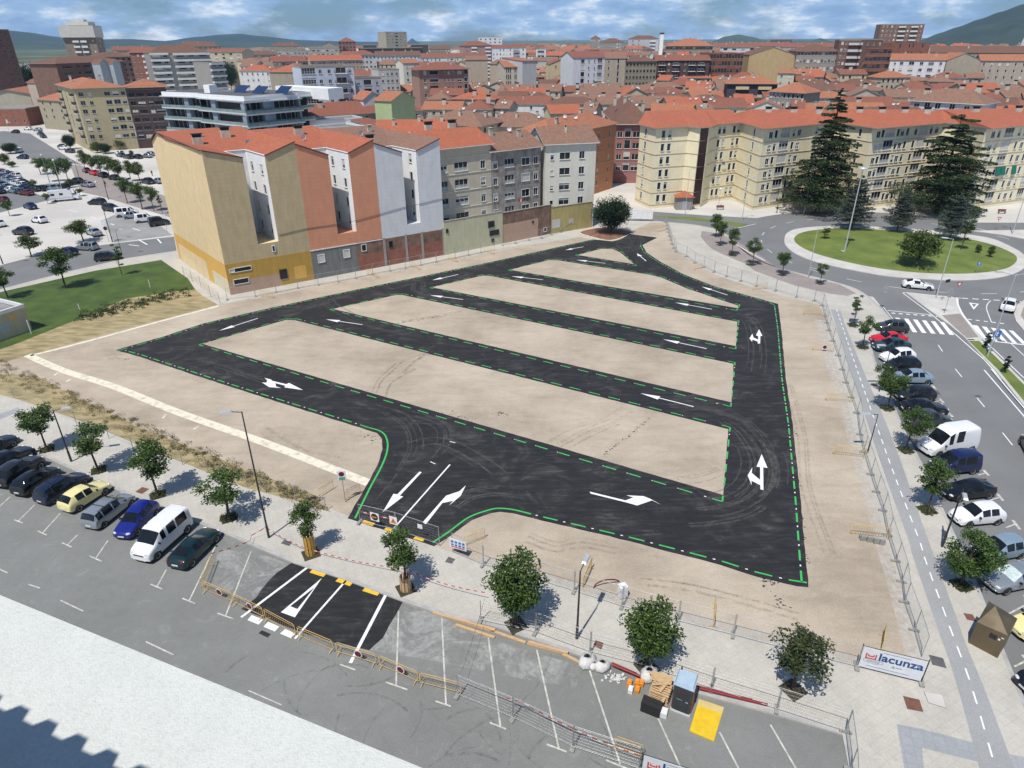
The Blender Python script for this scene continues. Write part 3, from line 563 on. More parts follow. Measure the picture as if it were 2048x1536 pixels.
def winmesh(style, w, h, fr, var, near):
    k = (style, round(w, 2), round(h, 2), fr.name, var, near)
    if k in WMC: return WMC[k]
    f, p = MB(), MB(); b = 0.05 if near else min(0.08, w*0.1)
    n = 2 if w > 0.95 else 1
    if style == 'g': n = max(3, int(w/0.8))
    if style == 'd': n = 1
    for x in (-w/2+b/2, w/2-b/2): f.box((x, 0, h/2), (b, 0.06, h))
    for z in (b/2, h-b/2): f.box((0, 0.002, z), (w-2*b, 0.06, b))
    for i in range(1, n): f.box((-w/2+w*i/n, 0.003, h/2), (b*0.9, 0.055, h-2*b))
    if style == 'g': f.box((0, 0.004, h*0.36), (w-2*b, 0.05, b*0.7))
    f.box((0, -0.14, -0.035), (w+0.16, 0.16, 0.06), mi=1)
    if near and style == 'w':
        for x in (-w/2-.05, w/2+.05): f.box((x, -.09, h/2), (.07, .05, h+.1))
        f.box((0, -.092, h+.05), (w+.2, .05, .1))
    p.box((0, 0.035, h/2), (w-b, 0.02, h-b), mi=0)
    if var: hb = h*(0.3, 0.62, 0.96)[var-1]; p.box((0, 0.0, h-b/2-hb/2), (w-b*1.6, 0.02, hb), mi=1)
    if style == 'g' and near: p.box((0, 0.01, h*0.18), (w-b*1.6, 0.012, h*0.3), mi=2)
    bl = m_blindb if fr == m_fdark else (m_blind if var != 1 else m_curt)
    if near: r = (f.mesh('window', [fr, m_sill]), p.mesh('pane', [mg, bl, m_curt]))
    else:
        o = len(f.v); f.v += p.v; f.f += [[i+o for i in q] for q in p.f]; f.m += [q+2 for q in p.m]; f.sm += p.sm; r = (f.mesh('window', [fr, m_sill, mg, bl, m_curt]), None)
    WMC[k] = r; return r
def balmesh(w, dp, col, solid):
    k = ('bal', round(w, 1), dp, col.name, solid)
    if k in WMC: return WMC[k]
    f = MB(); f.box((0, -dp/2, 0.0), (w, dp, 0.16), mi=0)
    if solid:
        f.box((0, -dp+0.05, 0.55), (w, 0.1, 0.95)); f.box((-w/2+0.05, -dp/2, 0.55), (0.1, dp-0.2, 0.95)); f.box((w/2-0.05, -dp/2, 0.55), (0.1, dp-0.2, 0.95))
    else:
        for i in range(int(w/0.25)+1): f.box((-w/2+0.04+i*(w-0.08)/int(w/0.25), -dp+0.04, 0.55), (0.03, 0.03, 0.95), mi=1)
        f.box((0, -dp+0.04, 1.05), (w, 0.05, 0.05), mi=1)
        for s in (-1, 1): f.box((s*(w/2-0.04), -dp/2, 1.05), (0.05, dp, 0.05), mi=1); f.box((s*(w/2-0.04), -dp/2, 0.5), (0.02, dp, 0.8), mi=1)
    WMC[k] = f.mesh('balcony', [col, m_rail]); return WMC[k]
def grid(L, cols, nf, z0=1.2, fh=2.95, w=1.1, h=1.35, st='w', skip=0, pr=1.0, rnd=random):
    if isinstance(cols, int): cols = [(i+0.5)/cols for i in range(cols)]
    out = []
    for c in cols:
        cc = c if isinstance(c, tuple) else (c, w, h, st)
        for f in range(skip, nf):
            if rnd.random() <= pr: out.append((cc[0]*L-cc[1]/2, z0+f*fh, cc[1], cc[2], cc[3]))
    return out
def facade(mb, a, b, z0, z1, wins, mi=0, mr=0, rv=0.14):
    d = (b-a); L = d.length; d = d/L; nin = Vector((-d.y, d.x, 0))
    wins = [w for w in wins if w[0] > 0.05 and w[0]+w[2] < L-0.05 and w[1]+w[3] < z1-0.05]
    xs = sorted({0, round(L, 4)} | {round(w[0], 4) for w in wins} | {round(w[0]+w[2], 4) for w in wins}); zs = sorted({z0, z1} | {round(w[1], 4) for w in wins} | {round(w[1]+w[3], 4) for w in wins})
    pt = lambda s, z, k=0: (a.x+d.x*s+nin.x*k, a.y+d.y*s+nin.y*k, z)
    for i in range(len(xs)-1):
        zz = None; cx = (xs[i]+xs[i+1])/2; col = [w for w in wins if w[0] < cx < w[0]+w[2]]
        st = z0
        for j in range(len(zs)-1):
            cz = (zs[j]+zs[j+1])/2
            if any(w[1] < cz < w[1]+w[3] for w in col):
                if zs[j] > st+1e-6: mb.add([pt(xs[i], st), pt(xs[i+1], st), pt(xs[i+1], zs[j]), pt(xs[i], zs[j])], [(0, 1, 2, 3)], mi)
                st = zs[j+1]
        if st < z1-1e-6: mb.add([pt(xs[i], st), pt(xs[i+1], st), pt(xs[i+1], z1), pt(xs[i], z1)], [(0, 1, 2, 3)], mi)
    for (s, z, w, h, st) in wins:
        c = [(s, z), (s+w, z), (s+w, z+h), (s, z+h)]
        mb.add([pt(*q) for q in c]+[pt(q[0], q[1], rv) for q in c], [(1, 0, 4, 5), (2, 1, 5, 6), (3, 2, 6, 7), (0, 3, 7, 4), (4, 5, 6, 7)], mr)
    return wins
def put_windows(root, a, b, wins, fr, near, rnd, rv=0.14, balc=None):
    d = (b-a).normalized(); nin = Vector((-d.y, d.x, 0)); rz = math.atan2(d.y, d.x); out = []
    for (s, z, w, h, st) in wins:
        var = rnd.choice((0, 0, 0, 0, 0, 1, 1, 2, 3)); pos = a+d*(s+w/2)+nin*(rv-0.06); pos.z = z
        me, pn = winmesh(st if st in 'wgd' else 'w', w, h, fr, var, near)
        o = link('window', me, root, pos, rz)
        if pn: link('pane', pn, o)
        if st in 'bs':
            q = a+d*(s+w/2); q.z = z-0.1; link('balcony', balmesh(w+1.0, 1.1, balc or m_frame, st == 's'), root, q, rz)
        out.append(o)
    return out
tile_new = tilemat('roof_tiles_new', (0.52, 0.16, 0.08), (0.45, 0.135, 0.07), (0.34, 0.13, 0.08), 0.35)
tile_or = tilemat('roof_tiles_orange', (0.5, 0.2, 0.1), (0.42, 0.16, 0.085), (0.36, 0.18, 0.115), 0.4)
tile_old = tilemat('roof_tiles_old', (0.38, 0.19, 0.12), (0.27, 0.13, 0.09), (0.24, 0.17, 0.125), 0.7)
tile_brn = tilemat('roof_tiles_brown', (0.235, 0.115, 0.075), (0.19, 0.095, 0.065), (0.16, 0.1, 0.07), 0.5)
tile_red = tilemat('roof_tiles_red', (0.34, 0.115, 0.072), (0.28, 0.098, 0.064), (0.24, 0.12, 0.085), 0.5)
m_fasc = M('fascia', (0.32, 0.28, 0.24)); m_fascw = M('white_fascia', (0.7, 0.7, 0.68)); m_flatroof = M('flat_roof', (0.3, 0.29, 0.28), (0.22, 0.21, 0.2), 0.5, dirt=0.2)
m_chim = M('chimney_render', (0.6, 0.55, 0.45), (0.45, 0.4, 0.33), 1.5, dirt=0.15); m_dish = M('dish_white', (0.7, 0.7, 0.69), rough=0.4); m_black = M('black_cowl', (0.02, 0.02, 0.02))
PW = {}
def pw(c, st=0.22): 
    k = tuple(round(x, 2) for x in c)
    if k not in PW: PW[k] = plaster('render_%d' % len(PW), c, st)
    return PW[k]
def dishm():
    if 'dish' in WMC: return WMC['dish']
    d = MB(); d.lathe([(0.02, 0.0), (0.25, -0.04), (0.42, -0.12), (0.5, -0.2)], (0, 0, 0.75), 12, 0, 'y'); d.lathe([(0.5, -0.2), (0.42, -0.1), (0.02, 0.02)], (0, 0, 0.75), 12, 0, 'y')
    d.tube([(0, 0.02, 0), (0, 0.02, 0.75)], 0.03); d.tube([(0, 0, 0.5), (0, -0.45, 0.7)], 0.02); WMC['dish'] = d.mesh('satellite_dish', [m_dish]); return WMC['dish']
def chimm(k):
    if ('ch', k) in WMC: return WMC[('ch', k)]
    d = MB()
    if k == 0: d.box((0, 0, 0.1), (0.8, 0.6, 2.0)); d.box((0, 0, 1.14), (0.92, 0.72, 0.08)); d.box((0, 0, 1.28), (0.7, 0.5, 0.2), mi=1); d.box((0, 0, 1.42), (0.95, 0.75, 0.08))
    if k == 1: d.box((0, 0, 0.2), (1.5, 0.8, 2.2), mi=0); d.box((0, 0, 1.55), (1.35, 0.7, 0.45), mi=1); d.box((0, 0, 1.83), (1.75, 1.0, 0.12), mi=1)
    if k == 2: d.box((0, 0, 0.0), (0.45, 0.45, 1.8)); d.lathe([(0.12, .9), (0.12, 1.2), (0.18, 1.2), (0.01, 1.35)], n=8, mi=1)
    WMC[('ch', k)] = d.mesh('chimney', [m_chim, m_black]); return WMC[('ch', k)]
def roof_quad(mb, q, z, kind, h, ov, wallmb=None, fascia=1, th=0.16, topz=None):
    """q: four base corners (local), kind gx/gy/hip/shed/flat; returns a function (u,v)->point on the roof"""
    def at(u, v, zz): 
        a = q[0].lerp(q[1], u); b = q[3].lerp(q[2], u); p = a.lerp(b, v); return Vector((p.x, p.y, zz))
    W_ = ((q[1]-q[0]).length+(q[2]-q[3]).length)/2; D_ = ((q[3]-q[0]).length+(q[2]-q[1]).length)/2
    eu, ev = ov/W_, ov/D_
    def quads(fs):
        for f in fs:
            o = len(mb.v); mb.v += [tuple(p) for p in f]; n = len(f); mb.f.append(list(range(o, o+n))); mb.m.append(0); mb.sm.append(False)
            lo = [(p[0], p[1], p[2]-th) for p in f]; mb.v += lo; mb.f.append(list(range(o+2*n-1, o+n-1, -1))); mb.m.append(fascia); mb.sm.append(False)
            for i in range(n): mb.f.append([o+i, o+n+i, o+n+(i+1) % n, o+(i+1) % n]); mb.m.append(fascia); mb.sm.append(False)
    if kind == 'gx':
        dz = h/0.5*ev; A, B, Cc, D = at(-eu, -ev, z-dz), at(1+eu, -ev, z-dz), at(1+eu, 1+ev, z-dz), at(-eu, 1+ev, z-dz); r0, r1 = at(-eu, .5, z+h), at(1+eu, .5, z+h)
        quads([[A, B, r1, r0], [Cc, D, r0, r1]])
        if wallmb: wallmb.add([at(0, 0, z), at(0, .5, z+h-th-.01), at(0, 1, z)], [(0, 1, 2)], 0); wallmb.add([at(1, 0, z), at(1, 1, z), at(1, .5, z+h-th-.01)], [(0, 1, 2)], 0)
        return lambda u, v: at(u, v, z+h*(1-abs(v-.5)*2))
    if kind == 'gy':
        dz = h/0.5*eu; A, B, Cc, D = at(-eu, -ev, z-dz), at(1+eu, -ev, z-dz), at(1+eu, 1+ev, z-dz), at(-eu, 1+ev, z-dz); r0, r1 = at(.5, -ev, z+h), at(.5, 1+ev, z+h)
        quads([[A, r0, r1, D], [B, Cc, r1, r0]])
        if wallmb: wallmb.add([at(0, 0, z), at(1, 0, z), at(.5, 0, z+h-th-.01)], [(0, 1, 2)], 0); wallmb.add([at(1, 1, z), at(0, 1, z), at(.5, 1, z+h-th-.01)], [(0, 1, 2)], 0)
        return lambda u, v: at(u, v, z+h*(1-abs(u-.5)*2))
    if kind == 'hip':
        k = min(0.5, 0.5*D_/W_); j = 0.5 if W_ >= D_ else 0.5*W_/D_
        dz = h/0.5*ev; A, B, Cc, D = at(-eu, -ev, z-dz), at(1+eu, -ev, z-dz), at(1+eu, 1+ev, z-dz), at(-eu, 1+ev, z-dz); r0, r1 = (at(k, .5, z+h), at(1-k, .5, z+h)) if W_ >= D_ else (at(.5, j, z+h), at(.5, 1-j, z+h))
        quads([[A, B, r1, r0], [B, Cc, r1], [Cc, D, r0, r1], [D, A, r0]] if W_ >= D_ else [[A, B, r0], [B, Cc, r1, r0], [Cc, D, r1], [D, A, r0, r1]])
        return lambda u, v: at(u, v, z+h*min(1, min(v, 1-v)*2, (min(u, 1-u)/max(k, .01)) if W_ >= D_ else 1))
    if kind == 'shed':
        quads([[at(-eu, -ev, z-h*ev), at(1+eu, -ev, z-h*ev), at(1+eu, 1+ev, z+h*(1+ev)), at(-eu, 1+ev, z+h*(1+ev))]])
        if wallmb: wallmb.add([at(0, 0, z), at(0, 1, z+h-th-.02), at(0, 1, z)], [(0, 1, 2)], 0); wallmb.add([at(1, 0, z), at(1, 1, z), at(1, 1, z+h-th-.02)], [(0, 1, 2)], 0); wallmb.add([at(1, 1, z), at(0, 1, z), at(0, 1, z+h-th-.02), at(1, 1, z+h-th-.02)], [(0, 1, 2, 3)], 0)
        return lambda u, v: at(u, v, z+h*v)
    # flat with parapet
    quads([[at(0.01, 0.01, z-0.35), at(.99, 0.01, z-0.35), at(.99, .99, z-0.35), at(0.01, .99, z-0.35)]])
    t = 0.3
    for a, b, n_ in ((at(0, 0, z), at(1, 0, z), W_), (at(1, 0, z), at(1, 1, z), D_), (at(1, 1, z), at(0, 1, z), W_), (at(0, 1, z), at(0, 0, z), D_)):
        c = (a+b)/2; d = (b-a); ang = math.atan2(d.y, d.x); nn = Vector((-d.y, d.x, 0)).normalized(); mb.box(c+nn*(t/2-0.06)+Vector((0, 0, 0.0)), (n_+0.1-(0 if n_ == W_ else 2*t+.3), t, 0.5), ang, mi=fascia)
    return lambda u, v: at(u, v, z-0.3)
def house(name, label, cat, base, z1, roof=('gx', 2.2, 0.5), wall=None, tiles=None, z0=0.0, specs=None, frame=None, near=False, seed=0, nch=0, ndish=0, chk=0, group=None, fasc=None, bands=None, plinth=None, balc=None, reveal=None):
    """base: four corners, front left, front right, back right, back left"""
    rnd = random.Random(seed*7+len(label)); o = Vector((base[0].x, base[0].y, z0)); root = thing(name, label, cat, o, 0, group)
    q = [Vector((p.x-o.x, p.y-o.y, 0)) for p in base]; H = z1-z0; wb = MB(); specs = specs or {}; frame = frame or m_frame; wall = wall or pw((0.6, 0.56, 0.47))
    allw = []; n = len(q)
    for i in range(n):
        a, b = q[i], q[(i+1) % n]; sp = specs.get(i); L = (b-a).length
        if sp: sp = dict(sp); ws = grid(L, rnd=rnd, **sp)
        else: ws = []
        ws = facade(wb, a, b, -0.3, H, ws, 0, 1); allw.append((a, b, ws))
    rb = MB(); tiles = tiles or tile_red
    f = roof_quad(rb, q, H, roof[0], roof[1], roof[2], wb) if n == 4 else None
    if f is None: f = roof_poly(rb, q, H, roof)
    wb.build('wall', [wall, reveal or wall, plinth or wall], root)
    rf = rb.build('roof', [tiles if roof[0] != 'flat' else m_flatroof, fasc or m_fasc], root)
    for a, b, ws in allw: put_windows(root, a, b, ws, frame, near, rnd, balc=balc)
    if bands:
        bb = MB()
        for i in bands[1]:
            a, b = q[i], q[(i+1) % n]; d = b-a; ang = math.atan2(d.y, d.x); nn = Vector((d.y, -d.x, 0)).normalized()
            for z in bands[0]: bb.box((a+b)/2+nn*0.03+Vector((0, 0, z)), (d.length+0.1, 0.12, 0.12), ang)
        bb.build('string_course', bands[2], root)
    for i in range(nch):
        u, v = ((i+0.5)/nch+rnd.uniform(-.06, .06), rnd.choice((0.3, 0.42, 0.6))); p = f(u, v); link('chimney', chimm(chk if chk < 3 else rnd.randint(0, 2)), rf, p, math.atan2((q[1]-q[0]).y, (q[1]-q[0]).x))
    for i in range(ndish):
        p = f(rnd.uniform(.1, .9), rnd.uniform(.2, .5)); link('satellite_dish', dishm(), rf, p, rnd.uniform(-.8, .5))
    return root
def roof_poly(mb, q, z, roof):
    """footprint with steps: every eave rises to a spine given by two points in roof[3]"""
    s0, s1 = roof[3]; n = len(q); d = s1-s0; L2 = d.length_squared
    def pr(p): t = max(0, min(1, (p-s0).dot(d)/L2)); r = s0+d*t; return Vector((r.x, r.y, z+roof[1]))
    e = offset(q, -roof[2], True)
    for i in range(n):
        a, b = e[i], e[(i+1) % n]; a = Vector((a.x, a.y, z-.1)); b = Vector((b.x, b.y, z-.1)); c, dd = pr(b), pr(a)
        if (c-dd).length < 0.05: mb.add([a, b, c], [(0, 1, 2)], 0)
        else: mb.add([a, b, c, dd], [(0, 1, 2, 3)], 0)
        mb.add([a, (a.x, a.y, a.z-.2), (b.x, b.y, b.z-.2), b], [(0, 1, 2, 3)], 1); qa, qb = q[i], q[(i+1) % n]; mb.add([(a.x, a.y, a.z-.2), (qa.x, qa.y, z-.2), (qb.x, qb.y, z-.2), (b.x, b.y, b.z-.2)], [(0, 1, 2, 3)], 1)
    def f(u, v): p = s0+d*u; e_ = q[min(range(n), key=lambda i: (q[i]-p).length)]; return p.lerp(Vector((p.x, e_.y, 0)), 0.35)+Vector((0, 0, z+roof[1]*0.55))
    return f
def rect(a, b, depth, skew=0.0):
    d = (b-a); d.z = 0; d.normalize(); n = Vector((-d.y, d.x, 0)); n = (n+d*skew)
    return [a, b, b+n*depth, a+n*depth]
def zt_(y): return 15.5 if y > 170 else 15.5+(170-max(y, 100))/70*12
def blk(x0, y0, d0, x1, y1, d1, depth, yb=None):         # footprint + eave height from two eave corners and their distances
    if yb: q = P((x0+x1)/2, yb, zt_(yb)+1.5); k = (q.xy.length+10)/((d0+d1)/2)
    else: k = 1.28
    a, b = PD(x0, y0, d0*k), PD(x1, y1, d1*k); z = (a.z+b.z)/2; return rect(a, b, depth), z
def eav(x0, y0, x1, y1, z, depth): return rect(P(x0, y0, z), P(x1, y1, z), depth)
# ---------- the party-wall houses beside the site: butterfly roofs and open light wells
fa, fb = P(*Z('w', (578, 1180))), P(*Z('w', (2010, 910))); FD = (fb-fa).normalized(); FN = Vector((-FD.y, FD.x, 0)); FANG = math.atan2(FD.y, FD.x)
m_yel1 = plaster('ochre_party_wall', (0.54, 0.43, 0.25), 0.18, brick=True); m_yel0 = plaster('cream_gable', (0.78, 0.6, 0.34), 0.14, brick=True); m_ochre = plaster('ochre_base', (0.5, 0.31, 0.065), 0.2); m_amber = plaster('amber_base', (0.72, 0.42, 0.1), 0.12)
m_orng = plaster('salmon_party_wall', (0.66, 0.3, 0.175), 0.12, brick=True); m_gry1 = plaster('grey_party_wall', (0.68, 0.69, 0.695), 0.12, brick=True); m_lwhite = plaster('light_well_white', (0.84, 0.84, 0.83), 0.06)
m_pink = plaster('pinkish_base', (0.5, 0.33, 0.235), 0.15); m_cem = plaster('raw_cement', (0.21, 0.215, 0.2), 0.45); m_brk = brickmat('raw_brick', (0.34, 0.1, 0.055), (0.27, 0.085, 0.05), (0.3, 0.22, 0.18)); m_rub = plaster('old_rubble', (0.29, 0.19, 0.135), 0.5, (0.16, 0.09, 0.06))
m_creamf = plaster('cream_base', (0.66, 0.6, 0.42), 0.1); m_mort = M('mortar_pier', (0.34, 0.31, 0.28))
KS = 0.105
def party(name, label, s0, s1, cl, cr, zl, zc, zr, wall, tiles, zb, zw=5.0, left=None, dep=27.0):
    """one house: facade from s0 to s1, light well between cl and cr, roof height zl at the left, zc at the well, zr at the right"""
    o = fa+FD*s0; root = thing(name, label, 'house', o, FANG); L = s1-s0; cl -= s0; cr -= s0; cd = 8.0
    ztop = lambda x, y: max((zl+(zc-zl)*x/cl) if x < (cl+cr)/2 else -9, (zc+(zr-zc)*(x-cr)/(L-cr)) if x >= (cl+cr)/2 else -9, (zc+0.15*(y-cd)) if y > cd else -9)
    def zt(x, y):
        v = ztop(min(max(x, 0), L), min(y, dep-4.5)); return v-(max(0, y-(dep-4.5))*0.42)
    w = MB()
    def wallq(x0, y0, x1, y1, mi, zbase=None, k=8, zcap=None):
        for i in range(k):
            a, b = i/k, (i+1)/k; xa, ya, xb, yb = x0+(x1-x0)*a, y0+(y1-y0)*a, x0+(x1-x0)*b, y0+(y1-y0)*b
            za, zb_ = zt(xa, ya)-.17, zt(xb, yb)-.17; z00 = zw if zbase is None else zbase
            w.add([(xa, ya, z00), (xb, yb, z00), (xb, yb, za if zcap else zb_), (xa, ya, za)], [(0, 1, 2, 3)], mi)
    wallq(0, 0, cl, 0, 0); wallq(cr, 0, L, 0, 0)
    w.add([(cl, 0, zw), (cr, 0, zw), (cr, 0, zb), (cl, 0, zb)], [(0, 1, 2, 3)], 0)
    w.add([(0, 0, 0), (L, 0, 0), (L, 0, zw), (0, 0, zw)], [(0, 1, 2, 3)], 2)
    wallq(L, 0, L, dep, 0, 0, 20); wallq(L, dep, 0, dep, 0, 0, 8)
    wallq(0, dep, 0, 0, 1, 5.2 if left else 0, 20)
    if left: w.add([(0, dep, 0), (0, 0, 0), (0, 0, 5.2), (0, dep, 5.2)], [(0, 1, 2, 3)], 3)
    w.add([(cl, 0, zb), (cr, 0, zb), (cr, cd, zb), (cl, cd, zb)], [(0, 1, 2, 3)], 1)
    wl = MB()                                            # the three white walls of the well, with window openings
    for (xa, ya, xb, yb, n) in ((cl, 0, cl, cd, 2), (cl, cd, cr, cd, 1), (cr, cd, cr, 0, 2)):
        a, b = Vector((xa-KS*ya, ya, 0)), Vector((xb-KS*yb, yb, 0)); z1 = min(zt(xa, ya), zt(xb, yb))-.25
        ws = grid((b-a).length, n, 4, zb+1.0, 3.15, 0.9, 1.5); ws = facade(wl, a, b, zb, z1, ws, 0, 0); put_windows(root, a, b, ws, m_frame, True, random.Random(3))
        za, zb2 = zt(xa, ya)-.17, zt(xb, yb)-.17; wl.add([(a.x, a.y, z1), (b.x, b.y, z1), (b.x, b.y, zb2), (a.x, a.y, za)], [(0, 1, 2, 3)], 0)
    wl.build('light_well', m_lwhite, root)
    w.v = [(x-KS*y, y, z) for x, y, z in w.v]; w.build('wall', [wall, left or wall, wall, m_amber], root)
    r = MB(); nx, ny = 22, 30; xs = sorted({i*L/nx for i in range(nx+1)} | {cl, cr, (cl+cr)/2}); ys = sorted({i*dep/ny for i in range(ny+1)} | {cd, dep-4.5})
    ex = lambda x: x+(-.25 if x <= 0 and left else 0); ey = lambda y: y+(.4 if y >= dep else (-.12 if y <= 0 else 0))
    for i in range(len(xs)-1):
        for j in range(len(ys)-1):
            xm, ym = (xs[i]+xs[i+1])/2, (ys[j]+ys[j+1])/2
            if cl < xm < cr and ym < cd: continue
            sh = 0.001 if xm < (cl+cr)/2 else -0.001
            pz = lambda x, y: ztop_s(x, y, xm < (cl+cr)/2)
            def ztop_s(x, y, lf):
                a_ = (zl+(zc-zl)*x/cl) if lf else (zc+(zr-zc)*(x-cr)/(L-cr)); yy = min(y, dep-4.5); v = max(a_, zc+0.15*(yy-cd) if yy > cd else -9); return v-max(0, y-(dep-4.5))*0.42
            c = [(xs[i], ys[j]), (xs[i+1], ys[j]), (xs[i+1], ys[j+1]), (xs[i], ys[j+1])]
            r.add([(ex(x), ey(y), pz(x, y)) for x, y in c], [(0, 1, 2, 3)], 0)
    # verge boards
    for (p, q_) in (((0, 0), (cl, 0)), ((cr, 0), (L, 0)), ((0, 0), (0, dep-4.5)), ((0, dep-4.5), (0, dep)), ((cl, 0), (cl, cd)), ((cr, 0), (cr, cd)), ((cl, cd), (cr, cd))):
        if p[0] == 0 and q_[0] == 0 and not left: continue
        dx = -.25 if (p[0] == 0 and q_[0] == 0) else 0; dy = -.12 if (p[1] == 0 and q_[1] == 0) else 0
        r.tube([(p[0]+dx, p[1]+dy, zt(*p)-.06), (q_[0]+dx, q_[1]+dy, zt(*q_)-.06)], 0.11, 5, 1 if (dx or dy) else 2)
    r.v = [(x-KS*y, y, z) for x, y, z in r.v]; rf = r.build('roof', [tiles, M('verge_tiles', (0.16, 0.05, 0.035)), m_fascw], root)
    return root, rf, zt, L
hA, rA, zA_, LA = party('party_wall_house', 'tall house with blank ochre side wall and cream gable at the end of the row', 0.0, 14.0, 5.7, 9.0, 22.7, 21.2, 22.9, m_yel1, tile_new, 7.6, 4.6, left=m_yel0)
hB, rB, zB_, LB = party('party_wall_house', 'tall house with blank salmon orange side wall between the ochre and grey ones', 14.0, 27.3, 19.2, 22.6, 22.5, 20.4, 22.2, m_orng, tile_new, 7.2, 5.1)
hC, rC, zC_, LC = party('party_wall_house', 'tall house with blank pale grey side wall above raw brickwork', 27.3, 39.9, 32.4, 35.1, 21.6, 19.7, 21.4, m_gry1, tile_old, 7.0, 5.0)
for rf, zf, (x, y), k in ((rA, zA_, (3.5, 13), 1), (rA, zA_, (9.0, 16), 1), (rB, zB_, (8.0, 17), 1), (rC, zC_, (3.6, 8), 1), (rC, zC_, (9, 18), 0)):
    c = link('chimney', chimm(k), rf, (x-KS*y, y, zf(x, y)-.2), 0.0)
for rf, zf, x, y in ((rB, zB_, 7.0, 13), (rC, zC_, 5.5, 15)): link('satellite_dish', dishm(), rf, (x-KS*y, y, zf(x, y)), 0.3)
sk = MB(); sk.box((0, 0, 0.12), (0.8, 1.0, 0.2)); sk.box((0, 0, 0.24), (0.6, 0.8, 0.03), mi=1)
for x, y in ((5.5, 17.5), (11, 12)): sk.build('skylight', [m_falu, mg], rA, loc=(x-KS*y, y, zA_(x, y)-.02))
def patch(root, name, m, x0, x1, z0, z1, face='f', off=0.02, hole=None):
    b = MB(); t = off
    if face == 'f': b.box(((x0+x1)/2, -t/2, (z0+z1)/2), (x1-x0, t, z1-z0))
    else: b.box((-t/2, (x0+x1)/2, (z0+z1)/2), (t, x1-x0, z1-z0))
    q = b.build(name, m, root)
    if face != 'f': q.rotation_euler = (0, 0, KS)
    return q
# painted and unrendered fields at the foot of the walls (real coats of different material)
patch(hA, 'base_render', m_ochre, -0.02, 14.0, 2.3, 5.2, off=0.03); patch(hA, 'base_render', m_pink, 0.0, 8.4, 0.0, 2.3, off=0.025); patch(hA, 'base_render', m_ochre, 8.4, 14.0, 0.0, 2.3, off=0.027); patch(hA, 'base_render', m_amber, 10.8, 12.8, 0.7, 2.9, off=0.05)
patch(hA, 'base_render', m_creamf, 0.1, 7.5, 0.1, 2.6, 's', 0.03); patch(hA, 'base_render', m_yel0, 10.0, 25.5, 0.2, 3.4, 's', 0.035)
patch(hB, 'base_render', m_cem, 0.0, 8.3, 0.0, 5.05, off=0.03); patch(hB, 'base_render', m_brk, 8.3, 13.3, 0.0, 2.9, off=0.028); patch(hB, 'base_render', m_rub, 8.3, 13.3, 2.9, 5.3, off=0.03); patch(hB, 'ledge', m_fascw, -0.1, 13.3, 5.05, 5.2, off=0.1)
patch(hC, 'base_render', m_brk, 0.5, 12.4, 0.0, 3.0, off=0.028); patch(hC, 'base_render', m_rub, 0.5, 12.4, 3.0, 5.1, off=0.03)
for x in (0.25, 4.6, 7.9, 12.4): patch(hC, 'pier', m_mort, x-.22, x+.22, 0, 5.3, off=0.12)
patch(hC, 'base_render', m_rub, 0.9, 2.4, 3.1, 4.6, off=0.05)
def wall_window(root, x, z, w, h, fr=None, var=0, face='f', grate=False):
    b = MB(); b.box((0, -0.03, h/2), (w, 0.06, h), mi=2); 
    for sx in (-1, 1): b.box((sx*(w/2+.04), -.06, h/2), (.09, .12, h+.18))
    for zz in (-.04, h+.04): b.box((0, -.06, zz), (w, .12, .09))
    if grate:
        for i in range(int(w/0.16)): b.box((-w/2+0.08+i*0.16, -.075, h/2), (.035, .03, h), mi=1)
    me = b.mesh('window', [fr or m_frame, m_fdark, (m_blind if var else mg)]); return link('window', me, root, (x, 0, z))
for x, z, w, h, fr, v, gt in ((2.6, 3.75, 2.6, .6, m_frame, 0, 1), (0.9, 3.8, .7, .5, m_frame, 1, 0), (2.0, 1.75, 2.3, .75, m_frame, 0, 1), (8.9, 1.3, 1.1, 1.5, m_fdark, 0, 1), (8.0, 6.1, .35, .9, m_frame, 0, 0)): wall_window(hA, x, z, w, h, fr, v, grate=gt)
for x, z, w, h, v in ((1.7, 2.9, 1.1, 1.3, 1), (6.3, 3.0, 1.1, 1.3, 1), (9.6, 3.6, .8, 1.1, 0)): wall_window(hB, x, z, w, h, m_frame, v)
wall_window(hC, 1.5, 3.4, .6, 1.1, m_fdark)
cb = MB(); pts_ = [(9.2, -.05, 8.6), (13.9, -.05, 9.0), (19.0, -.06, 9.0), (22.7, -.06, 9.1), (27, -.06, 9.6), (32, -.06, 10.2), (35.2, -.06, 10.4), (39.8, -.06, 10.8)]
cb.tube(pts_, 0.035, 5); link('wall_cable', cb.mesh('wall_cable', [m_rail]), hA)
# ---------- cream, mottled and pale houses with yard walls
ca, c1_, c2_, c3_ = [P(*p) for p in Z('c', (140, 1310), (680, 1200), (1125, 1110), (1500, 1050))]
def yard(label, a, b, z, mats, fields=(), dep=5.0):
    d = (b-a).normalized(); root = thing('yard_wall', label, 'wall', (a.x, a.y, 0), math.atan2(d.y, d.x), 'walls closing the back yards'); L = (b-a).length
    w = MB(); w.box((L/2, 0.15, z/2), (L-.04, 0.3, z)); w.build('masonry', mats[0], root); c = MB(); c.box((L/2, 0.15, z+.06), (L, .42, .12)); c.build('coping', mats[1], root)
    t = MB(); t.box((L/2, dep/2+.3, z-1.2), (L-.04, dep, 0.2)); t.build('terrace', m_conc, root)
    for m, x0, x1, z0, z1 in fields: patch(root, 'render_field', m, x0, x1, z0, z1, off=.03)
    return root
m_cy = plaster('cream_yard', (0.56, 0.54, 0.36), 0.2); m_yy = plaster('yellow_yard', (0.47, 0.39, 0.16), 0.35)
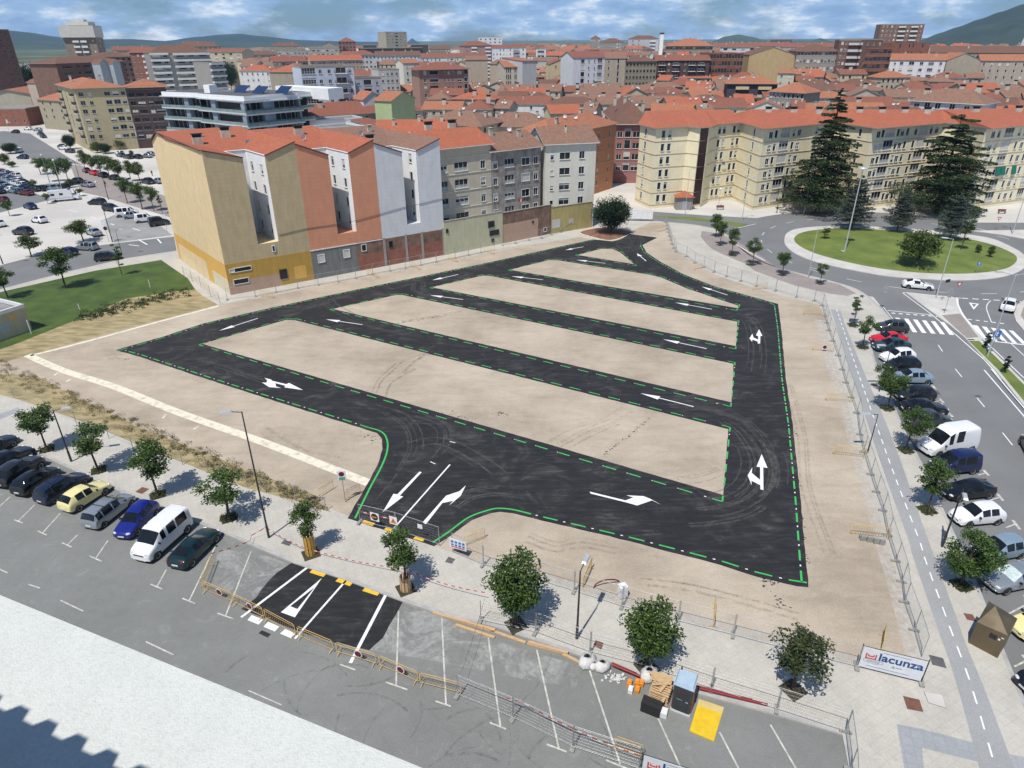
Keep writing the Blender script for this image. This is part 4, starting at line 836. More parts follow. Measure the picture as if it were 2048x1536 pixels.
y1_ = yard('long cream yard wall right of the raw brick, with small barred windows', ca, c1_, 6.5, (m_cy, m_fasc)); y2_ = yard('weathered brown and pink yard wall between the cream and yellow ones', c1_, c2_, 6.2, (m_rub, m_fasc), ((m_pink, .1, 9, .1, 3.9), (m_rub, 9.1, 12.2, .1, 5)))
y3_ = yard('mossy yellow yard wall beside the big dark tree', c2_, c3_, 5.6, (m_yy, m_fasc), ((m_conc, .3, 2.3, 1.2, 3), (m_conc, 4.6, 5.7, 1.6, 2.7)))
for x, z, w, h in ((10.9, 3.9, 1.3, 1.1), (11.6, 2.2, 2.1, .9), (11.2, .9, .5, .5), (.7, 4.4, .35, .6)): wall_window(y1_, x, z, w, h, m_fdark)
wall_window(y2_, 10.9, .9, .7, .7, m_frame); wall_window(y2_, 7.6, 3.2, .3, .3, m_fdark)
off_ = FN*4.2; A0, A1 = ca+FN*4.0, c1_+FN*4.0; A2 = c2_+FN*4.0
m_c1 = plaster('beige_render', (0.56, 0.5, 0.385), 0.15); m_c2 = plaster('stained_render', (0.38, 0.36, 0.33), 0.5, (0.22, 0.19, 0.16)); m_c3 = plaster('ivory_render', (0.66, 0.64, 0.55), 0.12)
_, z1c = onp(A0, A1, *Z('c', (100, 300))); _, z2c = onp(A1, A2, *Z('c', (545, 330)))
house('apartment_house', 'cream house with stacked glazed galleries and orange roof', 'house', rect(A0, A1, 12), z1c, ('gx', 2.4, .6), m_c1, tile_new, specs={0: dict(cols=[(.15, 3.2, 1.7, 'g'), (.49, 3.0, 1.7, 'g'), (.86, 1.1, 1.5, 'w')], nf=5, z0=4.9, fh=3.2)}, near=True, seed=2, nch=2, chk=1, fasc=m_fascw, bands=([7.6, 10.8, 14.0, 17.1], [0], m_c3))
house('apartment_house', 'house with heavily stained grey render, bay windows and mottled roof', 'house', rect(A1, A2, 12), z2c, ('gx', 2.4, .6), m_c2, tile_old, specs={0: dict(cols=[(.08, 1.0, 1.4, 'w'), (.36, 2.4, 1.7, 'g'), (.69, 2.0, 1.5, 'w'), (.9, 1.1, 1.5, 'w')], nf=5, z0=4.6, fh=3.15)}, near=True, seed=3, nch=2, chk=0, ndish=1, fasc=m_fascw)
A3 = c3_+Vector((0.3, 0.3, 0)); _, z3c = onp(A2, A3, *Z('c', (1530, 255)))
A2b = A2+Vector((1.0, -0.5, 0))
house('apartment_house', 'ivory house with smooth front and old tiled roof next to the yellow yard wall', 'house', rect(A2b, A3, 12), z3c+.3, ('gx', 2.6, .6), m_c3, tile_old, specs={0: dict(cols=[(.13, .75, 1.0, 'w'), (.38, 2.3, 1.4, 'w'), (.72, 1.2, 1.5, 'w')], nf=5, z0=5.4, fh=3.1)}, near=True, seed=5, nch=1, chk=2, ndish=0, fasc=m_fascw)
for rt, x, z in ((y1_, 0, 0),): pass
def laundry(a, b, s, z, cols):
    d = (b-a).normalized(); o = thing('laundry', 'washing hung out on the %s' % ('stained grey house front' if z < 8 else 'pale yellow block right of the dark stairwell'), 'laundry', (a.x, a.y, 0), math.atan2(d.y, d.x)); m = MB()
    for i, c in enumerate(cols): m.box((s+i*.45, -.5, z-.35), (.38, .02, .5+.15*(i % 3)), mi=i)
    m.build('clothes', [M('cloth_%d%d%d' % tuple(int(x*9) for x in c), c) for c in cols], o); m = MB(); m.tube([(s-.3, -.5, z), (s+len(cols)*.45, -.5, z)], .015, 4); m.build('line', m_rail, o)
laundry(A1, A2, 6.6, 7.6, [(.5, .02, .03), (.6, .6, .6), (.4, .02, .03), (.03, .03, .04), (.1, .1, .12), (.03, .03, .04)])
# ---------- pale yellow blocks behind the roundabout
m_py = plaster('pale_yellow_render', (0.85, 0.77, 0.53), 0.08); m_bandm = M('string_course', (0.6, 0.46, 0.32)); m_stair = M('stairwell_glass', (0.035, 0.014, 0.012), rough=0.25)
def yblock(label, pts, specs, seed, nch, depth=13.0, stair=None):
    w = PX(pts); a, b = w[0], w[-1]; d = Vector((b.x-a.x, b.y-a.y, 0)).normalized(); n = Vector((-d.y, d.x, 0)); base = w+[b+n*depth, a+(a.normalized()*(depth+1)+d*1.5 if label.find('leftmost') > 0 else n*(depth+2))]
    o = w[0]; s0 = (a+n*6-o)+d*3; s1 = (b+n*6-o)-d*1.0; s0.z = s1.z = 0
    r = house('apartment_block', label, 'apartment block', base, 18.7, ('poly', 2.3, 0.7, (s0, s1)), m_py, tile_new, specs=specs, near=True, seed=seed, nch=0, bands=([.9, 3.75, 6.7, 9.65, 12.6, 15.5], list(range(len(w)-1)), m_bandm))
    rf = [c for c in r.children if c.name.startswith('roof')][0]
    for i in range(nch):
        q = s0.lerp(s1, (i+.6)/nch)-n*3.0; link('chimney', chimm(1), rf, (q.x, q.y, 18.7+1.3), math.atan2(d.y, d.x))
    return r, w
sl = lambda c: (c, .9, 1.65, 'w'); gl = lambda c, w_=3.0: (c, w_, 2.2, 'g'); wd = lambda c: (c, 1.15, 1.4, 'w')
FH = 2.95
yb1, w1 = yblock('pale yellow block with dark glazed stairwell, leftmost behind the roundabout', [(1269, 404), (1299, 417.5), (1360, 412), (1382, 416), (1400, 414), (1414, 405), (1463, 398)], {0: dict(cols=[sl(.38)], nf=6, z0=1.5, fh=FH), 1: dict(cols=[sl(.24), sl(.44)], nf=6, z0=1.5, fh=FH), 5: dict(cols=[sl(.15), sl(.33), sl(.72), sl(.9)], nf=6, z0=1.5, fh=FH)}, 1, 0)
laundry(w1[5], w1[6], 3.2, 9.6, [(.05, .12, .3), (.03, .2, .2), (.6, .6, .6)])
d_, e_ = w1[3]-w1[0], w1[4]-w1[0]; st = MB(); dv = (e_-d_); nn = Vector((dv.y, -dv.x, 0)).normalized(); st.box((d_+e_)/2+nn*.04+Vector((0, 0, 9.6)), (dv.length-.5, .1, 17.6), math.atan2(dv.y, dv.x)); st.build('stairwell_glazing', m_stair, yb1)
yb2, w2 = yblock('pale yellow block behind the tall left cedar with corner by the bench', [(1463, 398), (1504, 420.4), (1592, 407), (1640, 400)], {0: dict(cols=[sl(.6)], nf=6, z0=1.5, fh=FH), 1: dict(cols=[wd(.16), sl(.27), gl(.47), sl(.66), wd(.78)], nf=6, z0=1.5, fh=FH), 2: dict(cols=[sl(.3), sl(.7)], nf=6, z0=1.5, fh=FH)}, 2, 3)
yb3, w3 = yblock('pale yellow block between the two dark cedars', [(1640, 400), (1664, 405), (1709, 419), (1846, 402)], {1: dict(cols=[sl(.55)], nf=6, z0=1.5, fh=FH), 2: dict(cols=[wd(.1), sl(.16), gl(.26), sl(.37), wd(.43), sl(.5), sl(.62), gl(.73), sl(.84), wd(.92)], nf=6, z0=1.5, fh=FH)}, 3, 4)
yb4, w4 = yblock('pale yellow block with green awnings at the right edge', [(1846, 402), (1882, 404), (1925, 421), (2045, 405), (2120, 394)], {1: dict(cols=[sl(.55)], nf=6, z0=1.5, fh=FH), 2: dict(cols=[wd(.13), sl(.22), gl(.38), sl(.55), wd(.65), sl(.75), gl(.9, 2.4)], nf=6, z0=1.5, fh=FH), 3: dict(cols=[sl(.3), sl(.7)], nf=6, z0=1.5, fh=FH)}, 4, 3)
m_gawn = M('green_awning', (0.0, 0.16, 0.1)); dv = (w4[3]-w4[2]).normalized(); nn = Vector((dv.y, -dv.x, 0))
for s_ in (0.38, 0.46, 0.64):
    p = (w4[2]-w4[0])+(w4[3]-w4[2])*s_+nn*.28; aw = MB(); aw.box((0, 0, 0), (1.5, .05, 2.0), rx=-.2); aw.build('awning', m_gawn, yb4, loc=(p.x, p.y, 1.5+FH*2+1.1), rz=math.atan2(dv.y, dv.x))
pc = w1[0]; q_ = PX([(1352, 420), (1384, 420)]); po = thing('entrance_porch', 'small grey porch with tiled roof at the foot of the dark stairwell', 'porch', q_[0]); pb = MB(); dd_ = (q_[1]-q_[0]); pb.box((dd_.x/2, 1.3, 1.5), (dd_.x, 2.6, 3)); pb.build('wall', pw((.3, .27, .25)), po)
pb = MB(); pb.box((dd_.x/2, -.03, 1.1), (1.2, .06, 2.1)); pb.build('door', [m_falu], po); pb = MB(); hw_ = dd_.x/2+.4; pb.add([(-.4, -.5, 3), (dd_.x+.4, -.5, 3), (dd_.x+.4, 2.7, 3), (-.4, 2.7, 3), (dd_.x/2, 1.1, 4.4)], [(0, 1, 4), (1, 2, 4), (2, 3, 4), (3, 0, 4), (0, 3, 2, 1)]); pb.build('roof', tile_new, po)
# ---------- orange, pink and neighbours just behind
house('apartment_block', 'orange rendered block with tiled hip roof behind the ivory house', 'apartment block', rect(P(1100, 418), P(1224, 376), 11), 17.2, ('hip', 2.6, .7), plaster('orange_render', (0.55, 0.24, 0.12), .12), tile_or, specs={0: dict(cols=[.06, .3, .5, .72, (.9, .7, 1.4, 'w')], nf=5, z0=2, fh=3.0, w=.8, h=1.4)}, near=False, seed=6, nch=2, ndish=3, bands=([4.5, 7.5, 10.5, 13.5], [0], m_bandm))
house('apartment_block', 'dusky pink block with dark galleries under a wide brown roof', 'apartment block', rect(P(1226, 366), P(1290, 366), 34), HT(P(1229, 366), 1232, 246), ('hip', 5.0, .8), plaster('pink_render', (0.37, 0.17, 0.16), .1), tile_brn, specs={0: dict(cols=[(.12, 1.5, 1.5, 'w'), (.36, 1.8, 2.3, 'd'), (.62, 2, 1.6, 'w'), (.87, 2.2, 1.6, 'w')], nf=5, z0=3.4, fh=3)}, near=False, seed=7, nch=4, ndish=3, chk=0, fasc=m_fascw)
import re
# ------------------------------------------------------------------ the town behind: landmarks read off one by one
RT_ = {'n': tile_new, 'o': tile_or, 'a': tile_old, 'b': tile_brn, 'r': tile_red}
rg = random.Random(21)
YB = {'pale bluish white apartment block with balcony column': 213, 'blank beige gable wall with orange roof left of the bluish block': 205, 'white house with red roof behind the solar panels': 165, 'grey white block with dark recessed balconies right of the bluish block': 205, 'grey block with rows of square windows, two right of the bluish block': 182, 'ivory block with scattered small windows left of the brown balcony block': 172, 'cream and brown block with rows of round white shutters': 186, 'pair of blank beige towers with windowed recess between': 168, 'blank beige wall right of the windowed recess': 168, 'ivory block with rows of narrow dark windows': 172, 'blank white gable wall in the middle of the old town': 172, 'white gabled building with dark glazed galleries': 172, 'beige gabled building beside the white galleries': 160, 'long buff building with rows of square windows and dark roof': 158, 'dark brick flats with grey balconies and orange roof': 146, 'red brick building with double rows of tall windows': 143, 'large blank ochre yellow gable wall': 139, 'pale building with two bands of white framed windows': 140, 'dark brick tower with white balcony bands': 141, 'brown brick side wing of the banded tower': 141, 'red brick institutional building with large dark windows': 142, 'stepped red brick wing with slit windows': 118, 'white fronted building with paired windows right of the brick one': 146, 'double beige gable wall at the end of the white front': 147, 'pale house front with small windows and long orange roof at the right edge': 147, 'very long brown tiled roof below the dark mountain': 118, 'yellow double gabled hall with white canopy': 141, 'pale green gabled house': 216, 'small white gabled house left of the pale green one': 213, 'modern orange roofed house with yellow balconies above dark wall': 192, 'ivory small tower house beside the yellow balconies': 160, 'stone and glass gallery house with orange hip roof': 200, 'pale blue white long house with bright white eaves': 224, 'broad red roofed building with loggia below the skyline': 103, 'long beige building with wide orange roof': 126, 'long brown building with dull red roof left of the orange one': 128}
def T(label, e, depth, roof, wall, tl='r', sp=None, name='apartment_block', cat='apartment block', frame=None, z0=None, yb=None, at=None, **k):
    base, z = at or blk(*e, depth, yb or YB.get(label)); d = math.hypot(base[0].x, base[0].y); zz = terr(base[0].x, base[0].y) if z0 is None else z0
    specs = {}
    if sp:
        for i, s in sp.items(): s = dict(s); s.setdefault('nf', max(1, int((z-zz-2.2)/s.get('fh', 3.0)))); s.setdefault('z0', (z-zz)-1.9-(s['nf']-1)*s.get('fh', 3.0)-s.get('h', 1.35)*.2); specs[i] = s
    return house(name, label, cat, base, z, roof, wall if not isinstance(wall, tuple) else pw(wall), RT_[tl], zz, specs, frame, seed=int(e[0]) if e else len(label)*3, **k)
BR = brickmat('brown_brick', (0.2, 0.105, 0.075), (0.165, 0.085, 0.062), (0.2, 0.15, 0.12)); RB = brickmat('red_brick', (0.3, 0.1, 0.06), (0.25, 0.085, 0.052), (0.28, 0.18, 0.14)); DB = brickmat('dark_brick', (0.1, 0.055, 0.045), (0.08, 0.045, 0.04), (0.1, 0.08, 0.07))
# left edge
t1 = T('very tall brown brick tower at the left edge', (-70, 58, 395, 17, 60, 405), 22, ('flat', 0, 0), BR, sp={0: dict(cols=[.2, .35, .75, .9], w=.7, h=.9, nf=15), 1: dict(cols=3, w=1, h=1.1, nf=15)}, frame=m_fdark)
a = [c for c in t1.children if c.name.startswith('wall')][0]; bb_, zt1 = blk(-70, 58, 300, 17, 60, 310, 22); W1 = (bb_[1]-bb_[0])
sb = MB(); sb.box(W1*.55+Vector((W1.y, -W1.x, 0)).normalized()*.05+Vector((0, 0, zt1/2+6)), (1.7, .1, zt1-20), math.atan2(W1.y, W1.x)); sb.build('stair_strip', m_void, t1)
sb = MB(); sb.box(W1/2+Vector((-W1.y, W1.x, 0)).normalized()*10+Vector((0, 0, zt1+.5)), (W1.length+3, 25, .5), math.atan2(W1.y, W1.x)); sb.build('eave_slab', m_fdark, t1)
t2 = T('tower with white top floors and stepped white balconies, left skyline', (126, 76, 430, 190, 74, 425), 13, ('flat', 0, 0), (0.27, 0.22, 0.16), sp={0: dict(cols=[.1, (.38, 2.6, 1.3, 's'), (.62, 2.6, 1.3, 's'), .9], w=1, h=1.2, nf=11), 1: dict(cols=4, w=1.1, h=1.2, nf=11)}, balc=m_frame)
bb_, z2_ = blk(126, 76, 430, 190, 74, 425, 13); tb = MB(); W1 = bb_[1]-bb_[0]; an = math.atan2(W1.y, W1.x); nI = Vector((-W1.y, W1.x, 0)).normalized()
tb.box(W1/2+nI*6+Vector((0, 0, z2_+3)), (W1.length+1.4, 15, 6.6), an); tb.box(W1/2+nI*8+Vector((0, 0, z2_+7.5)), (W1.length*.7, 12, 2), an, mi=0); tb.box(W1/2+nI*8+Vector((0, 0, z2_+9)), (W1.length*.35, 6, 1.6), an)
tp = tb.build('upper_floors', pw((.62, .6, .54)), t2); tw = MB()
for i in range(5):
    for j in range(2): tw.box(W1*(.12+.19*i)-nI*.86+Vector((0, 0, z2_+1.6+j*2.7)), (2.1, .12, 1.2), an)
tw.build('ribbon_windows', mg, tp)
T('brown brick block with deep balconies and two grey gabled fins', (111, 127, 330, 247, 120, 350), 18, ('hip', 2.5, .9), BR, 'b', {0: dict(cols=[(.14, 5, 1.2, 'd'), (.3, 1.2, 1.2, 'w'), (.42, 4, 1.2, 'd'), (.56, 1.4, 1.2, 'w'), (.68, 1.4, 1.2, 'w')]), 1: dict(cols=3)}, frame=m_fdark)
for x0, x1 in ((199, 216), (225, 240)): T('slim pale grey gabled fin against the brown block, at %s side of the white stair' % ('left' if x0 < 210 else 'right'), (x0, 126, 322, x1, 126, 324), 6, ('gy', 1.8, .2), (0.36, .4, .42), 'b', name='gabled_fin', cat='tower')
T('white serrated stair shaft between the two grey gabled fins', (216, 130, 325, 226, 130, 325), 3, ('flat', 0, 0), (.72, .73, .7), sp={0: dict(cols=1, w=.8, h=.9)}, name='stair_shaft', cat='tower')
T('brown building with flat eaves left of the red brick one', (193, 113, 400, 262, 111, 405), 15, ('hip', 2.2, 1.4), (.3, .22, .17), 'b', {0: dict(cols=6, w=1.5)}, frame=m_fdark)
T('red brick building with a white balcony strip on its upper floor', (258, 103, 385, 298, 105, 380), 15, ('gx', 2.5, .6), RB, 'r', {0: dict(cols=[.15, .4, (.8, 2.5, 1.3, 's')], w=1.2)}, balc=m_frame)
# white banded block
bw = blk(298, 105, 345, 418, 105, 350, 16); wbk = T('long white block with horizontal balcony bands', (298, 105, 345, 418, 105, 350), 16, ('hip', 3.6, .2), (.32, .31, .29), 'b', {0: dict(cols=[(.1, 4, 1.5, 'd'), (.25, 2, 1.5, 'w'), (.5, 4, 1.5, 'd'), (.68, 3, 1.5, 'w'), (.88, 4, 1.5, 'd')], nf=9, fh=3.05)}, frame=m_falu)
bn = MB(); W1 = bw[0][1]-bw[0][0]; an = math.atan2(W1.y, W1.x); nO = Vector((W1.y, -W1.x, 0)).normalized()
for i in range(9):
    z = bw[1]-.5-i*3.05
    for u0, u1 in ((0, .3), (.38, 1.0)): bn.box(W1*((u0+u1)/2)+nO*.6+Vector((0, 0, z)), (W1.length*(u1-u0), 1.2, 1.05), an)
bn.build('balcony_bands', pw((.68, .7, .66), .08), wbk)
b2 = blk(418, 124, 340, 447, 125, 345, 14); wb2 = T('lower white banded wing at the right end of the long white block', (418, 124, 340, 447, 125, 345), 14, ('flat', 0, 0), (.32, .31, .29), sp={0: dict(cols=[(.3, 3, 1.5, 'd'), (.75, 3, 1.5, 'd')], nf=7, fh=3.05)}, frame=m_falu); W1 = b2[0][1]-b2[0][0]; bn = MB()
for i in range(7): bn.box(W1*.5+Vector((W1.y, -W1.x, 0)).normalized()*.6+Vector((0, 0, b2[1]-.5-i*3.05)), (W1.length, 1.2, 1.05), math.atan2(W1.y, W1.x))
bn.build('balcony_bands', pw((.6, .62, .6), .08), wb2)
T('row of beige and dark striped flats with red roof on the left skyline', (408, 98, 520, 484, 109, 500), 14, ('gx', 2.2, .5), (.47, .4, .29), 'r', {0: dict(cols=[(.1, 3, 1.6, 'd'), (.3, 3, 1.6, 'd'), (.5, 3, 1.6, 'd'), (.7, 3, 1.6, 'd'), (.9, 3, 1.6, 'd')])})
T('long red roofed row standing behind the white banded block', (225, 100, 560, 300, 98, 560), 14, ('gx', 2.4, .5), (.4, .25, .18), 'r', {0: dict(cols=8, w=1.3)}, nch=3)
T('dark brown roofed block rising on the left skyline', (350, 92, 600, 440, 92, 600), 20, ('hip', 4, .6), (.25, .2, .16), 'b', {0: dict(cols=9)}, nch=3)
T('brown stepped block left of centre on the skyline', (484, 108, 560, 560, 109, 560), 18, ('hip', 3, .6), (.3, .24, .2), 'b', {0: dict(cols=8, w=1.6)}, nch=3)
# yellow and black apartment building
ya, yb, yc = P(183, 303), P(279, 297), P(303, 292); yz = HT(ya, 150, 176)
yl = P(147, 284)
m_by = plaster('buff_render', (0.42, 0.36, 0.22), .1)
dirA = (yb-ya).normalized()
base_ = [ya, yb, yb+Vector((-dirA.y, dirA.x, 0))*15, ya+(yl-ya)]
base_[2] = base_[3]+(yb-ya)
house('apartment_block', 'eight storey buff apartment building with dark windows by the left street', 'apartment block', base_, yz, ('hip', 2.6, .9), m_by, tile_or, specs={0: dict(cols=[(.1, 1.6, 1.5, 'w'), (.27, 1.2, 1.3, 'w'), (.62, 2, 1.4, 'w'), (.79, 2.2, 1.6, 'w'), (.94, 1.4, 1.4, 'w')], nf=8, z0=4.4, fh=2.95), 3: dict(cols=[(.15, 2.4, 1.4, 'b'), (.4, 1.4, 2.4, 'd'), (.6, 1.4, 1.4, 'w'), (.85, 2.4, 1.4, 'b')], nf=8, z0=4.4, fh=2.95)}, frame=m_falu, seed=4, nch=3)
bk0, bk1 = P(279, 297), P(318, 292); zk = HT(bk0, 247, 174)
bk1 = bk0+(yb-ya)*.85
house('apartment_block', 'near black apartment building joined to the buff one', 'apartment block', rect(bk0+Vector((.1, 0, 0)), bk1, 15), zk, ('hip', 2.4, .8), DB, tile_or, specs={0: dict(cols=[(.12, 2, 1.5, 'w'), (.33, 2.6, 1.4, 'g'), (.56, 1.6, 1.3, 'w'), (.78, 4, 1.3, 'd'), (.93, 1.2, 1.3, 'w')], nf=8, z0=3.6, fh=2.95)}, frame=m_rail, seed=5, bands=([3.2, 6.15, 9.1, 12.05, 15, 17.95, 20.9, 23.8], [0], M('grey_slab', (.2, .2, .2))))
# low beige rows at far left, brick and sheds
T('beige row with red hip roofs beyond the left street', (74, 199, 322, 137, 200, 303), 14, ('hip', 2.6, .6), (.37, .33, .23), 'o', {0: dict(cols=[(.15, 1.2, 1.2, 'w'), (.4, 1.2, 1.2, 'w'), (.7, 1.2, 1.2, 'w')])}, z0=0, frame=m_fdark)
T('pair of stepped beige houses with salmon roofs behind the hip roofed row', (60, 190, 355, 100, 176, 380), 20, ('gx', 2.2, .6), (.5, .45, .34), 'o', {0: dict(cols=5)}, z0=0, name='stepped_house', cat='house')
T('single storey red brick hall at the left edge', (-60, 212, 345, 52, 224, 335), 26, ('flat', 0, 0), RB, sp={0: dict(cols=6, w=.8, h=1.8, nf=1, z0=1.5)}, z0=0, name='brick_hall', cat='building')
T('red roofed low house in front of the dark wood', (95, 163, 340, 121, 163, 345), 12, ('hip', 2.4, .5), (.5, .42, .33), 'r', {0: dict(cols=4)}, z0=0, name='tiled_house', cat='house')
tt = PD(76, 172, 540); tn = thing('white_tent', 'white peaked canopy at the edge of the wood', 'tent', (tt.x, tt.y, 0)); mb = MB(); mb.lathe([(7.5, tt.z), (3.2, tt.z+1.4), (.05, tt.z+3.8)], n=8, sm=False); mb.build('canopy', m_fascw, tn); mb = MB()
for i in range(4): mb.tube([(6.8*math.cos(i*1.57+.4), 6.8*math.sin(i*1.57+.4), 0), (6.8*math.cos(i*1.57+.4), 6.8*math.sin(i*1.57+.4), tt.z+.1)], .12)
mb.build('poles', m_falu, tn)
# glass-fronted modern block
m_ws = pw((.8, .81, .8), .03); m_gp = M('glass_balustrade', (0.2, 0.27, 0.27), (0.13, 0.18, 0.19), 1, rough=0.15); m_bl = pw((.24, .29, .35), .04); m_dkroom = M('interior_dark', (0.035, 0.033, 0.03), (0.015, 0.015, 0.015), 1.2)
def modern(label, e, depth, nf, seed, cols):
    base, z = blk(*e, depth); o = base[0].copy(); o.z = 0; root = thing('glass_apartment_block', label, 'apartment block', o); q = [Vector((p.x-o.x, p.y-o.y, 0)) for p in base]; rnd = random.Random(seed)
    d = (q[1]-q[0]); W1 = d.length; d.normalize(); an = math.atan2(d.y, d.x); n = Vector((-d.y, d.x, 0)); D1 = (q[3]-q[0]).length
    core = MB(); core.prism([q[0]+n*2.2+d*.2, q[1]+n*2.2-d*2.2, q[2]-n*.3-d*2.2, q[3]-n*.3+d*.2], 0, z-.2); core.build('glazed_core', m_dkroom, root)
    sl_ = MB(); bal = MB(); col = MB(); gl_ = MB(); fh = 3.35
    for f in range(nf+1):
        zz = z-.15-f*fh; c = (q[0]+q[1]+q[2]+q[3])/4
        sl_.box(c+Vector((0, 0, zz)), (W1+.8, D1+.8, .38 if f else .3), an)
        if f:
            bal.box((q[0]+q[1])/2-n*.35+Vector((0, 0, zz+.55)), (W1+.6, .06, .85), an); bal.box((q[1]+q[2])/2+d*.35+Vector((0, 0, zz+.55)), (.06, D1+.5, .85), an)
            for u, w_ in cols: col.box(q[0]+d*(u*W1)+n*1.2+Vector((0, 0, zz+fh/2-.02)), (w_, 1.9, fh-.42), an)
            for k in range(int(W1/1.9)):
                gl_.box(q[0]+d*(1+k*1.9)+n*2.1+Vector((0, 0, zz+fh/2)), (.14, .14, fh-.4), an)
            for k in range(5): gl_.box(q[1]+n*(1.5+k*D1/5)-d*1.6+Vector((0, 0, zz+fh/2)), (.18, .18, fh-.4), an)
            col.box(q[1]+n*D1*.35-d*1+Vector((0, 0, zz+fh/2-.02)), (1.9, 3.2, fh-.42), an, mi=0)
    sl_.build('floor_slabs', M('slab_edge', (.5, .54, .54)), root); bal.build('glass_balustrade', m_gp, root); col.build('wall_panels', m_bl, root); gl_.build('mullions', m_falu, root)
    pr = MB(); c = (q[0]+q[1]+q[2]+q[3])/4; pr.box(c+Vector((0, 0, z+.55)), (W1-.3, D1-.3, 1.1), an); pr.build('white_parapet', m_ws, root); pr = MB(); pr.box(c+Vector((0, 0, z+1.11)), (W1-1.2, D1-1.2, .03), an); pr.build('roof', M('dark_flat_roof', (.11, .11, .11)), root)
    return root, q, z, d, n, an, W1, D1
e1 = modern('glass fronted white apartment block, lower left wing', (322, 190, 200, 398, 195, 190), 16, 5, 1, [(.02, .5), (.62, 1.8)])
e2 = modern('glass fronted white apartment block, main wing with solar panels', (396, 196, 187, 488, 201, 172), 24, 6, 2, [(.3, 2.2)])
root, q, z, d, n, an, W1, D1 = e2
ex = (P(0, 0, 0)); 
m_sol = M('solar_panel', (0.02, 0.045, 0.11), (0.015, 0.03, 0.08), 2, rough=0.15); solf = None
for i, (u, v) in enumerate(((.3, .45), (.7, .45), (1.05-.1, .62))):
    p = q[0]+d*(W1*u)+n*(D1*v); s = thing('solar_panel', ('dark blue solar panel on the glass block roof, %s of three' % ('leftmost', 'middle', 'rightmost')[i]), 'solar panel', (root.location.x+p.x, root.location.y+p.y, z+1.1), an, 'rooftop solar panels'); mb = MB(); mb.box((0, 0, 1.0), (5.2, 3.2, .1), rx=.62); mb.build('panel', m_sol, s); mb = MB()
    for x in (-2, 2): mb.tube([(x, 1.2, 0), (x, 1.2, 1.7)], .05); mb.tube([(x, -1.2, 0), (x, -1.2, .3)], .05)
    mb.build('stand', m_falu, s)
ph = MB(); p = q[0]+d*(-.5)+n*5; ph.box(p+Vector((0, 0, z+2)), (3, 2.6, 2.6), an); ph.box(q[0]+d*(W1*.8)+n*(D1+3)+Vector((0, 0, z+.6)), (W1*1.1, 6, 3.2), an); ph.build('roof_plant_room', m_ws, root)
pq = [q[1]+Vector((root.location.x, root.location.y, 0))]
e3 = modern('glass fronted white apartment block, right face toward the tiled roofs', (489, 201, 172, 601, 199, 180), 16, 6, 3, [(.0, .5), (.38, 2.4), (.98, .5)])
# low white roofs behind the salmon house
T('flat white roofed building with skylight boxes behind the salmon house', (539, 262, 150, 735, 262, 160), 12, ('flat', 0, 0), m_ws, z0=0, fasc=m_fascw, name='flat_roofed_building', cat='building')
T('grey metal roofed plant building beside the orange roofs', (735, 250, 165, 770, 249, 168), 8, ('shed', 1.2, .2), (.45, .47, .5), z0=0, name='plant_building', cat='building')
T('second flat white roof with parapet steps below the red roofs', (605, 239, 185, 725, 240, 190), 9, ('flat', 0, 0), m_ws, z0=0, fasc=m_fascw, name='flat_roofed_building', cat='building')
T('long red hipped roof below the pale blue white apartment block', (612, 226, 195, 846, 224, 205), 14, ('hip', 3.4, .5), (.5, .45, .38), 'r', {0: dict(cols=9)}, z0=0, nch=4, chk=3)
T('bright orange roofed building behind the stained grey house', (748, 262, 142, 905, 272, 140), 15, ('gx', 2.6, .4), (.55, .5, .4), 'n', z0=0, nch=3)
T('cream block with old mottled hip roof and a row of dark windows', (846, 243, 168, 962, 250, 160), 14, ('hip', 3.0, .8), (.58, .54, .4), 'a', {0: dict(cols=[(.15, .8, 1.4, 'w'), (.3, .9, 1.6, 'w'), (.42, 1.6, 1.6, 'w'), (.56, 1.6, 1.6, 'w'), (.7, .8, 1.5, 'w'), (.85, 1, 1.4, 'w')]), 1: dict(cols=3)}, z0=0, nch=3, ndish=2, frame=m_fdark)
T('cream block with old roof right of the mottled hip roof', (962, 248, 168, 1098, 252, 166), 14, ('hip', 3.0, .8), (.58, .5, .36), 'a', {0: dict(cols=[(.1, .8, 1.4, 'w'), (.2, .8, 1.4, 'w'), (.4, .8, 1.4, 'w'), (.55, 1, 1.4, 'w'), (.75, .8, 1.4, 'w'), (.9, .8, 1.4, 'w')])}, z0=0, nch=3, ndish=2, chk=0)
# pale blue-white block and neighbours
T('pale bluish white apartment block with balcony column', (601, 139, 258, 706, 128, 262), 15, ('flat', 0, 0), (.56, .62, .7), sp={0: dict(cols=[(.14, 4.6, 1.9, 'g'), (.36, 1.15, 1.3, 'w'), (.53, 1.15, 1.3, 'w'), (.75, 3.6, 1.9, 'b'), (.93, 1.15, 1.3, 'w')], nf=7, fh=3.15)}, z0=0, balc=m_frame, reveal=m_frame)
T('blank beige gable wall with orange roof left of the bluish block', (538, 143, 262, 600, 143, 255), 15, ('hip', 2.6, .3), (.34, .3, .235), 'n', z0=0, nch=1)
T('white house with red roof behind the solar panels', (478, 140, 290, 540, 141, 285), 12, ('hip', 2.4, .4), (.62, .62, .6), 'n', {0: dict(cols=6, w=1)}, z0=0, ndish=2)
T('grey white block with dark recessed balconies right of the bluish block', (708, 156, 265, 762, 155, 268), 14, ('flat', 0, 0), (.5, .52, .55), sp={0: dict(cols=[(.15, 1.1, .9, 'w'), (.48, 3, 1.8, 'd'), (.84, 1.1, 1.2, 'w')])}, z0=0)
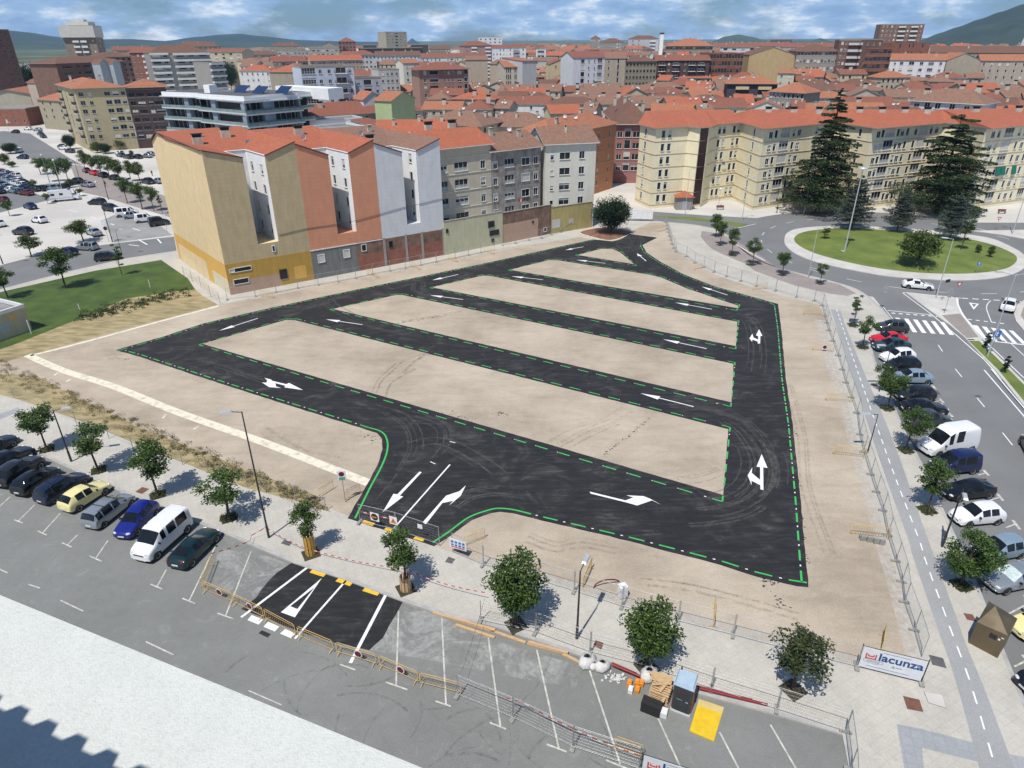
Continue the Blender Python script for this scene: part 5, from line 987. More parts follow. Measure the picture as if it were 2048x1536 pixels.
T('grey block with rows of square windows, two right of the bluish block', (756, 139, 290, 798, 139, 292), 14, ('flat', 0, 0), (.47, .47, .44), sp={0: dict(cols=[.2, .45, .65, .88], w=1.1, h=1.2)}, z0=0)
T('ivory block with scattered small windows left of the brown balcony block', (806, 127, 300, 838, 124, 302), 13, ('gx', 1.6, .3), (.62, .6, .52), 'o', {0: dict(cols=[.25, .75], w=.9), 1: dict(cols=4)}, z0=0)
T('cream and brown block with rows of round white shutters', (837, 138, 275, 936, 135, 280), 14, ('hip', 2.2, 1.2), (.34, .2, .15), 'r', {0: dict(cols=[(.12, 1.2, 1.6, 'w'), (.3, 4, 1.7, 'd'), (.52, 1, 1.2, 'w'), (.6, 1, 1.2, 'w'), (.68, 1, 1.2, 'w'), (.82, 2, 1.3, 'w'), (.95, 1.6, 2, 'd')])}, z0=0, nch=2)
T('pair of blank beige towers with windowed recess between', (931, 120, 330, 975, 118, 330), 14, ('gx', 1.6, .3), (.45, .38, .29), 'a', {1: dict(cols=2)}, z0=0)
T('blank beige wall right of the windowed recess', (979, 124, 326, 1007, 131, 322), 14, ('gx', 1.8, .3), (.44, .37, .29), 'a', z0=0)
T('ivory block with rows of narrow dark windows', (1009, 134, 300, 1043, 132, 302), 18, ('gx', 2.5, .4), (.55, .52, .42), 'o', {0: dict(cols=[.13, .24, .35, .62, .73, .84], w=.55, h=2.0)}, z0=0, frame=m_fdark)
T('blank white gable wall in the middle of the old town', (1045, 126, 296, 1073, 116, 300), 18, ('shed', 1.2, .3), (.52, .53, .52), 'o', z0=0)
T('white gabled building with dark glazed galleries', (1147, 115, 318, 1210, 113, 325), 14, ('gx', 2.4, .3), (.66, .68, .7), 'r', {0: dict(cols=[(.3, 2, 2, 'd'), (.5, .7, 1.3, 'w'), (.68, .7, 1.3, 'w'), (.85, 2.6, 2, 'g')])}, z0=0)
T('beige gabled building beside the white galleries', (1210, 115, 322, 1252, 117, 322), 14, ('gx', 2.8, .3), (.42, .36, .28), 'a', {0: dict(cols=[.2, (.65, 1, 2.4, 'd')], w=.8)}, z0=0)
T('long buff building with rows of square windows and dark roof', (1252, 121, 330, 1314, 121, 334), 16, ('hip', 2.6, .6), (.3, .27, .2), 'b', {0: dict(cols=9, w=1.0, h=1.2)}, z0=0, nch=3, frame=m_fdark)
T('dark brick flats with grey balconies and orange roof', (1312, 120, 345, 1420, 119, 348), 14, ('gx', 2.2, .6), DB, 'r', {0: dict(cols=[(.12, 3, 1.3, 'b'), (.25, 1, 1.2, 'w'), (.38, 3, 1.3, 'b'), (.55, 1, 1.2, 'w'), (.68, 3, 1.3, 'b'), (.85, 3, 1.3, 'b')])}, z0=0, nch=2, ndish=2)
T('red brick building with double rows of tall windows', (1421, 107, 380, 1488, 107, 385), 20, ('flat', 0, 0), RB, sp={0: dict(cols=11, w=1.4, h=2.1, fh=3.4)}, z0=0, frame=m_fdark, fasc=RB)
T('white grey striped flats behind the red brick building', (1441, 92, 470, 1512, 94, 470), 16, ('gx', 2.6, .6), (.55, .55, .54), 'r', {0: dict(cols=[(.15, 3, 1.5, 'd'), (.4, 3, 1.5, 'd'), (.65, 3, 1.5, 'd'), (.9, 3, 1.5, 'd')])}, nch=4)
T('large blank ochre yellow gable wall', (1499, 110, 325, 1592, 108, 330), 22, ('gy', 3.6, .2), (.52, .385, .2), 'b', z0=0)
T('pale building with two bands of white framed windows', (1595, 101, 400, 1680, 101, 405), 20, ('hip', 3, .8), (.33, .31, .26), 'b', {0: dict(cols=12, w=1.3, h=1.7, fh=3.6)}, z0=0)
T('dark brick tower with white balcony bands', (1680, 80, 410, 1731, 80, 412), 15, ('flat', 0, 0), BR, sp={0: dict(cols=[(.13, 1, 1.4, 'w'), (.28, 1, 1.4, 'w'), (.6, 4.5, 1.2, 's'), (.9, 1.6, 1.2, 's')], fh=3.1)}, balc=pw((.62, .6, .56)))
T('brown brick side wing of the banded tower', (1731, 80, 412, 1768, 78, 420), 15, ('flat', 0, 0), BR, sp={0: dict(cols=3, w=1)})
T('red brick institutional building with large dark windows', (1733, 97, 370, 1785, 97, 374), 22, ('flat', 0, 0), RB, sp={0: dict(cols=6, w=2.0, h=1.9, fh=3.4)}, z0=0, frame=m_fdark, fasc=RB)
T('stepped red brick wing with slit windows', (1785, 93, 376, 1863, 80, 385), 20, ('flat', 0, 0), RB, sp={0: dict(cols=[.2, .45, .55, .8], w=.7, h=2, fh=4)}, z0=0, frame=m_fdark, fasc=RB)
T('brown tower with rounded balconies, tallest on the right skyline', (1763, 49, 520, 1850, 48, 525), 20, ('flat', 0, 0), BR, sp={0: dict(cols=[.06, .15, .26, .36, (.5, 4, 1.3, 's'), .64, (.78, 4, 1.3, 's'), .93], w=1, h=1.4, fh=3.1, nf=9)}, balc=pw((.62, .6, .56)))
T('white fronted building with paired windows right of the brick one', (1781, 119, 300, 1893, 119, 300), 13, ('gx', 2.6, .4), (.7, .71, .72), 'o', {0: dict(cols=[(.1, .9, 1.3, 'w'), (.22, 1.6, 1.4, 'w'), (.4, 2.4, 1.6, 'w'), (.58, 1.6, 1.4, 'w'), (.75, 2.4, 1.6, 'g'), (.92, 1.2, 1.3, 'w')])}, z0=0, nch=2)
T('double beige gable wall at the end of the white front', (1894, 120, 300, 1962, 120, 305), 16, ('gy', 3.2, .2), (.4, .36, .28), 'o', z0=0)
T('pale house front with small windows and long orange roof at the right edge', (1962, 121, 306, 2075, 120, 310), 13, ('gx', 2.6, .4), (.42, .36, .29), 'o', {0: dict(cols=7, w=.9)}, z0=0)
T('very long brown tiled roof below the dark mountain', (1860, 105, 450, 2090, 103, 450), 20, ('gx', 3.0, .5), (.35, .27, .21), 'b', {0: dict(cols=16, w=1)}, nch=4)
# skyline
T('white rounded penthouse building on the skyline', (957, 74, 600, 1004, 74, 600), 16, ('flat', 0, 0), (.62, .64, .65), sp={0: dict(cols=5, w=1.8)})
T('brown roofed terraced building below the white penthouse', (928, 90, 520, 984, 90, 525), 18, ('hip', 3.2, .6), (.36, .22, .19), 'r', {0: dict(cols=[.1, (.35, 4, 1.5, 's'), .6, (.85, 4, 1.5, 's')])}, nch=3)
T('white house with arched gallery right of the terraced building', (984, 95, 470, 1024, 95, 470), 14, ('gx', 2, .4), (.66, .68, .7), 'r', {0: dict(cols=6, w=1)})
T('white flats with dark red roof beside the arched gallery', (1024, 94, 460, 1052, 94, 460), 14, ('gx', 2.2, .4), (.64, .65, .66), 'r', {0: dict(cols=[(.3, 4, 1.6, 'b'), (.8, 1.2, 1.3, 'w')])})
T('white stepped flats with dark balconies', (1072, 98, 440, 1092, 98, 440), 12, ('flat', 0, 0), (.64, .66, .68), sp={0: dict(cols=[(.5, 5, 1.7, 'd')])})
T('grey beige tower building with domed roof hut, left of the pair', (1181, 77, 600, 1201, 77, 600), 14, ('hip', 3, .2), (.3, .28, .25), 'b', {0: dict(cols=4)})
T('grey beige long building with roof huts on the skyline', (1200, 84, 600, 1248, 84, 600), 18, ('hip', 3.4, .3), (.3, .28, .25), 'b', {0: dict(cols=9)}, nch=2)
T('white and grey angular building with tall chimney on the skyline', (1257, 76, 560, 1318, 78, 560), 16, ('hip', 2.6, .3), (.5, .5, .5), 'b', {0: dict(cols=[.15, .35, (.8, 4, 1.4, 's')])})
p = PD(1324, 68, 545); ch = thing('chimney_stack', 'white chimney stack with black top on the skyline', 'chimney', (p.x, p.y, 8)); mb = MB(); mb.box((0, 0, (p.z-8)/2), (2.4, 2, p.z-8)); mb.build('shaft', m_ws, ch); mb = MB(); mb.box((0, 0, p.z-7.6), (2.8, 2.4, .9)); mb.build('cap', m_black, ch)
T('broad red roofed building with loggia below the skyline', (1332, 91, 480, 1426, 90, 480), 26, ('hip', 4.4, 1.2), (.3, .23, .17), 'o', {0: dict(cols=14, w=1.5, h=1.6)}, nch=3)
for i, (x0, x1, y, d, w_) in enumerate(((1426, 1500, 92, 640, .5), (1500, 1580, 91, 660, .45), (1560, 1680, 93, 600, .4))): T('long red tiled row on the right skyline, %s' % ('nearest the loggia building', 'middle one', 'in front of the brick tower')[i], (x0, y, d, x1, y, d), 16, ('gx', 3, .5), (w_, w_*.8, w_*.7), 'r', {0: dict(cols=12, w=1.2)}, nch=5)
T('dark flat building perched on the skyline left of the brick tower', (1541, 79, 800, 1585, 78, 800), 20, ('flat', 0, 0), (.08, .09, .1))
T('octagonal brick building with low pyramid roof on the skyline', (676, 82, 560, 711, 83, 560), 15, ('hip', 3.2, .4), (.27, .14, .12), 'r', {0: dict(cols=5, w=1.4)}, frame=m_fdark)
T('beige residential tower on the centre skyline', (771, 64, 680, 813, 64, 690), 20, ('flat', 0, 0), (.36, .32, .25), sp={0: dict(cols=[.1, .3, (.5, 4, 1.5, 'd'), .7, .9], w=1.4, fh=3.1, nf=9)})
T('low black glass building below the beige tower', (722, 96, 560, 845, 96, 570), 14, ('flat', 0, 0), (.03, .03, .035))
T('small dark pavilion on the skyline', (726, 90, 620, 753, 90, 620), 10, ('flat', 0, 0), (.06, .06, .07))
T('second dark pavilion right of the beige tower', (822, 89, 620, 856, 89, 620), 10, ('flat', 0, 0), (.06, .06, .06))
T('olive terraced roof building right of the pavilions', (856, 97, 560, 900, 98, 560), 14, ('hip', 2.6, .3), (.22, .2, .14), 'b', {0: dict(cols=8)})
T('grey and white building with crooked roof huts on the centre left skyline', (622, 96, 520, 677, 97, 520), 14, ('flat', 0, 0), (.45, .43, .38), sp={0: dict(cols=6, w=2)}, nch=2)
T('low grey building with pitched roof hut on the skyline', (642, 90, 600, 672, 90, 600), 12, ('gy', 2.8, .3), (.36, .33, .28), 'b')
T('pale white topped row left of centre on the skyline', (555, 102, 520, 625, 101, 520), 12, ('flat', 0, 0), (.45, .44, .4), sp={0: dict(cols=9, w=1.4)}, nch=3)
T('olive beige roofs far left of centre', (540, 92, 640, 602, 91, 640), 14, ('hip', 3, .3), (.3, .27, .22), 'b', {0: dict(cols=8)}, nch=2)
T('white fronted row with dark square windows and brown roof', (752, 110, 430, 841, 110, 432), 14, ('gx', 2.6, .5), (.62, .64, .66), 'b', {0: dict(cols=12, w=1.1, h=1.2)}, nch=4)
T('white row with red roof right of the square windowed row', (842, 113, 420, 908, 115, 420), 13, ('gx', 2.4, .4), (.6, .6, .6), 'r', {0: dict(cols=8, w=1)}, nch=2)
T('cream row with small dark windows and red roof', (910, 113, 430, 972, 113, 432), 13, ('gx', 2.2, .4), (.6, .56, .44), 'r', {0: dict(cols=6, w=1)}, nch=2)
T('white house with zigzag white gallery under a red roof', (706, 109, 400, 752, 108, 402), 13, ('hip', 2.6, .5), (.6, .6, .58), 'r', {0: dict(cols=6, w=1.4)})
T('long beige building with wide orange roof', (620, 119, 390, 725, 119, 395), 14, ('gx', 2.6, .6), (.46, .36, .28), 'n', {0: dict(cols=14, w=1.1)}, fasc=m_fascw)
T('long brown building with dull red roof left of the orange one', (546, 122, 385, 620, 121, 388), 14, ('gx', 2.6, .6), (.36, .25, .18), 'r', {0: dict(cols=9, w=1.6)}, nch=3)
T('yellow double gabled hall with white canopy', (1100, 127, 360, 1147, 127, 362), 14, ('gy', 2.4, .3), (.6, .5, .3), 'r', {0: dict(cols=2, nf=1)}, z0=0)
T('pale green gabled house', (782, 199, 222, 829, 197, 232), 7, ('gy', 2.4, .4), (.42, .5, .27), 'o', z0=0, name='gabled_house', cat='house')
T('small white gabled house left of the pale green one', (726, 198, 232, 765, 197, 235), 9, ('gy', 2.4, .3), (.68, .7, .72), 'o', z0=0, name='gabled_house', cat='house')
T('modern orange roofed house with yellow balconies above dark wall', (1456, 165, 260, 1556, 166, 262), 14, ('hip', 2.4, .9), (.06, .06, .07), 'o', {0: dict(cols=[(.3, 4, 1.2, 's'), (.75, 4, 1.2, 's')], nf=3)}, z0=0, balc=pw((.6, .52, .33)), ndish=3, nch=1)
T('ivory small tower house beside the yellow balconies', (1556, 146, 290, 1590, 144, 290), 10, ('hip', 2, .5), (.55, .52, .4), 'o', {0: dict(cols=2, w=1)}, z0=0)
T('stone and glass gallery house with orange hip roof', (1540, 181, 225, 1610, 184, 220), 12, ('hip', 2.8, .7), (.33, .3, .26), 'o', {0: dict(cols=8, w=.9, h=1.8)}, z0=0)
T('pale blue white long house with bright white eaves', (1822, 200, 195, 1968, 204, 190), 12, ('hip', 3.2, .7), (.55, .58, .62), 'a', {0: dict(cols=[.1, .25, .4, .6, .8], w=1.6, h=1.8)}, z0=0, fasc=m_fascw, nch=3, chk=1)
# church spire
p = PD(2056, 87, 560); sp_ = thing('church_spire', 'pale stone church spire at the far right edge', 'church spire', (p.x, p.y, terr(p.x, p.y))); hs_ = PD(2050, 30, 560).z-terr(p.x, p.y); mb = MB()
mb.lathe([(9, 0), (9, hs_*.42), (5.5, hs_*.5), (3.6, hs_*.7), (1.2, hs_*.88), (.7, hs_*.95), (.05, hs_)], n=8, sm=False); mb.build('steeple', M('pale_stone', (.55, .53, .48), (.4, .39, .36), .3), sp_)
mb = MB()
for i in range(8): a = i*math.pi/4; mb.box((math.cos(a)*6.6, math.sin(a)*6.6, hs_*.48), (1.6, 1.6, hs_*.25), a, taper=.3)
mb.build('pinnacles', MC['pale_stone'], sp_)
# the mass of tiled houses between them
wallc = [(.6, .58, .52), (.55, .48, .36), (.45, .38, .3), (.66, .66, .64), (.58, .5, .34), (.4, .35, .3), (.5, .44, .38)]; wn = ['ivory', 'beige', 'tan', 'white', 'cream', 'grey', 'sand']
tn_ = {'n': 'red', 'o': 'orange', 'a': 'mottled', 'b': 'brown', 'r': 'crimson'}
where = lambda x: 'left' if x < 700 else 'centre' if x < 1300 else 'right'
rows = [(231, 1760, 2120), (224, 1100, 1180), (224, 1310, 1420), (222, 1610, 1830), (216, 850, 1010), (215, 1290, 1600), (213, 1700, 2120), (206, 1000, 1290), (204, 1180, 1500), (203, 1960, 2120), (198, 850, 1180), (195, 1290, 1700), (192, 1700, 2120),
        (188, 860, 1290), (181, 780, 1300), (184, 1290, 1530), (174, 900, 1450), (178, 1600, 2120), (169, 1600, 2120), (167, 1000, 1480), (160, 1590, 2120), (160, 1290, 1460), (153, 1600, 2120), (153, 1290, 1500), (162, 1040, 1150), (152, 1050, 1150), (152, 1430, 1500), (147, 1592, 1790), (147, 1960, 2120), (150, 620, 850), (143, 1060, 1150), (130, 480, 545), (128, 725, 860), (131, 860, 930),
        (121, 470, 550), (117, 540, 720), (121, 1075, 1150), (110, 1050, 1340), (110, 1360, 1430), (107, 560, 700), (104, 1050, 1260), (98, 900, 1340), (100, 1400, 1440), (112, 1680, 1740), (95, 1040, 1260), (98, 1590, 1680), (93, 1850, 2080), (90, 1050, 1180), (160, 62, 130), (98, 500, 700), (95, 700, 900), (88, 1300, 1440), (135, 1500, 1560), (215, 596, 620)]
kinds = ['gx', 'gx', 'hip', 'gy', 'gx', 'hip', 'gx']; ys = sorted({r[0] for r in rows}, reverse=True)
seen = {}
LM = []
for o_ in list(C.objects):
    if o_.get('category') in ('apartment block', 'building', 'tower', 'hut') and len(o_.children):
        c_ = Vector((0, 0, 0)); rf_ = [q for q in o_.children if q.name.startswith('roof')]
        v_ = o_.location+(Vector(rf_[0].bound_box[0])+Vector(rf_[0].bound_box[6]))/2 if rf_ else o_.location; q_ = v_-Vector((0, 0, CAMZ)); qc = Vector((q_.dot(Vector((right.x, right.y, right.z))), -q_.dot(down), 0)); zc_ = q_.dot(fwd)
        if zc_ > 1: LM.append((1024+FPX*q_.dot(right)/zc_, 768+FPX*q_.dot(down)/zc_, ' '.join(re.split(r' with | behind | right | left | in | at | on | below | beside | under | and | between | below|, | perched | rising | of ', o_['label'])[0].split()[:6])))
near_ = {'n': 'red', 'o': 'orange', 'a': 'mottled', 'b': 'brown', 'r': 'brick'}
for ri, (y, xa, xb) in enumerate(rows):
    x = xa+rg.uniform(-6, 4); k_ = 0; zr = zt_(y)
    while x < xb-8:
        pc_ = P(x, y, zr); d = pc_.length; wpx = rg.uniform(8, 20)/d*1500; x2 = min(x+wpx, xb+8)
        if x2-x < 9: break
        zz = zr+rg.uniform(-.9, 1.1); yy = y+rg.uniform(-1, 1)*(2.0 if y > 150 else .8); a_, b_ = P(x, yy, zz), P(x2-.6, yy+rg.uniform(-1, 1)*(1.3 if y > 150 else .4), zz)
        tl = rg.choice('nnoaaaaarrrbb'); w_ = rg.randrange(7); kd = rg.choice(kinds); dep = rg.uniform(10, 13); h_ = rg.uniform(1.8, 2.6)*(1.1 if kd == 'gy' else 1); k_ += 1; L = (b_-a_).length
        if kd == 'gy' and L > 13: kd = 'gx'
        cxp = (x+x2)/2; ni_ = min(LM, key=lambda q: abs(q[0]-cxp)+2.2*abs(q[1]-y)); dx = cxp-ni_[0]; rel = ('below ' if y > ni_[1]+8 else 'above ' if y < ni_[1]-8 else 'level with ') if abs(dx) < 25 else ('right of ' if dx > 0 else 'left of ')
        for ex_ in ('', ' and small', ' and wide', ' and low', ' and plain', ' and tidy', ' and faded', ' and weathered', ' and narrow'):
            lab = '%s %s roof%s, %s walls, %sthe %s' % (tn_[tl], {'gx': 'long', 'gy': 'gabled', 'hip': 'hipped'}[kd], '', wn[w_], rel, ni_[2])
            if lab not in seen: break
            w_ = (w_+1) % 7; tl = rg.choice('nnoaaaarrrb') if ex_ else tl
        seen[lab] = 1
        T(lab, None, dep, (kd, h_, .45), wallc[w_], tl, {0: dict(cols=max(2, int(L/2.6)), w=rg.uniform(.8, 1.3), nf=2, pr=.85)}, name='tiled_house', cat='house', nch=rg.choice((0, 1, 1, 2)) if y > 125 else rg.choice((0, 0, 1)), ndish=rg.choice((0, 0, 1, 2)) if y > 160 else 0, chk=3, group='tiled houses of the old town', frame=rg.choice((m_frame, m_fdark, m_falu)), at=([a_, b_]+rect(a_, b_, dep)[2:], zz))
        x = x2+rg.choice((0, 0, 0, 1, 5, 12))*(y-60)/120
# ------------------------------------------------------------------ mountains
def ridge(name, prof, dist, depth, c1, c2, sc, seed=0, z0=0, kind='structure', far=None):
    rnd = random.Random(seed); g = MB(); n = 90; m_ = 14; xs = [prof[0][0]+(prof[-1][0]-prof[0][0])*i/n for i in range(n+1)]
    def py(x):
        for a, b in zip(prof, prof[1:]):
            if a[0] <= x <= b[0]: t = (x-a[0])/(b[0]-a[0]); t = t*t*(3-2*t)*.5+t*.5; return a[1]+(b[1]-a[1])*t
        return prof[-1][1]
    rowsv = []
    for i, x in enumerate(xs):
        top = PD(x, py(x), dist); dr = Vector((top.x, top.y, 0)).normalized(); col = []
        for j in range(-m_, m_+1):
            t = 1-abs(j)/m_; h = z0+(top.z-z0)*(t**1.25); wv = math.sin(i*.55+j*.7+seed)*math.sin(i*.23-j*.31)*(1-abs(2*t-1))*(top.z-z0)*.1
            col.append((top.x+dr.x*depth*j/m_, top.y+dr.y*depth*j/m_, h+wv))
        rowsv.append(col)
    w = 2*m_+1; g.add([v for c in rowsv for v in c], [(i*w+j, (i+1)*w+j, (i+1)*w+j+1, i*w+j+1) for i in range(n) for j in range(w-1)], 0, True)
    return g.build(name, M(name+'_cover_%d' % seed, c1, c2, sc, rough=1, detail=10, lo=.4, hi=.6), kind=kind)
ridge('hills', [(-260, 90), (-60, 66), (22, 61), (60, 65), (110, 73), (160, 79), (260, 78), (330, 82), (390, 74), (450, 68.5), (480, 67.5), (520, 72), (600, 80), (700, 83), (790, 85), (850, 96)], 5400, 1300, (.03, .06, .04), (.015, .03, .022), .002, 1)
ridge('hills', [(-200, 92), (-20, 76), (200, 88), (420, 84), (600, 90), (760, 97)], 4300, 900, (.04, .065, .03), (.02, .035, .018), .003, 5)
ridge('hills', [(796, 96), (812, 86), (824, 77), (838, 85), (856, 94)], 6200, 500, (.03, .05, .04), (.018, .03, .025), .002, 2)
ridge('hills', [(880, 106), (905, 96), (925, 87), (940, 85), (985, 88), (1100, 98)], 5600, 500, (.03, .05, .04), (.018, .03, .025), .002, 3)
ridge('hills', [(1405, 98), (1432, 80), (1450, 73), (1478, 69), (1500, 73), (1530, 80), (1570, 88), (1590, 80), (1625, 81), (1640, 76), (1660, 82), (1690, 96)], 3900, 600, (.05, .085, .055), (.03, .05, .035), .004, 4)
ridge('mountain', [(1825, 92), (1850, 77), (1880, 66), (1915, 54), (1960, 38), (2000, 24), (2048, 8), (2140, -20), (2260, -46), (2420, -20), (2640, 60)], 3300, 1000, (.028, .052, .028), (.014, .03, .017), .006, 6)
# ------------------------------------------------------------------ vehicles
def paint(name, c, metal=0.0):
    if name in MC: return MC[name]
    m, n, l, b = nodes(name); b.inputs['Base Color'].default_value = c4(c); b.inputs['Roughness'].default_value = 0.28; b.inputs['Metallic'].default_value = metal; b.inputs['Coat Weight'].default_value = 0.5; b.inputs['Coat Roughness'].default_value = 0.04
    g = noise(n, l, 3, 4); l.new(ramp(n, l, g, [(0.3, tuple(x*.93 for x in c)), (0.7, c)]).outputs[0], b.inputs['Base Color']); MC[name] = m; return m
PT = {k: paint('paint_'+k, *v) for k, v in dict(white=((.78, .79, .79),), black=((.006, .007, .009),), darkblue=((.008, .014, .04),), darkgreen=((.004, .022, .025),), grey=((.06, .07, .075), .4), silver=((.36, .4, .43), .5), lightblue=((.3, .4, .48), .35), blue=((.008, .015, .19),), yellow=((.8, .71, .33),), red=((.6, .01, .025),), maroon=((.12, .006, .012),), charcoal=((.02, .022, .026), .2), navy=((.008, .015, .07),), teal=((.02, .06, .075), .2), green=((.06, .14, .11),)).items()}
m_cg = M('car_glass', (0.012, 0.015, 0.018), (0.006, 0.007, 0.009), 1, rough=0.04); m_trim = M('black_plastic', (0.018, 0.018, 0.019), rough=0.6); m_tyre = M('tyre_rubber', (0.02, 0.02, 0.02), rough=0.9); m_rim = M('alloy_rim', (0.5, 0.51, 0.53), rough=0.35, metal=0.7)
m_hl = M('headlamp_lens', (0.6, 0.62, 0.64), rough=0.1); m_tl = M('tail_lamp_lens', (0.35, 0.015, 0.012), rough=0.2); m_plate = M('number_plate', (0.7, 0.7, 0.68), rough=0.5); m_shade = M('windscreen_sunshade', (0.62, 0.7, 0.7), (0.4, 0.5, 0.5), 6, rough=.3)
CARS = dict(
 hatch=(1.72, [(0, .3, .5, .54, .6, .5, 'h'), (.1, .2, .62, .67, .8, .66, 'h'), (.7, .2, .78, .84, .85, .7, 'h'), (1.12, .2, .86, .92, .86, .7, 'w'), (1.78, .2, .9, 1.36, .86, .58, 'c'), (2.3, .2, .92, 1.45, .86, .58, 'c'), (2.42, .2, .92, 1.455, .86, .58, 'p'), (2.5, .2, .92, 1.455, .86, .58, 'c'), (3.2, .2, .95, 1.43, .86, .57, 'p'), (3.45, .2, .96, 1.4, .85, .56, 'r'), (3.9, .22, .98, 1.03, .82, .66, 't'), (4.0, .3, .75, .8, .76, .62, 't'), (4.03, .35, .5, .55, .7, .55, 't')]),
 mpv=(1.81, [(0, .3, .52, .56, .6, .5, 'h'), (.1, .2, .66, .72, .84, .7, 'h'), (.65, .2, .86, .92, .89, .72, 'h'), (1.0, .2, .96, 1.02, .9, .72, 'w'), (1.85, .2, 1.0, 1.55, .9, .64, 'c'), (2.4, .2, 1.0, 1.64, .9, .64, 'c'), (2.5, .2, 1.0, 1.645, .9, .64, 'p'), (2.6, .2, 1.0, 1.65, .9, .64, 'c'), (3.5, .2, 1.02, 1.65, .9, .64, 'c'), (3.6, .2, 1.02, 1.645, .9, .64, 'p'), (3.68, .2, 1.02, 1.64, .9, .64, 'c'), (4.25, .22, 1.03, 1.58, .88, .62, 'r'), (4.5, .22, 1.02, 1.08, .86, .7, 't'), (4.58, .3, .75, .8, .82, .68, 't'), (4.6, .35, .5, .55, .75, .6, 't')]),
 sedan=(1.77, [(0, .3, .5, .54, .62, .5, 'h'), (.12, .2, .62, .67, .82, .66, 'h'), (.8, .2, .77, .83, .87, .7, 'h'), (1.3, .2, .85, .9, .88, .7, 'w'), (2.0, .2, .9, 1.34, .88, .56, 'c'), (2.5, .2, .91, 1.41, .88, .57, 'c'), (2.6, .2, .91, 1.415, .88, .57, 'p'), (2.7, .2, .91, 1.415, .88, .57, 'c'), (3.3, .2, .93, 1.36, .88, .55, 'r'), (3.85, .2, .95, 1.02, .86, .68, 't'), (4.35, .22, .93, .98, .82, .66, 't'), (4.5, .3, .75, .8, .76, .62, 't'), (4.55, .35, .5, .55, .7, .55, 't')]),
 suv=(1.84, [(0, .35, .6, .66, .66, .56, 'h'), (.1, .28, .8, .87, .86, .72, 'h'), (.8, .28, .95, 1.02, .91, .75, 'h'), (1.2, .28, 1.02, 1.08, .92, .75, 'w'), (1.85, .28, 1.05, 1.52, .92, .65, 'c'), (2.4, .28, 1.05, 1.62, .92, .65, 'c'), (2.5, .28, 1.05, 1.625, .92, .65, 'p'), (2.6, .28, 1.05, 1.63, .92, .65, 'c'), (3.5, .28, 1.08, 1.6, .92, .64, 'p'), (3.75, .28, 1.08, 1.57, .9, .62, 'r'), (4.2, .3, 1.08, 1.13, .88, .72, 't'), (4.33, .36, .85, .9, .84, .7, 't'), (4.36, .4, .6, .65, .76, .6, 't')]),
 coupe=(1.8, [(0, .28, .46, .5, .62, .5, 'h'), (.12, .18, .58, .63, .84, .68, 'h'), (.85, .18, .73, .79, .89, .72, 'h'), (1.35, .18, .8, .85, .9, .7, 'w'), (2.1, .18, .85, 1.24, .9, .54, 'c'), (2.6, .18, .86, 1.3, .9, .54, 'c'), (3.0, .18, .87, 1.29, .9, .53, 'p'), (3.1, .18, .88, 1.27, .9, .52, 'r'), (3.9, .2, .92, .98, .88, .66, 't'), (4.3, .24, .88, .92, .84, .66, 't'), (4.42, .3, .6, .65, .74, .56, 't')]),
 van=(1.92, [(0, .35, .6, .66, .7, .6, 'h'), (.08, .26, .86, .93, .9, .74, 'h'), (.5, .26, 1.05, 1.12, .95, .78, 'h'), (.85, .26, 1.12, 1.2, .96, .78, 'w'), (1.6, .26, 1.16, 1.84, .96, .8, 'c'), (2.0, .26, 1.16, 1.93, .96, .82, 'p'), (2.25, .26, 1.16, 1.95, .96, .82, 'c'), (3.1, .26, 1.16, 1.96, .96, .82, 'p'), (3.2, .26, 1.16, 1.96, .96, .82, 'c'), (4.3, .26, 1.16, 1.95, .96, .82, 'p'), (4.68, .28, 1.16, 1.92, .95, .81, 'r'), (4.76, .3, 1.1, 1.2, .94, .86, 't'), (4.79, .35, .7, .78, .9, .8, 't')]),
 tallvan=(1.98, [(0, .35, .6, .66, .7, .6, 'h'), (.08, .26, .86, .93, .92, .74, 'h'), (.6, .26, 1.05, 1.13, .97, .78, 'h'), (1.0, .26, 1.15, 1.24, .98, .8, 'w'), (1.75, .26, 1.2, 2.1, .99, .82, 'c'), (2.2, .26, 1.2, 2.4, .99, .86, 'p'), (2.5, .26, 1.3, 2.45, .99, .88, 'c'), (3.3, .26, 1.3, 2.45, .99, .88, 'p'), (4.9, .26, 1.3, 2.45, .99, .88, 'p'), (5.25, .28, 1.3, 2.42, .98, .87, 'p'), (5.33, .3, 1.1, 1.25, .97, .9, 't'), (5.36, .35, .7, .78, .94, .84, 't')]),
 kangoo=(1.76, [(0, .34, .56, .62, .64, .54, 'h'), (.1, .25, .76, .82, .84, .7, 'h'), (.6, .25, .95, 1.01, .88, .72, 'h'), (.95, .25, 1.03, 1.1, .89, .72, 'w'), (1.65, .25, 1.06, 1.68, .89, .7, 'c'), (2.2, .25, 1.06, 1.79, .89, .72, 'c'), (2.3, .25, 1.06, 1.795, .89, .72, 'p'), (2.4, .25, 1.06, 1.8, .89, .72, 'c'), (3.5, .25, 1.06, 1.8, .89, .72, 'p'), (4.0, .27, 1.06, 1.76, .88, .71, 'r'), (4.13, .3, 1.02, 1.1, .87, .76, 't'), (4.18, .35, .7, .76, .82, .7, 't')]))
def submesh(src, keep):
    vm = {}; vs = []; fs = []
    for p in src.polygons:
        if p.material_index in keep:
            f = []
            for v in p.vertices:
                if v not in vm: vm[v] = len(vs); vs.append(src.vertices[v].co.copy())
                f.append(vm[v])
            fs.append(f)
    return vs, fs
CPROTO = {}
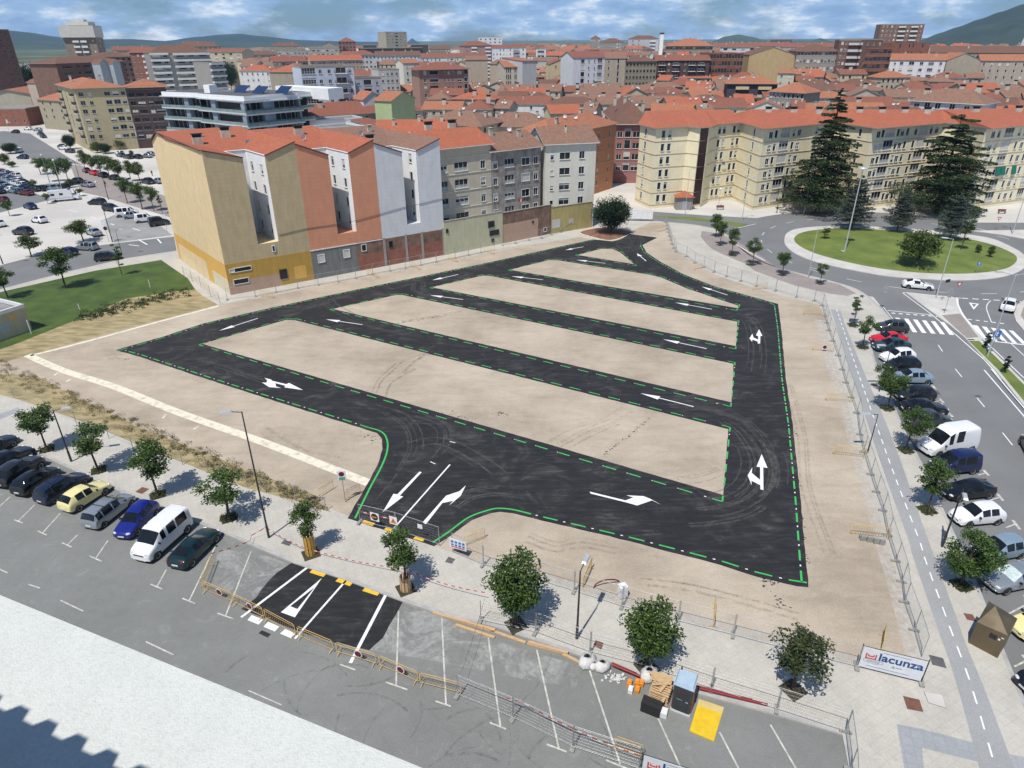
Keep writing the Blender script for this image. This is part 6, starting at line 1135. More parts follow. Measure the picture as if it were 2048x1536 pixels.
def make_car(kind):
    Wd, st = CARS[kind]; root = thing(kind+'_car' if 'van' not in kind and kind != 'kangoo' else 'van', 'x', 'van' if 'van' in kind or kind == 'kangoo' else 'car'); root.name = {'van': 'passenger_van', 'tallvan': 'camper_van', 'kangoo': 'small_van', 'hatch': 'hatchback_car', 'mpv': 'people_carrier', 'sedan': 'saloon_car', 'suv': 'off_road_car', 'coupe': 'coupe_car'}[kind]
    L = st[-1][0]; vs, fs, ms = [], [], []; K = 8
    for (x, zb, zl, zt, w, wt, tg) in st:
        X = L/2-x; s = Wd/2/max(a[4] for a in st)
        half = [(0, zb), (w*s*.8, zb), (w*s*.97, zb+.1), (w*s, zb+(zl-zb)*.55), (w*s*.97, zl), (wt*s, zt-(.02 if zt-zl < .2 else .05)), (wt*s*.72, zt+.005), (0, zt+.03)]
        vs += [(X, -a, b) for a, b in half]+[(X, a, b) for a, b in half[1:-1][::-1]]
    n = 2*K-2
    for i in range(len(st)-1):
        tg = st[i][6]
        for k in range(n):
            kk = k if k < K-1 else n-1-k
            m = 0
            if kk in (0,): m = 3
            if kk == 1: m = 3
            if kk == 4 and tg in ('c', 'w') and not (tg == 'w' and False): m = 2 if tg == 'c' else 0
            if kk in (5, 6) and tg == 'w': m = 1
            if kk in (5, 6) and tg == 'r': m = 4
            fs.append((i*n+k, i*n+(k+1) % n, (i+1)*n+(k+1) % n, (i+1)*n+k)); ms.append(m)
    fs.append(tuple(reversed(range(n)))); ms.append(0); fs.append(tuple((len(st)-1)*n+k for k in range(n))); ms.append(0)
    me = bpy.data.meshes.new('cage'); me.from_pydata(vs, [], fs); me.polygons.foreach_set('material_index', ms); me.update()
    o = bpy.data.objects.new('cage', me); C.objects.link(o); sb = o.modifiers.new('s', 'SUBSURF'); sb.levels = 2; sb.render_levels = 2
    bm = bmesh.new(); bm.from_mesh(me); bmesh.ops.recalc_face_normals(bm, faces=bm.faces); cr = bm.edges.layers.float.new('crease_edge')
    for e in bm.edges:
        mm = {f.material_index for f in e.link_faces}
        if len(mm) > 1: e[cr] = 0.95
    cv = bm.verts.layers.float.new('crease_vert')
    for v in bm.verts:
        if len({f.material_index for f in v.link_faces}) > 1: v[cv] = 0.9
    bm.to_mesh(me); bm.free()
    dg = bpy.context.evaluated_depsgraph_get(); em = o.evaluated_get(dg).to_mesh()
    parts = {}
    for nm, keep, mat in (('body', (0,), PT['white']), ('underbody_trim', (3,), m_trim), ('windscreen', (1,), m_cg), ('rear_window', (4,), m_cg)):
        v, f = submesh(em, keep)
        if not f: continue
        b = MB(); b.add(v, f, 0, True); q = b.build(nm, mat, root)
        if nm == 'body': q.material_slots[0].link = 'OBJECT'; q.material_slots[0].material = mat
    v, f = submesh(em, (2,))
    for sg in (-1, 1):
        ff = [q for q in f if sum(v[i].y for i in q)*sg > 0]; us = sorted({i for q in ff for i in q}); mp = {a: b for b, a in enumerate(us)}
        if ff: b = MB(); b.add([v[i] for i in us], [[mp[i] for i in q] for q in ff], 0, True); b.build('side_window', m_cg, root)
    o.evaluated_get(dg).to_mesh_clear(); bpy.data.objects.remove(o); bpy.data.meshes.remove(me)
    R_ = .31 if kind in ('hatch', 'sedan', 'coupe', 'mpv', 'kangoo') else .35; hy = Wd/2
    tm_ = MB(); tm_.lathe([(R_*.62, -.09), (R_*.94, -.1), (R_, -.05), (R_, .05), (R_*.94, .1), (R_*.62, .09)], n=20, axis='y'); tmesh = tm_.mesh('tyre', m_tyre)
    rm_ = MB(); rm_.lathe([(.02, -.07), (R_*.2, -.075), (R_*.25, -.06), (R_*.6, -.08), (R_*.64, -.095)], n=20, axis='y'); rm_.lathe([(.02, .07), (R_*.2, .075), (R_*.25, .06), (R_*.6, .08), (R_*.64, .095)], n=20, axis='y'); rmesh = rm_.mesh('rim', m_rim)
    am = MB(); am.lathe([(0.01, 0), (R_*1.17, 0), (R_*1.17, -.06)], n=20, axis='y'); amesh = am.mesh('wheel_arch', m_trim)
    fx = L/2-.82 if kind not in ('tallvan',) else L/2-.95; rx = -L/2+.78
    for x in (fx, rx):
        for sg in (-1, 1):
            w = link('wheel', tmesh, root, (x, sg*(hy-.09), R_)); link('rim', rmesh, w); a = link('wheel_arch', amesh, root, (x, sg*(hy-.015), R_+.02)); a.scale = (1, 1 if sg > 0 else -1, 1)
    zh = st[1][2]+.02
    hm = MB(); hm.lathe([(.02, .06), (.1, .04), (.15, 0), (.1, -.04)], n=10, axis='x', mi=0); hme = hm.mesh('headlight', m_hl)
    for sg in (-1, 1):
        h = link('headlight', hme, root, (L/2-.16, sg*(hy-.3), zh-.04)); h.scale = (1.6, 1.35, .8); h.rotation_euler = (0, -.35, sg*.35)
        tl = MB(); tl.box((0, 0, 0), (.07, .16 if kind != 'van' else .1, .26 if kind in ('hatch', 'mpv', 'suv', 'van', 'kangoo', 'tallvan') else .14)); q = tl.build('tail_light', m_tl, root); q.location = (-L/2+.1, sg*(hy-.3), min(st[-2][2]+.02, st[-2][3]-.08))
        mr = MB(); mr.box((0, 0, 0), (.1, .2, .14), taper=.8); ws = [s for s in st if s[6] == 'w'][0]; q = mr.build('mirror', m_trim, root); q.location = (L/2-ws[0]-.35, sg*(hy+.05), ws[2]+.08)
    for sx in (1, -1):
        p = MB(); p.box((0, 0, 0), (.03, .5, .11)); q = p.build('number_plate', m_plate, root); q.location = (sx*(L/2-.0), 0, .42 if sx > 0 else .55)
    g_ = MB(); g_.box((0, 0, 0), (.04, .9, .09)); q = g_.build('grille', m_trim, root); q.location = (L/2-.03, 0, zh-.14)
    if kind == 'mpv':
        for sg in (-1, 1): r = MB(); r.tube([(1.0, sg*.62, 1.66), (-1.6, sg*.62, 1.66)], .02); r.build('roof_rail', m_trim, root)
        r = MB(); r.box((.3, 0, 1.7), (.05, 1.3, .03)); r.box((-.9, 0, 1.7), (.05, 1.3, .03)); r.build('roof_bars', m_trim, root)
    CPROTO[kind] = root; return root
def car(kind, a, b, colour, label, group='parked cars', face=1):
    """a: ground point under the front end, b: under the rear end"""
    if kind not in CPROTO: make_car(kind)
    pr = CPROTO[kind]; A, B = P(*a), P(*b); d = (A-B).normalized(); c = (A+B)/2; c.z = 0.0
    o = pick(0, pr, c, math.atan2(d.y, d.x), label, group)
    for ch in o.children:
        if ch.name.split('.')[0] == 'body': ch.material_slots[0].link = 'OBJECT'; ch.material_slots[0].material = PT[colour]
    return o
def Z2(t, a, b): return Z(t, a), Z(t, b)
G1 = 'cars in the angled bays of the near street'; G2 = 'cars nose in along the avenue'; G3 = 'cars in the left hand car parks'
car('sedan', *Z2('31', (90, 580), (-190, 720)), 'black', 'black car cut by the left edge, farthest up the near street', G1)
car('sedan', *Z2('31', (215, 665), (-60, 830)), 'black', 'black saloon at the left edge, second from the top of its row', G1)
car('suv', *Z2('31', (330, 730), (0, 955)), 'charcoal', 'dark people carrier between two black cars at the left edge', G1)
car('hatch', *Z2('31', (440, 815), (160, 1005)), 'black', 'black rounded hatchback beside the dark blue estate', G1)
car('mpv', *Z2('31', (655, 868), (350, 1058)), 'darkblue', 'dark navy blue estate next to the pale yellow hatchback', G1).scale = (.95, .96, .88)
car('hatch', *Z2('31', (820, 945), (545, 1118)), 'yellow', 'pale yellow hatchback in the angled bays', G1)
car('mpv', *Z2('31', (1045, 1005), (690, 1285)), 'silver', 'silver people carrier with black roof rails', G1)
car('hatch', *Z2('31', (945, 1370), (1225, 1085)), 'blue', 'bright dark blue hatchback facing the road beside the white van', G1)
car('van', *Z2('31', (1115, 1525), (1455, 1225)), 'white', 'white passenger van facing the road in the angled bays', G1)
car('coupe', *Z2('31', (1690, 1290), (1390, 1590)), 'darkgreen', 'dark green rounded car at the end of the row beside the barriers', G1)
av = [('hatch', (948, 1105), (1115, 1115), 'grey', 'dark grey hatchback behind the red car', '24'), ('coupe', (862, 1200), (1150, 1195), 'red', 'bright red sports saloon by the crossing', '24'), ('sedan', (888, 1258), (1168, 1245), 'teal', 'dark teal car between the red and the white one', '24'), ('hatch', (935, 1345), (1212, 1325), 'white', 'white hatchback with dark sunroof, two below the red car', '24'),
      ('hatch', (975, 1410), (1240, 1395), 'black', 'black hatchback just below the white one with sunroof', '24'), ('sedan', (1035, 85), (1322, 92), 'lightblue', 'pale silver blue car behind the leafy street tree', '34'), ('hatch', (1070, 225), (1345, 215), 'charcoal', 'black small car with headlights toward the pavement', '34'),
      ('sedan', (1462, 322), (1092, 322), 'black', 'black saloon parked with its tail to the pavement', '34'), ('mpv', (1490, 392), (1130, 425), 'grey', 'grey people carrier hidden behind a tree next to the camper van', '34'), ('tallvan', (1215, 652), (1672, 572), 'white', 'white high roofed camper van with dark side window', '34'), ('kangoo', (1285, 785), (1712, 745), 'navy', 'dark blue small van beside the white camper van', '34'),
      ('coupe', (1370, 975), (1832, 925), 'black', 'glossy black five door fastback', '34'), ('hatch', (1458, 1165), (1885, 1125), 'white', 'white three door hatchback behind a lamp post', '34'), ('hatch', (1640, 1440), (2038, 1370), 'lightblue', 'pale blue hatchback behind the big street tree', '34'), ('sedan', (1590, 260), (2110, 150), 'silver', 'silver saloon with pale sunshade in its windscreen', '45'),
      ('hatch', (1815, 590), (2240, 490), 'yellow', 'yellow car beside the bronze kiosk at the right edge', '45'), ('sedan', (1925, 990), (2330, 880), 'black', 'black car nose just inside the lower right edge', '45')]
for k, a, b, c_, lb, t in av: car(k, Z(t, a), Z(t, b), c_, lb, G2)
for o in C.objects:
    if o.get('group') in (G1, G2): o.scale = (o.scale[0]*1.06, o.scale[1]*1.07, o.scale[2]*1.14)
s_ = [o for o in C.objects if o.get('label', '').startswith('silver saloon with pale')][0]
for ch in s_.children:
    if ch.name.startswith('windscreen'): ch.material_slots[0].link = 'OBJECT'; ch.material_slots[0].material = m_shade
car('coupe', Z('24', (1372, 798)), Z('24', (1098, 772)), 'white', 'white coupe driving round the roundabout', 'moving cars')
car('suv', Z('24', (1935, 905)), Z('24', (1905, 985)), 'white', 'white off road car with black roof waiting at the roundabout', 'moving cars')
car('hatch', (2052, 880), (2078, 930), 'black', 'black car cut by the right edge of the picture', 'moving cars')
L_ = [('mpv', '21', (600, 505), (775, 515), 'silver', 'silver blue estate turning out of the left street'), ('mpv', '21', (985, 575), (725, 605), 'charcoal', 'dark grey people carrier in front of the lawn sapling'), ('hatch', '21', (480, 540), (600, 560), 'navy', 'dark blue car behind the lawn tree'), ('sedan', '21', (195, 170), (290, 200), 'navy', 'blue car alone in the pale car park'),
 ('hatch', '21', (258, 285), (370, 305), 'white', 'white hatchback alone in the middle of the pale car park'), ('hatch', '21', (-60, 300), (55, 350), 'white', 'white car cut by the left edge in the pale car park'), ('suv', '21', (135, 385), (240, 395), 'charcoal', 'dark car behind the small car park tree'), ('sedan', '21', (695, 375), (800, 415), 'silver', 'silver car behind the yellowish round tree'),
 ('mpv', '21', (705, 150), (830, 155), 'black', 'black car at the upper end of the van row'), ('suv', '21', (970, 215), (795, 195), 'charcoal', 'dark pickup like car left of the white van'), ('van', '21', (1100, 235), (910, 255), 'white', 'white van in the middle of the van row'), ('hatch', '21', (1130, 255), (975, 265), 'silver', 'small silver car squeezed between two white vans'), ('kangoo', '21', (1235, 280), (1060, 300), 'white', 'white small van right of the little silver car'), ('kangoo', '21', (1340, 305), (1175, 330), 'charcoal', 'dark grey small van by the ochre house'),
 ('sedan', 'L', (712, 820), (795, 832), 'silver', 'silver car driving on the brown street'), ('sedan', 'L', (722, 690), (768, 715), 'maroon', 'maroon car at the upper end of the brown street row'), ('sedan', 'L', (775, 715), (845, 735), 'red', 'dark red car on the brown street'), ('hatch', 'L', (848, 735), (915, 748), 'black', 'black car behind the dark red one'), ('hatch', 'L', (945, 760), (1005, 770), 'charcoal', 'dark car under the street trees'), ('hatch', 'L', (1065, 785), (1110, 800), 'white', 'white car under the street trees'), ('suv', 'L', (1225, 790), (1305, 808), 'charcoal', 'dark off road car beyond the pole by the house'), ('hatch', 'L', (1330, 790), (1375, 800), 'silver', 'silver car near the gable of the ochre house'), ('hatch', 'L', (620, 790), (690, 795), 'grey', 'grey car beside a round shrub')]
for k, t, a, b, c_, lb in L_: car(k, Z(t, a), Z(t, b), c_, lb, G3)
rc = random.Random(4); far = [((500, 490), (555, 500), 'grey'), ((500, 505), (600, 512), 'white'), ((548, 530), (655, 540), 'grey'), ((265, 350), (385, 352), 'silver'), ((300, 375), (400, 395), 'teal'), ((330, 395), (415, 420), 'teal'), ((215, 340), (270, 342), 'white'), ((60, 365), (210, 372), 'charcoal'), ((110, 585), (285, 590), 'navy'), ((120, 565), (215, 500), 'white'), ((25, 515), (120, 520), 'white'), ((1010, 565), (1060, 575), 'grey'), ((1065, 580), (1130, 590), 'black'), ((1140, 580), (1210, 590), 'black'), ((1210, 575), (1300, 580), 'silver'), ((1245, 560), (1310, 565), 'silver'), ((990, 550), (1060, 560), 'white')]
for i, (a, b, c_) in enumerate(far): car(rc.choice(('hatch', 'sedan', 'hatch')), Z('L', a), Z('L', b), c_, '%s car on the far left streets, %s' % (dict(navy='navy blue').get(c_, c_), ('by the black flats', 'left of the beige flats', 'below the beige flats', 'first from the top of the street', 'second from the top', 'third from the top', 'beside the tall lamp', 'at the junction', 'in the tree shade', 'beside the dark tree', 'under the left tree', 'left of the kiosk', 'behind the white van', 'among the black ones', 'with bonnet to the wall', 'against the gable', 'under the small blue hut')[i]), 'distant cars on the left')
lot = []
for row, (x0, y0, x1, y1, n_) in enumerate([(10, 705, 130, 735, 4), (20, 745, 190, 790, 5), (60, 770, 260, 845, 6), (0, 815, 100, 850, 3), (40, 850, 230, 885, 5), (300, 850, 540, 835, 5), (-10, 870, 20, 945, 2)]):
    for i in range(n_):
        t = i/max(1, n_-1); x, y = x0+(x1-x0)*t, y0+(y1-y0)*t; c_ = rc.choice(('white', 'white', 'silver', 'grey', 'navy', 'maroon', 'black', 'lightblue', 'charcoal')); car(rc.choice(('hatch', 'sedan', 'mpv', 'hatch')), Z('L', (x-33, y+8)), Z('L', (x+33, y+16)), c_, '%s car in the packed car park at the left edge' % c_, 'cars packed in the left car park')
# motorhome
mh0, mh1 = ZP('21', (385, 135), (630, 112)); dv = mh1-mh0; mh = thing('motorhome', 'long white motorhome parked beyond the pale car park', 'motorhome', (mh0+mh1)/2, math.atan2(dv.y, dv.x)); ml = 6.8
b = MB(); b.box((-.6, 0, 1.65), (5.2, 2.2, 2.3)); b.box((2.0, 0, 2.35), (1.6, 2.15, .9), taper=.85); b.box((2.55, 0, 1.05), (1.7, 2.0, 1.2), taper=.86); b.build('body', PT['white'], mh)
b = MB(); b.box((2.75, 0, 1.75), (.7, 1.8, .5), taper=.8); b.build('windscreen', m_cg, mh)
for x in (-2.2, -.3): b = MB(); b.box((x, -1.11, 1.9), (.8, .04, .5)); b.build('side_window', m_cg, mh)
b = MB(); b.box((-.6, -1.105, .95), (5.0, .03, .1)); b.build('grey_stripe', m_falu, mh)
for x in (2.5, -1.9):
    for sg in (-1, 1): b = MB(); b.lathe([(.01, -.1), (.33, -.1), (.35, 0), (.33, .1), (.01, .1)], (x, sg*1.0, .34), 16, 0, 'y'); b.build('wheel', m_tyre, mh)
# ------------------------------------------------------------------ trees
lf_y = leafmat('leaf_young', (0.02, 0.05, 0.008), (0.058, 0.115, 0.018), (0.13, 0.195, 0.038)); lf_d = leafmat('leaf_dark', (0.006, 0.02, 0.006), (0.014, 0.04, 0.01), (0.035, 0.07, 0.018)); lf_o = leafmat('leaf_olive', (0.03, 0.055, 0.01), (0.075, 0.115, 0.02), (0.13, 0.16, 0.035))
lf_c = leafmat('needle_cedar', (0.008, 0.02, 0.006), (0.026, 0.055, 0.014), (0.08, 0.125, 0.03)); lf_b = leafmat('needle_blue', (0.035, 0.05, 0.04), (0.075, 0.1, 0.08), (0.14, 0.17, 0.13)); lf_r = leafmat('leaf_brownish', (0.018, 0.032, 0.009), (0.045, 0.066, 0.018), (0.085, 0.1, 0.033)); lf_g = leafmat('leaf_golden', (0.05, 0.065, 0.01), (0.12, 0.14, 0.02), (0.2, 0.2, 0.04))
m_bark = M('bark', (0.1, 0.075, 0.055), (0.055, 0.04, 0.03), 6, rough=.95)
def leaf(mb, p, s, rnd, up=0.5, mi=0):
    a = Vector((rnd.gauss(0, 1), rnd.gauss(0, 1), rnd.gauss(0, 1)*.6)).normalized(); n = (Vector((rnd.gauss(0, 1), rnd.gauss(0, 1), rnd.gauss(0, 1)))+Vector((0, 0, up*2))).normalized(); b = n.cross(a)
    if b.length < .1: return
    b.normalize(); a = b.cross(n); w = s*rnd.uniform(.35, .6); l2 = s*rnd.uniform(.8, 1.3); k = n*(-s*.18)
    mb.add([p-a*l2*.5, p+b*w*.5+k, p+a*l2*.5, p-b*w*.5+k], [(0, 1, 2), (0, 2, 3)], mi)
def broad(name, lab, mat, H=5.0, Wc=3.0, th=1.9, nl=2600, s=.2, seed=1, ncl=30, shape=1.0, r=.07, holes=.0):
    rnd = random.Random(seed); root = thing(name, lab, 'tree'); t = MB(); cz = th+(H-th)/2; hz_ = (H-th)/2; cl = []
    while len(cl) < ncl:
        v = Vector((rnd.uniform(-1, 1), rnd.uniform(-1, 1), rnd.uniform(-1, 1)))
        if v.length > 1 or v.length < .35: continue
        f = 1-.35*shape*max(0, v.z)-.25*max(0, -v.z); cl.append(Vector((v.x*Wc/2*.8*f, v.y*Wc/2*.8*f, cz+v.z*hz_*.86)))
    lean = Vector((rnd.uniform(-.1, .1), rnd.uniform(-.1, .1), 0)); t.tube([(0, 0, -.1), (lean.x*.5, lean.y*.5, th*.55), (lean.x, lean.y, th), (lean.x*1.5, lean.y*1.3, cz), (lean.x*1.6, lean.y, H*.88)], [r*1.3, r, r*.85, r*.55, r*.2], 8)
    for c in cl[::2]: z0 = max(th*.85, c.z-1.1-rnd.random()*.5); t.tube([(lean.x, lean.y, z0), (c.x*.5+lean.x*.5, c.y*.5, (z0+c.z)/2+.12), tuple(c)], [r*.45, r*.3, r*.12], 5)
    t.build('trunk', m_bark, root); cr = MB(); rr = Wc*.18
    for i in range(nl):
        c = cl[rnd.randrange(ncl)]; v = Vector((rnd.gauss(0, 1), rnd.gauss(0, 1), rnd.gauss(0, .8))).normalized()*rr*rnd.uniform(.3, 1.12); v.z *= .75; leaf(cr, c+v, s, rnd)
    cr.build('crown', mat, root); root['H'] = H; root['Wc'] = Wc; return root
TP = {'y0': broad('street_tree', 'x', lf_y, seed=1, ncl=20), 'y1': broad('street_tree', 'x', lf_y, seed=2, ncl=15, nl=2100), 'y2': broad('street_tree', 'x', lf_y, seed=3, ncl=24, shape=.9, nl=2700), 'y3': broad('street_tree', 'x', lf_y, seed=9, ncl=12, nl=1700),
      'f': broad('street_tree', 'x', lf_y, seed=4, nl=4400, s=.22, Wc=3.6, H=5.2, th=1.0, ncl=34, shape=1.0, r=.1), 'b': broad('leafy_tree', 'x', lf_d, seed=5, H=8, Wc=8.5, th=1.0, nl=12000, s=.34, ncl=80, shape=.5, r=.18), 'n': broad('slender_tree', 'x', lf_y, seed=6, H=6, Wc=1.5, th=1.3, nl=900, s=.2, ncl=18, r=.05), 'o': broad('car_park_tree', 'x', lf_o, seed=7, H=6, Wc=4.2, th=2.2, nl=2600, s=.28, ncl=26, r=.09), 'p': broad('round_shrub', 'x', lf_o, seed=8, H=3.2, Wc=3.6, th=.3, nl=2600, s=.24, ncl=40, shape=.3), 'd': broad('car_park_tree', 'x', lf_y, seed=10, H=6, Wc=4, th=2.2, nl=2400, s=.27, ncl=26, r=.09), 'r': broad('street_tree', 'x', lf_r, seed=11, ncl=22, nl=2200)}
def tree(k, base, top, wpx, label, group='street trees', rz=None, z=0.12, leafm=None):
    p = P(*base, z); H = HT(p, *top)-z; W_ = wpx*math.sqrt(p.length_squared+(CAMZ)**2)/1450; pr = TP[k]; hh, ww = pr['H'], pr['Wc']
    o = pick(0, pr, p, rz if rz is not None else random.Random(int(base[0])).uniform(0, 6.28), label, group, sc=(W_/ww, W_/ww, H/hh))
    return o
g1 = 'young trees in the pavement beside the near street'
tree('y0', (94, 899), (62, 800), 66, 'young street tree farthest left, beside the leaning lamp shadow', g1); tree('y1', (197, 941), (172, 840), 80, 'second young tree from the left, right of the short dark lamp', g1); tree('y2', (316, 990), (274, 884), 88, 'young tree beside the rusty manhole near the yellow car', g1); tree('y3', (458, 1036), (452, 931), 108, 'broad young tree left of the tall street lamp', g1)
tree('y2', (621, 1105), (607, 1004), 64, 'young tree whose trunk is wrapped in ochre wood', g1); tree('y1', (812, 1177), (800, 1058), 98, 'loose leafy tree just below the site entrance, with boarded trunk', g1); tree('f', (1032, 1249), (1033, 1096), 122, 'big dense tree left of the short dark lamp post', g1); tree('f', (1294, 1334), (1292, 1190), 114, 'dense round tree behind the pallets and toilet', g1, rz=2.0); tree('r', (1586, 1379), (1597, 1262), 118, 'brownish leaved young tree left of the big banner', g1)
g2 = 'young trees along the avenue pavement'
tree('f', (1923, 1169), (1942, 1056), 92, 'dense tree beside the silver saloon', g2, rz=4.0); tree('y2', (1854, 1018), (1871, 916), 70, 'tree in front of the black fastback bonnet', g2); tree('y1', (1811, 900), (1834, 813), 66, 'tree in front of the white camper van', g2); tree('y0', (1774, 816), (1797, 736), 62, 'tree in front of the pale silver blue car', g2)
tree('y3', (1758, 783), (1760, 718), 36, 'small thin tree in front of the black hatchback', g2); tree('y1', (1725, 694), (1741, 629), 40, 'tree overhanging the red sports saloon', g2); tree('n', (1706, 649), (1719, 585), 24, 'slim tree nearest the zebra crossing', g2)
g3 = 'young trees round the corner by the roundabout'
for i, (b_, t_, w_, lb) in enumerate([((1640, 567), (1650, 521), 25, 'slim tree at the kerb right of the white pole'), ((1564, 550), (1572, 497), 34, 'tree at the kerb left of the white pole'), ((1505, 529), (1511, 473), 35, 'tree in a round bed at the kerb, third from the crossing end'), ((1463, 510), (1467, 454), 30, 'tree behind the fence, fourth from the crossing end'), ((1440, 490), (1442, 436), 28, 'tree overlapping its neighbour on the brown paving'), ((1431, 474), (1434, 426), 32, 'farthest tree on the brown paving strip')]): tree(('n', 'y0', 'y1', 'y2', 'y0', 'y2')[i] if i else 'y3', b_, t_, w_, lb, g3)
tree('b', (1222, 469), (1208, 392), 84, 'big dark leafy tree on a mulch mound by the end of the yellow wall', 'trees on the site'); tree('p', (1833, 527), (1836, 458), 80, 'large olive green shrub on the roundabout lawn', 'planting on the roundabout', z=.9); tree('n', (1922, 500), (1944, 428), 26, 'slender tree on the right half of the roundabout lawn', 'planting on the roundabout', z=.6)
tree('p', (1954, 507), (1956, 488), 12, 'tiny sapling on the lawn left of the other two', 'planting on the roundabout', z=.4); tree('p', (1980, 514), (1983, 490), 14, 'small bushy sapling near the lawn edge', 'planting on the roundabout', z=.4); tree('n', (1648, 478), (1660, 452), 22, 'thin sapling at the left end of the roundabout lawn', 'planting on the roundabout', z=.4)
g4 = 'trees of the left car parks and streets'
for k, b_, t_, w_, lb in (('y2', (132, 578), (116, 492), 64, 'round crowned tree on the lawn'), ('y1', (17, 597), (10, 530), 44, 'tree on the lawn cut by the left edge'), ('n', (245, 552), (236, 480), 22, 'thin sapling on the lawn'), ('o', (63, 514), (47, 470), 46, 'small olive tree on the pavement of the pale car park'), ('o', (168, 485), (158, 440), 52, 'yellowish round tree in front of the silver car'),
   ('d', (255, 406), (246, 352), 32, 'street tree in the middle of the brown paving'), ('d', (285, 419), (272, 362), 34, 'street tree on the brown paving, second from the gable'), ('d', (308, 422), (299, 369), 28, 'street tree on the brown paving, nearest the gable'), ('o', (172, 345), (165, 299), 26, 'first tree of the bright row by the brown street'), ('o', (187, 349), (182, 309), 24, 'second tree of the bright row'), ('d', (205, 357), (199, 307), 30, 'third and darkest tree of the bright row'), ('d', (221, 360), (216, 307), 30, 'fourth tree of the bright row'), ('o', (241, 366), (238, 318), 30, 'fifth tree of the bright row'), ('o', (262, 362), (258, 320), 28, 'sixth tree of the bright row'), ('o', (281, 366), (277, 323), 28, 'last tree of the bright row beside the gable'),
   ('d', (82, 349), (78, 314), 26, 'dark tree at the upper left of the packed car park'), ('d', (99, 364), (90, 312), 26, 'dark tree left of the maple like one'), ('d', (121, 372), (112, 314), 34, 'tall dark tree over the packed car park'), ('d', (138, 366), (132, 312), 28, 'dark tree right of the tall one'), ('p', (10, 328), (9, 306), 20, 'round clipped shrub at the left edge'), ('p', (25, 334), (24, 322), 15, 'small clipped shrub beside the left street'), ('b', (142, 298), (139, 267), 22, 'dark street tree below the buff flats'), ('p', (195, 305), (194, 283), 26, 'round bright shrub under the buff flats'), ('b', (212, 307), (212, 286), 26, 'dark bush between the two bright shrubs'), ('p', (240, 299), (240, 278), 24, 'round bright shrub nearer the black flats'), ('p', (264, 314), (263, 300), 10, 'little round shrub in the small car park'), ('b', (22, 307), (22, 285), 28, 'dark tree over the navy car'), ('p', (141, 375), (139, 357), 18, 'round dark shrub beside the grey car'), ('d', (160, 392), (160, 376), 16, 'small bush at the corner by the motorhome'), ('d', (20, 432), (12, 400), 20, 'small tree near the left edge above the blue car'), ('d', (96, 408), (94, 385), 14, 'thin bush left of the motorhome'), ('d', (70, 382), (64, 358), 16, 'thin tree inside the packed car park'), ('b', (1238, 362), (1235, 332), 28, 'bright street tree in the gap by the pink block'), ('n', (325, 428), (322, 378), 12, 'dark tree half hidden by the gable')):
    tree(k, b_, t_, w_, lb, g4, z=0.01)
for k, b_, t_, w_, lb in (('b', (60, 178), (50, 123), 50, 'dark tree of the wood beside the brown tower'), ('b', (90, 175), (86, 132), 50, 'dark tree left of the pointed conifer'), ('b', (115, 172), (108, 135), 44, 'dark tree touching the brown block'), ('n', (86, 160), (82, 117), 12, 'pointed conifer rising from the wood'), ('n', (98, 160), (95, 127), 10, 'smaller pointed conifer in the wood'), ('b', (460, 160), (458, 122), 34, 'dark tree beside the white banded wing'), ('b', (692, 112), (690, 92), 22, 'dark tree below the octagonal building')):
    p = PD(b_[0], b_[1], 560 if b_[0] < 200 else 640); H = HT(p, *t_)-p.z; W_ = w_*p.xy.length/1500; pr = TP[k]; gz = terr(p.x, p.y); H = HT(p, *t_)-gz; pick(0, pr, (p.x, p.y, gz), b_[0], lb, 'distant trees in the town', sc=(W_/pr['Wc'], W_/pr['Wc'], H/pr['H']))
# conifers
def cedar(name, lab, mat, H, Wc, seed, tiers, nl, s, flat=.18, th=.1, droop=-.12, cone=.9, r=.4):
    rnd = random.Random(seed); root = thing(name, lab, 'tree'); t = MB(); cr = MB(); t.tube([(0, 0, -.2), (.1, 0, H*.5), (.05, .1, H*.96)], [r, r*.6, r*.1], 10)
    for i in range(tiers):
        u = i/(tiers-1); z = H*(th+(1-th)*u*.985); R_ = Wc/2*((1-u)**cone*.93+.07)*rnd.uniform(.78, 1.08); nb = max(5, int(11*(1-u*.5)))
        a0 = rnd.random()*6.28
        for j in range(nb):
            a = a0+j*6.283/nb+rnd.uniform(-.25, .25); L = R_*rnd.uniform(.5, 1.18); zz = z+rnd.uniform(-.5, .5)*H/tiers; dr = Vector((math.cos(a), math.sin(a), 0)); side = Vector((-dr.y, dr.x, 0))
            rise = rnd.uniform(-.08, .2)
            t.tube([(0, 0, zz-.2*L*.3), tuple(dr*L*.5+Vector((0, 0, zz+L*rise*.5))), tuple(dr*L+Vector((0, 0, zz+L*(rise+droop))))], [r*.16*(1-u*.7)+.02, r*.1*(1-u*.7)+.015, .01], 4)
            n_ = int(nl*L/(tiers*nb*Wc/2)*2.2)
            for q in range(n_):
                v = rnd.random()**.7; w_ = (.08+.36*math.sin(min(1, v*1.05)*math.pi)**.7)*L; sd = rnd.uniform(-1, 1); p = dr*(L*v)+side*(w_*sd)+Vector((0, 0, zz+L*(rise*min(v*1.2, 1)+droop*v*v)-abs(sd)*w_*.25+rnd.uniform(-flat, flat*.6)*min(1.2, .35+L*.2))); leaf(cr, p, s, rnd, up=1.2)
    t.build('trunk', m_bark, root); cr.build('crown', mat, root); root['H'] = H; root['Wc'] = Wc; return root
TP['c1'] = cedar('cedar_tree', 'x', lf_c, 24, 17, 1, 18, 40000, .36, flat=.2, th=.12); TP['c2'] = cedar('cedar_tree', 'x', lf_c, 21, 17, 4, 13, 40000, .36, flat=.22, th=.14, cone=.6)
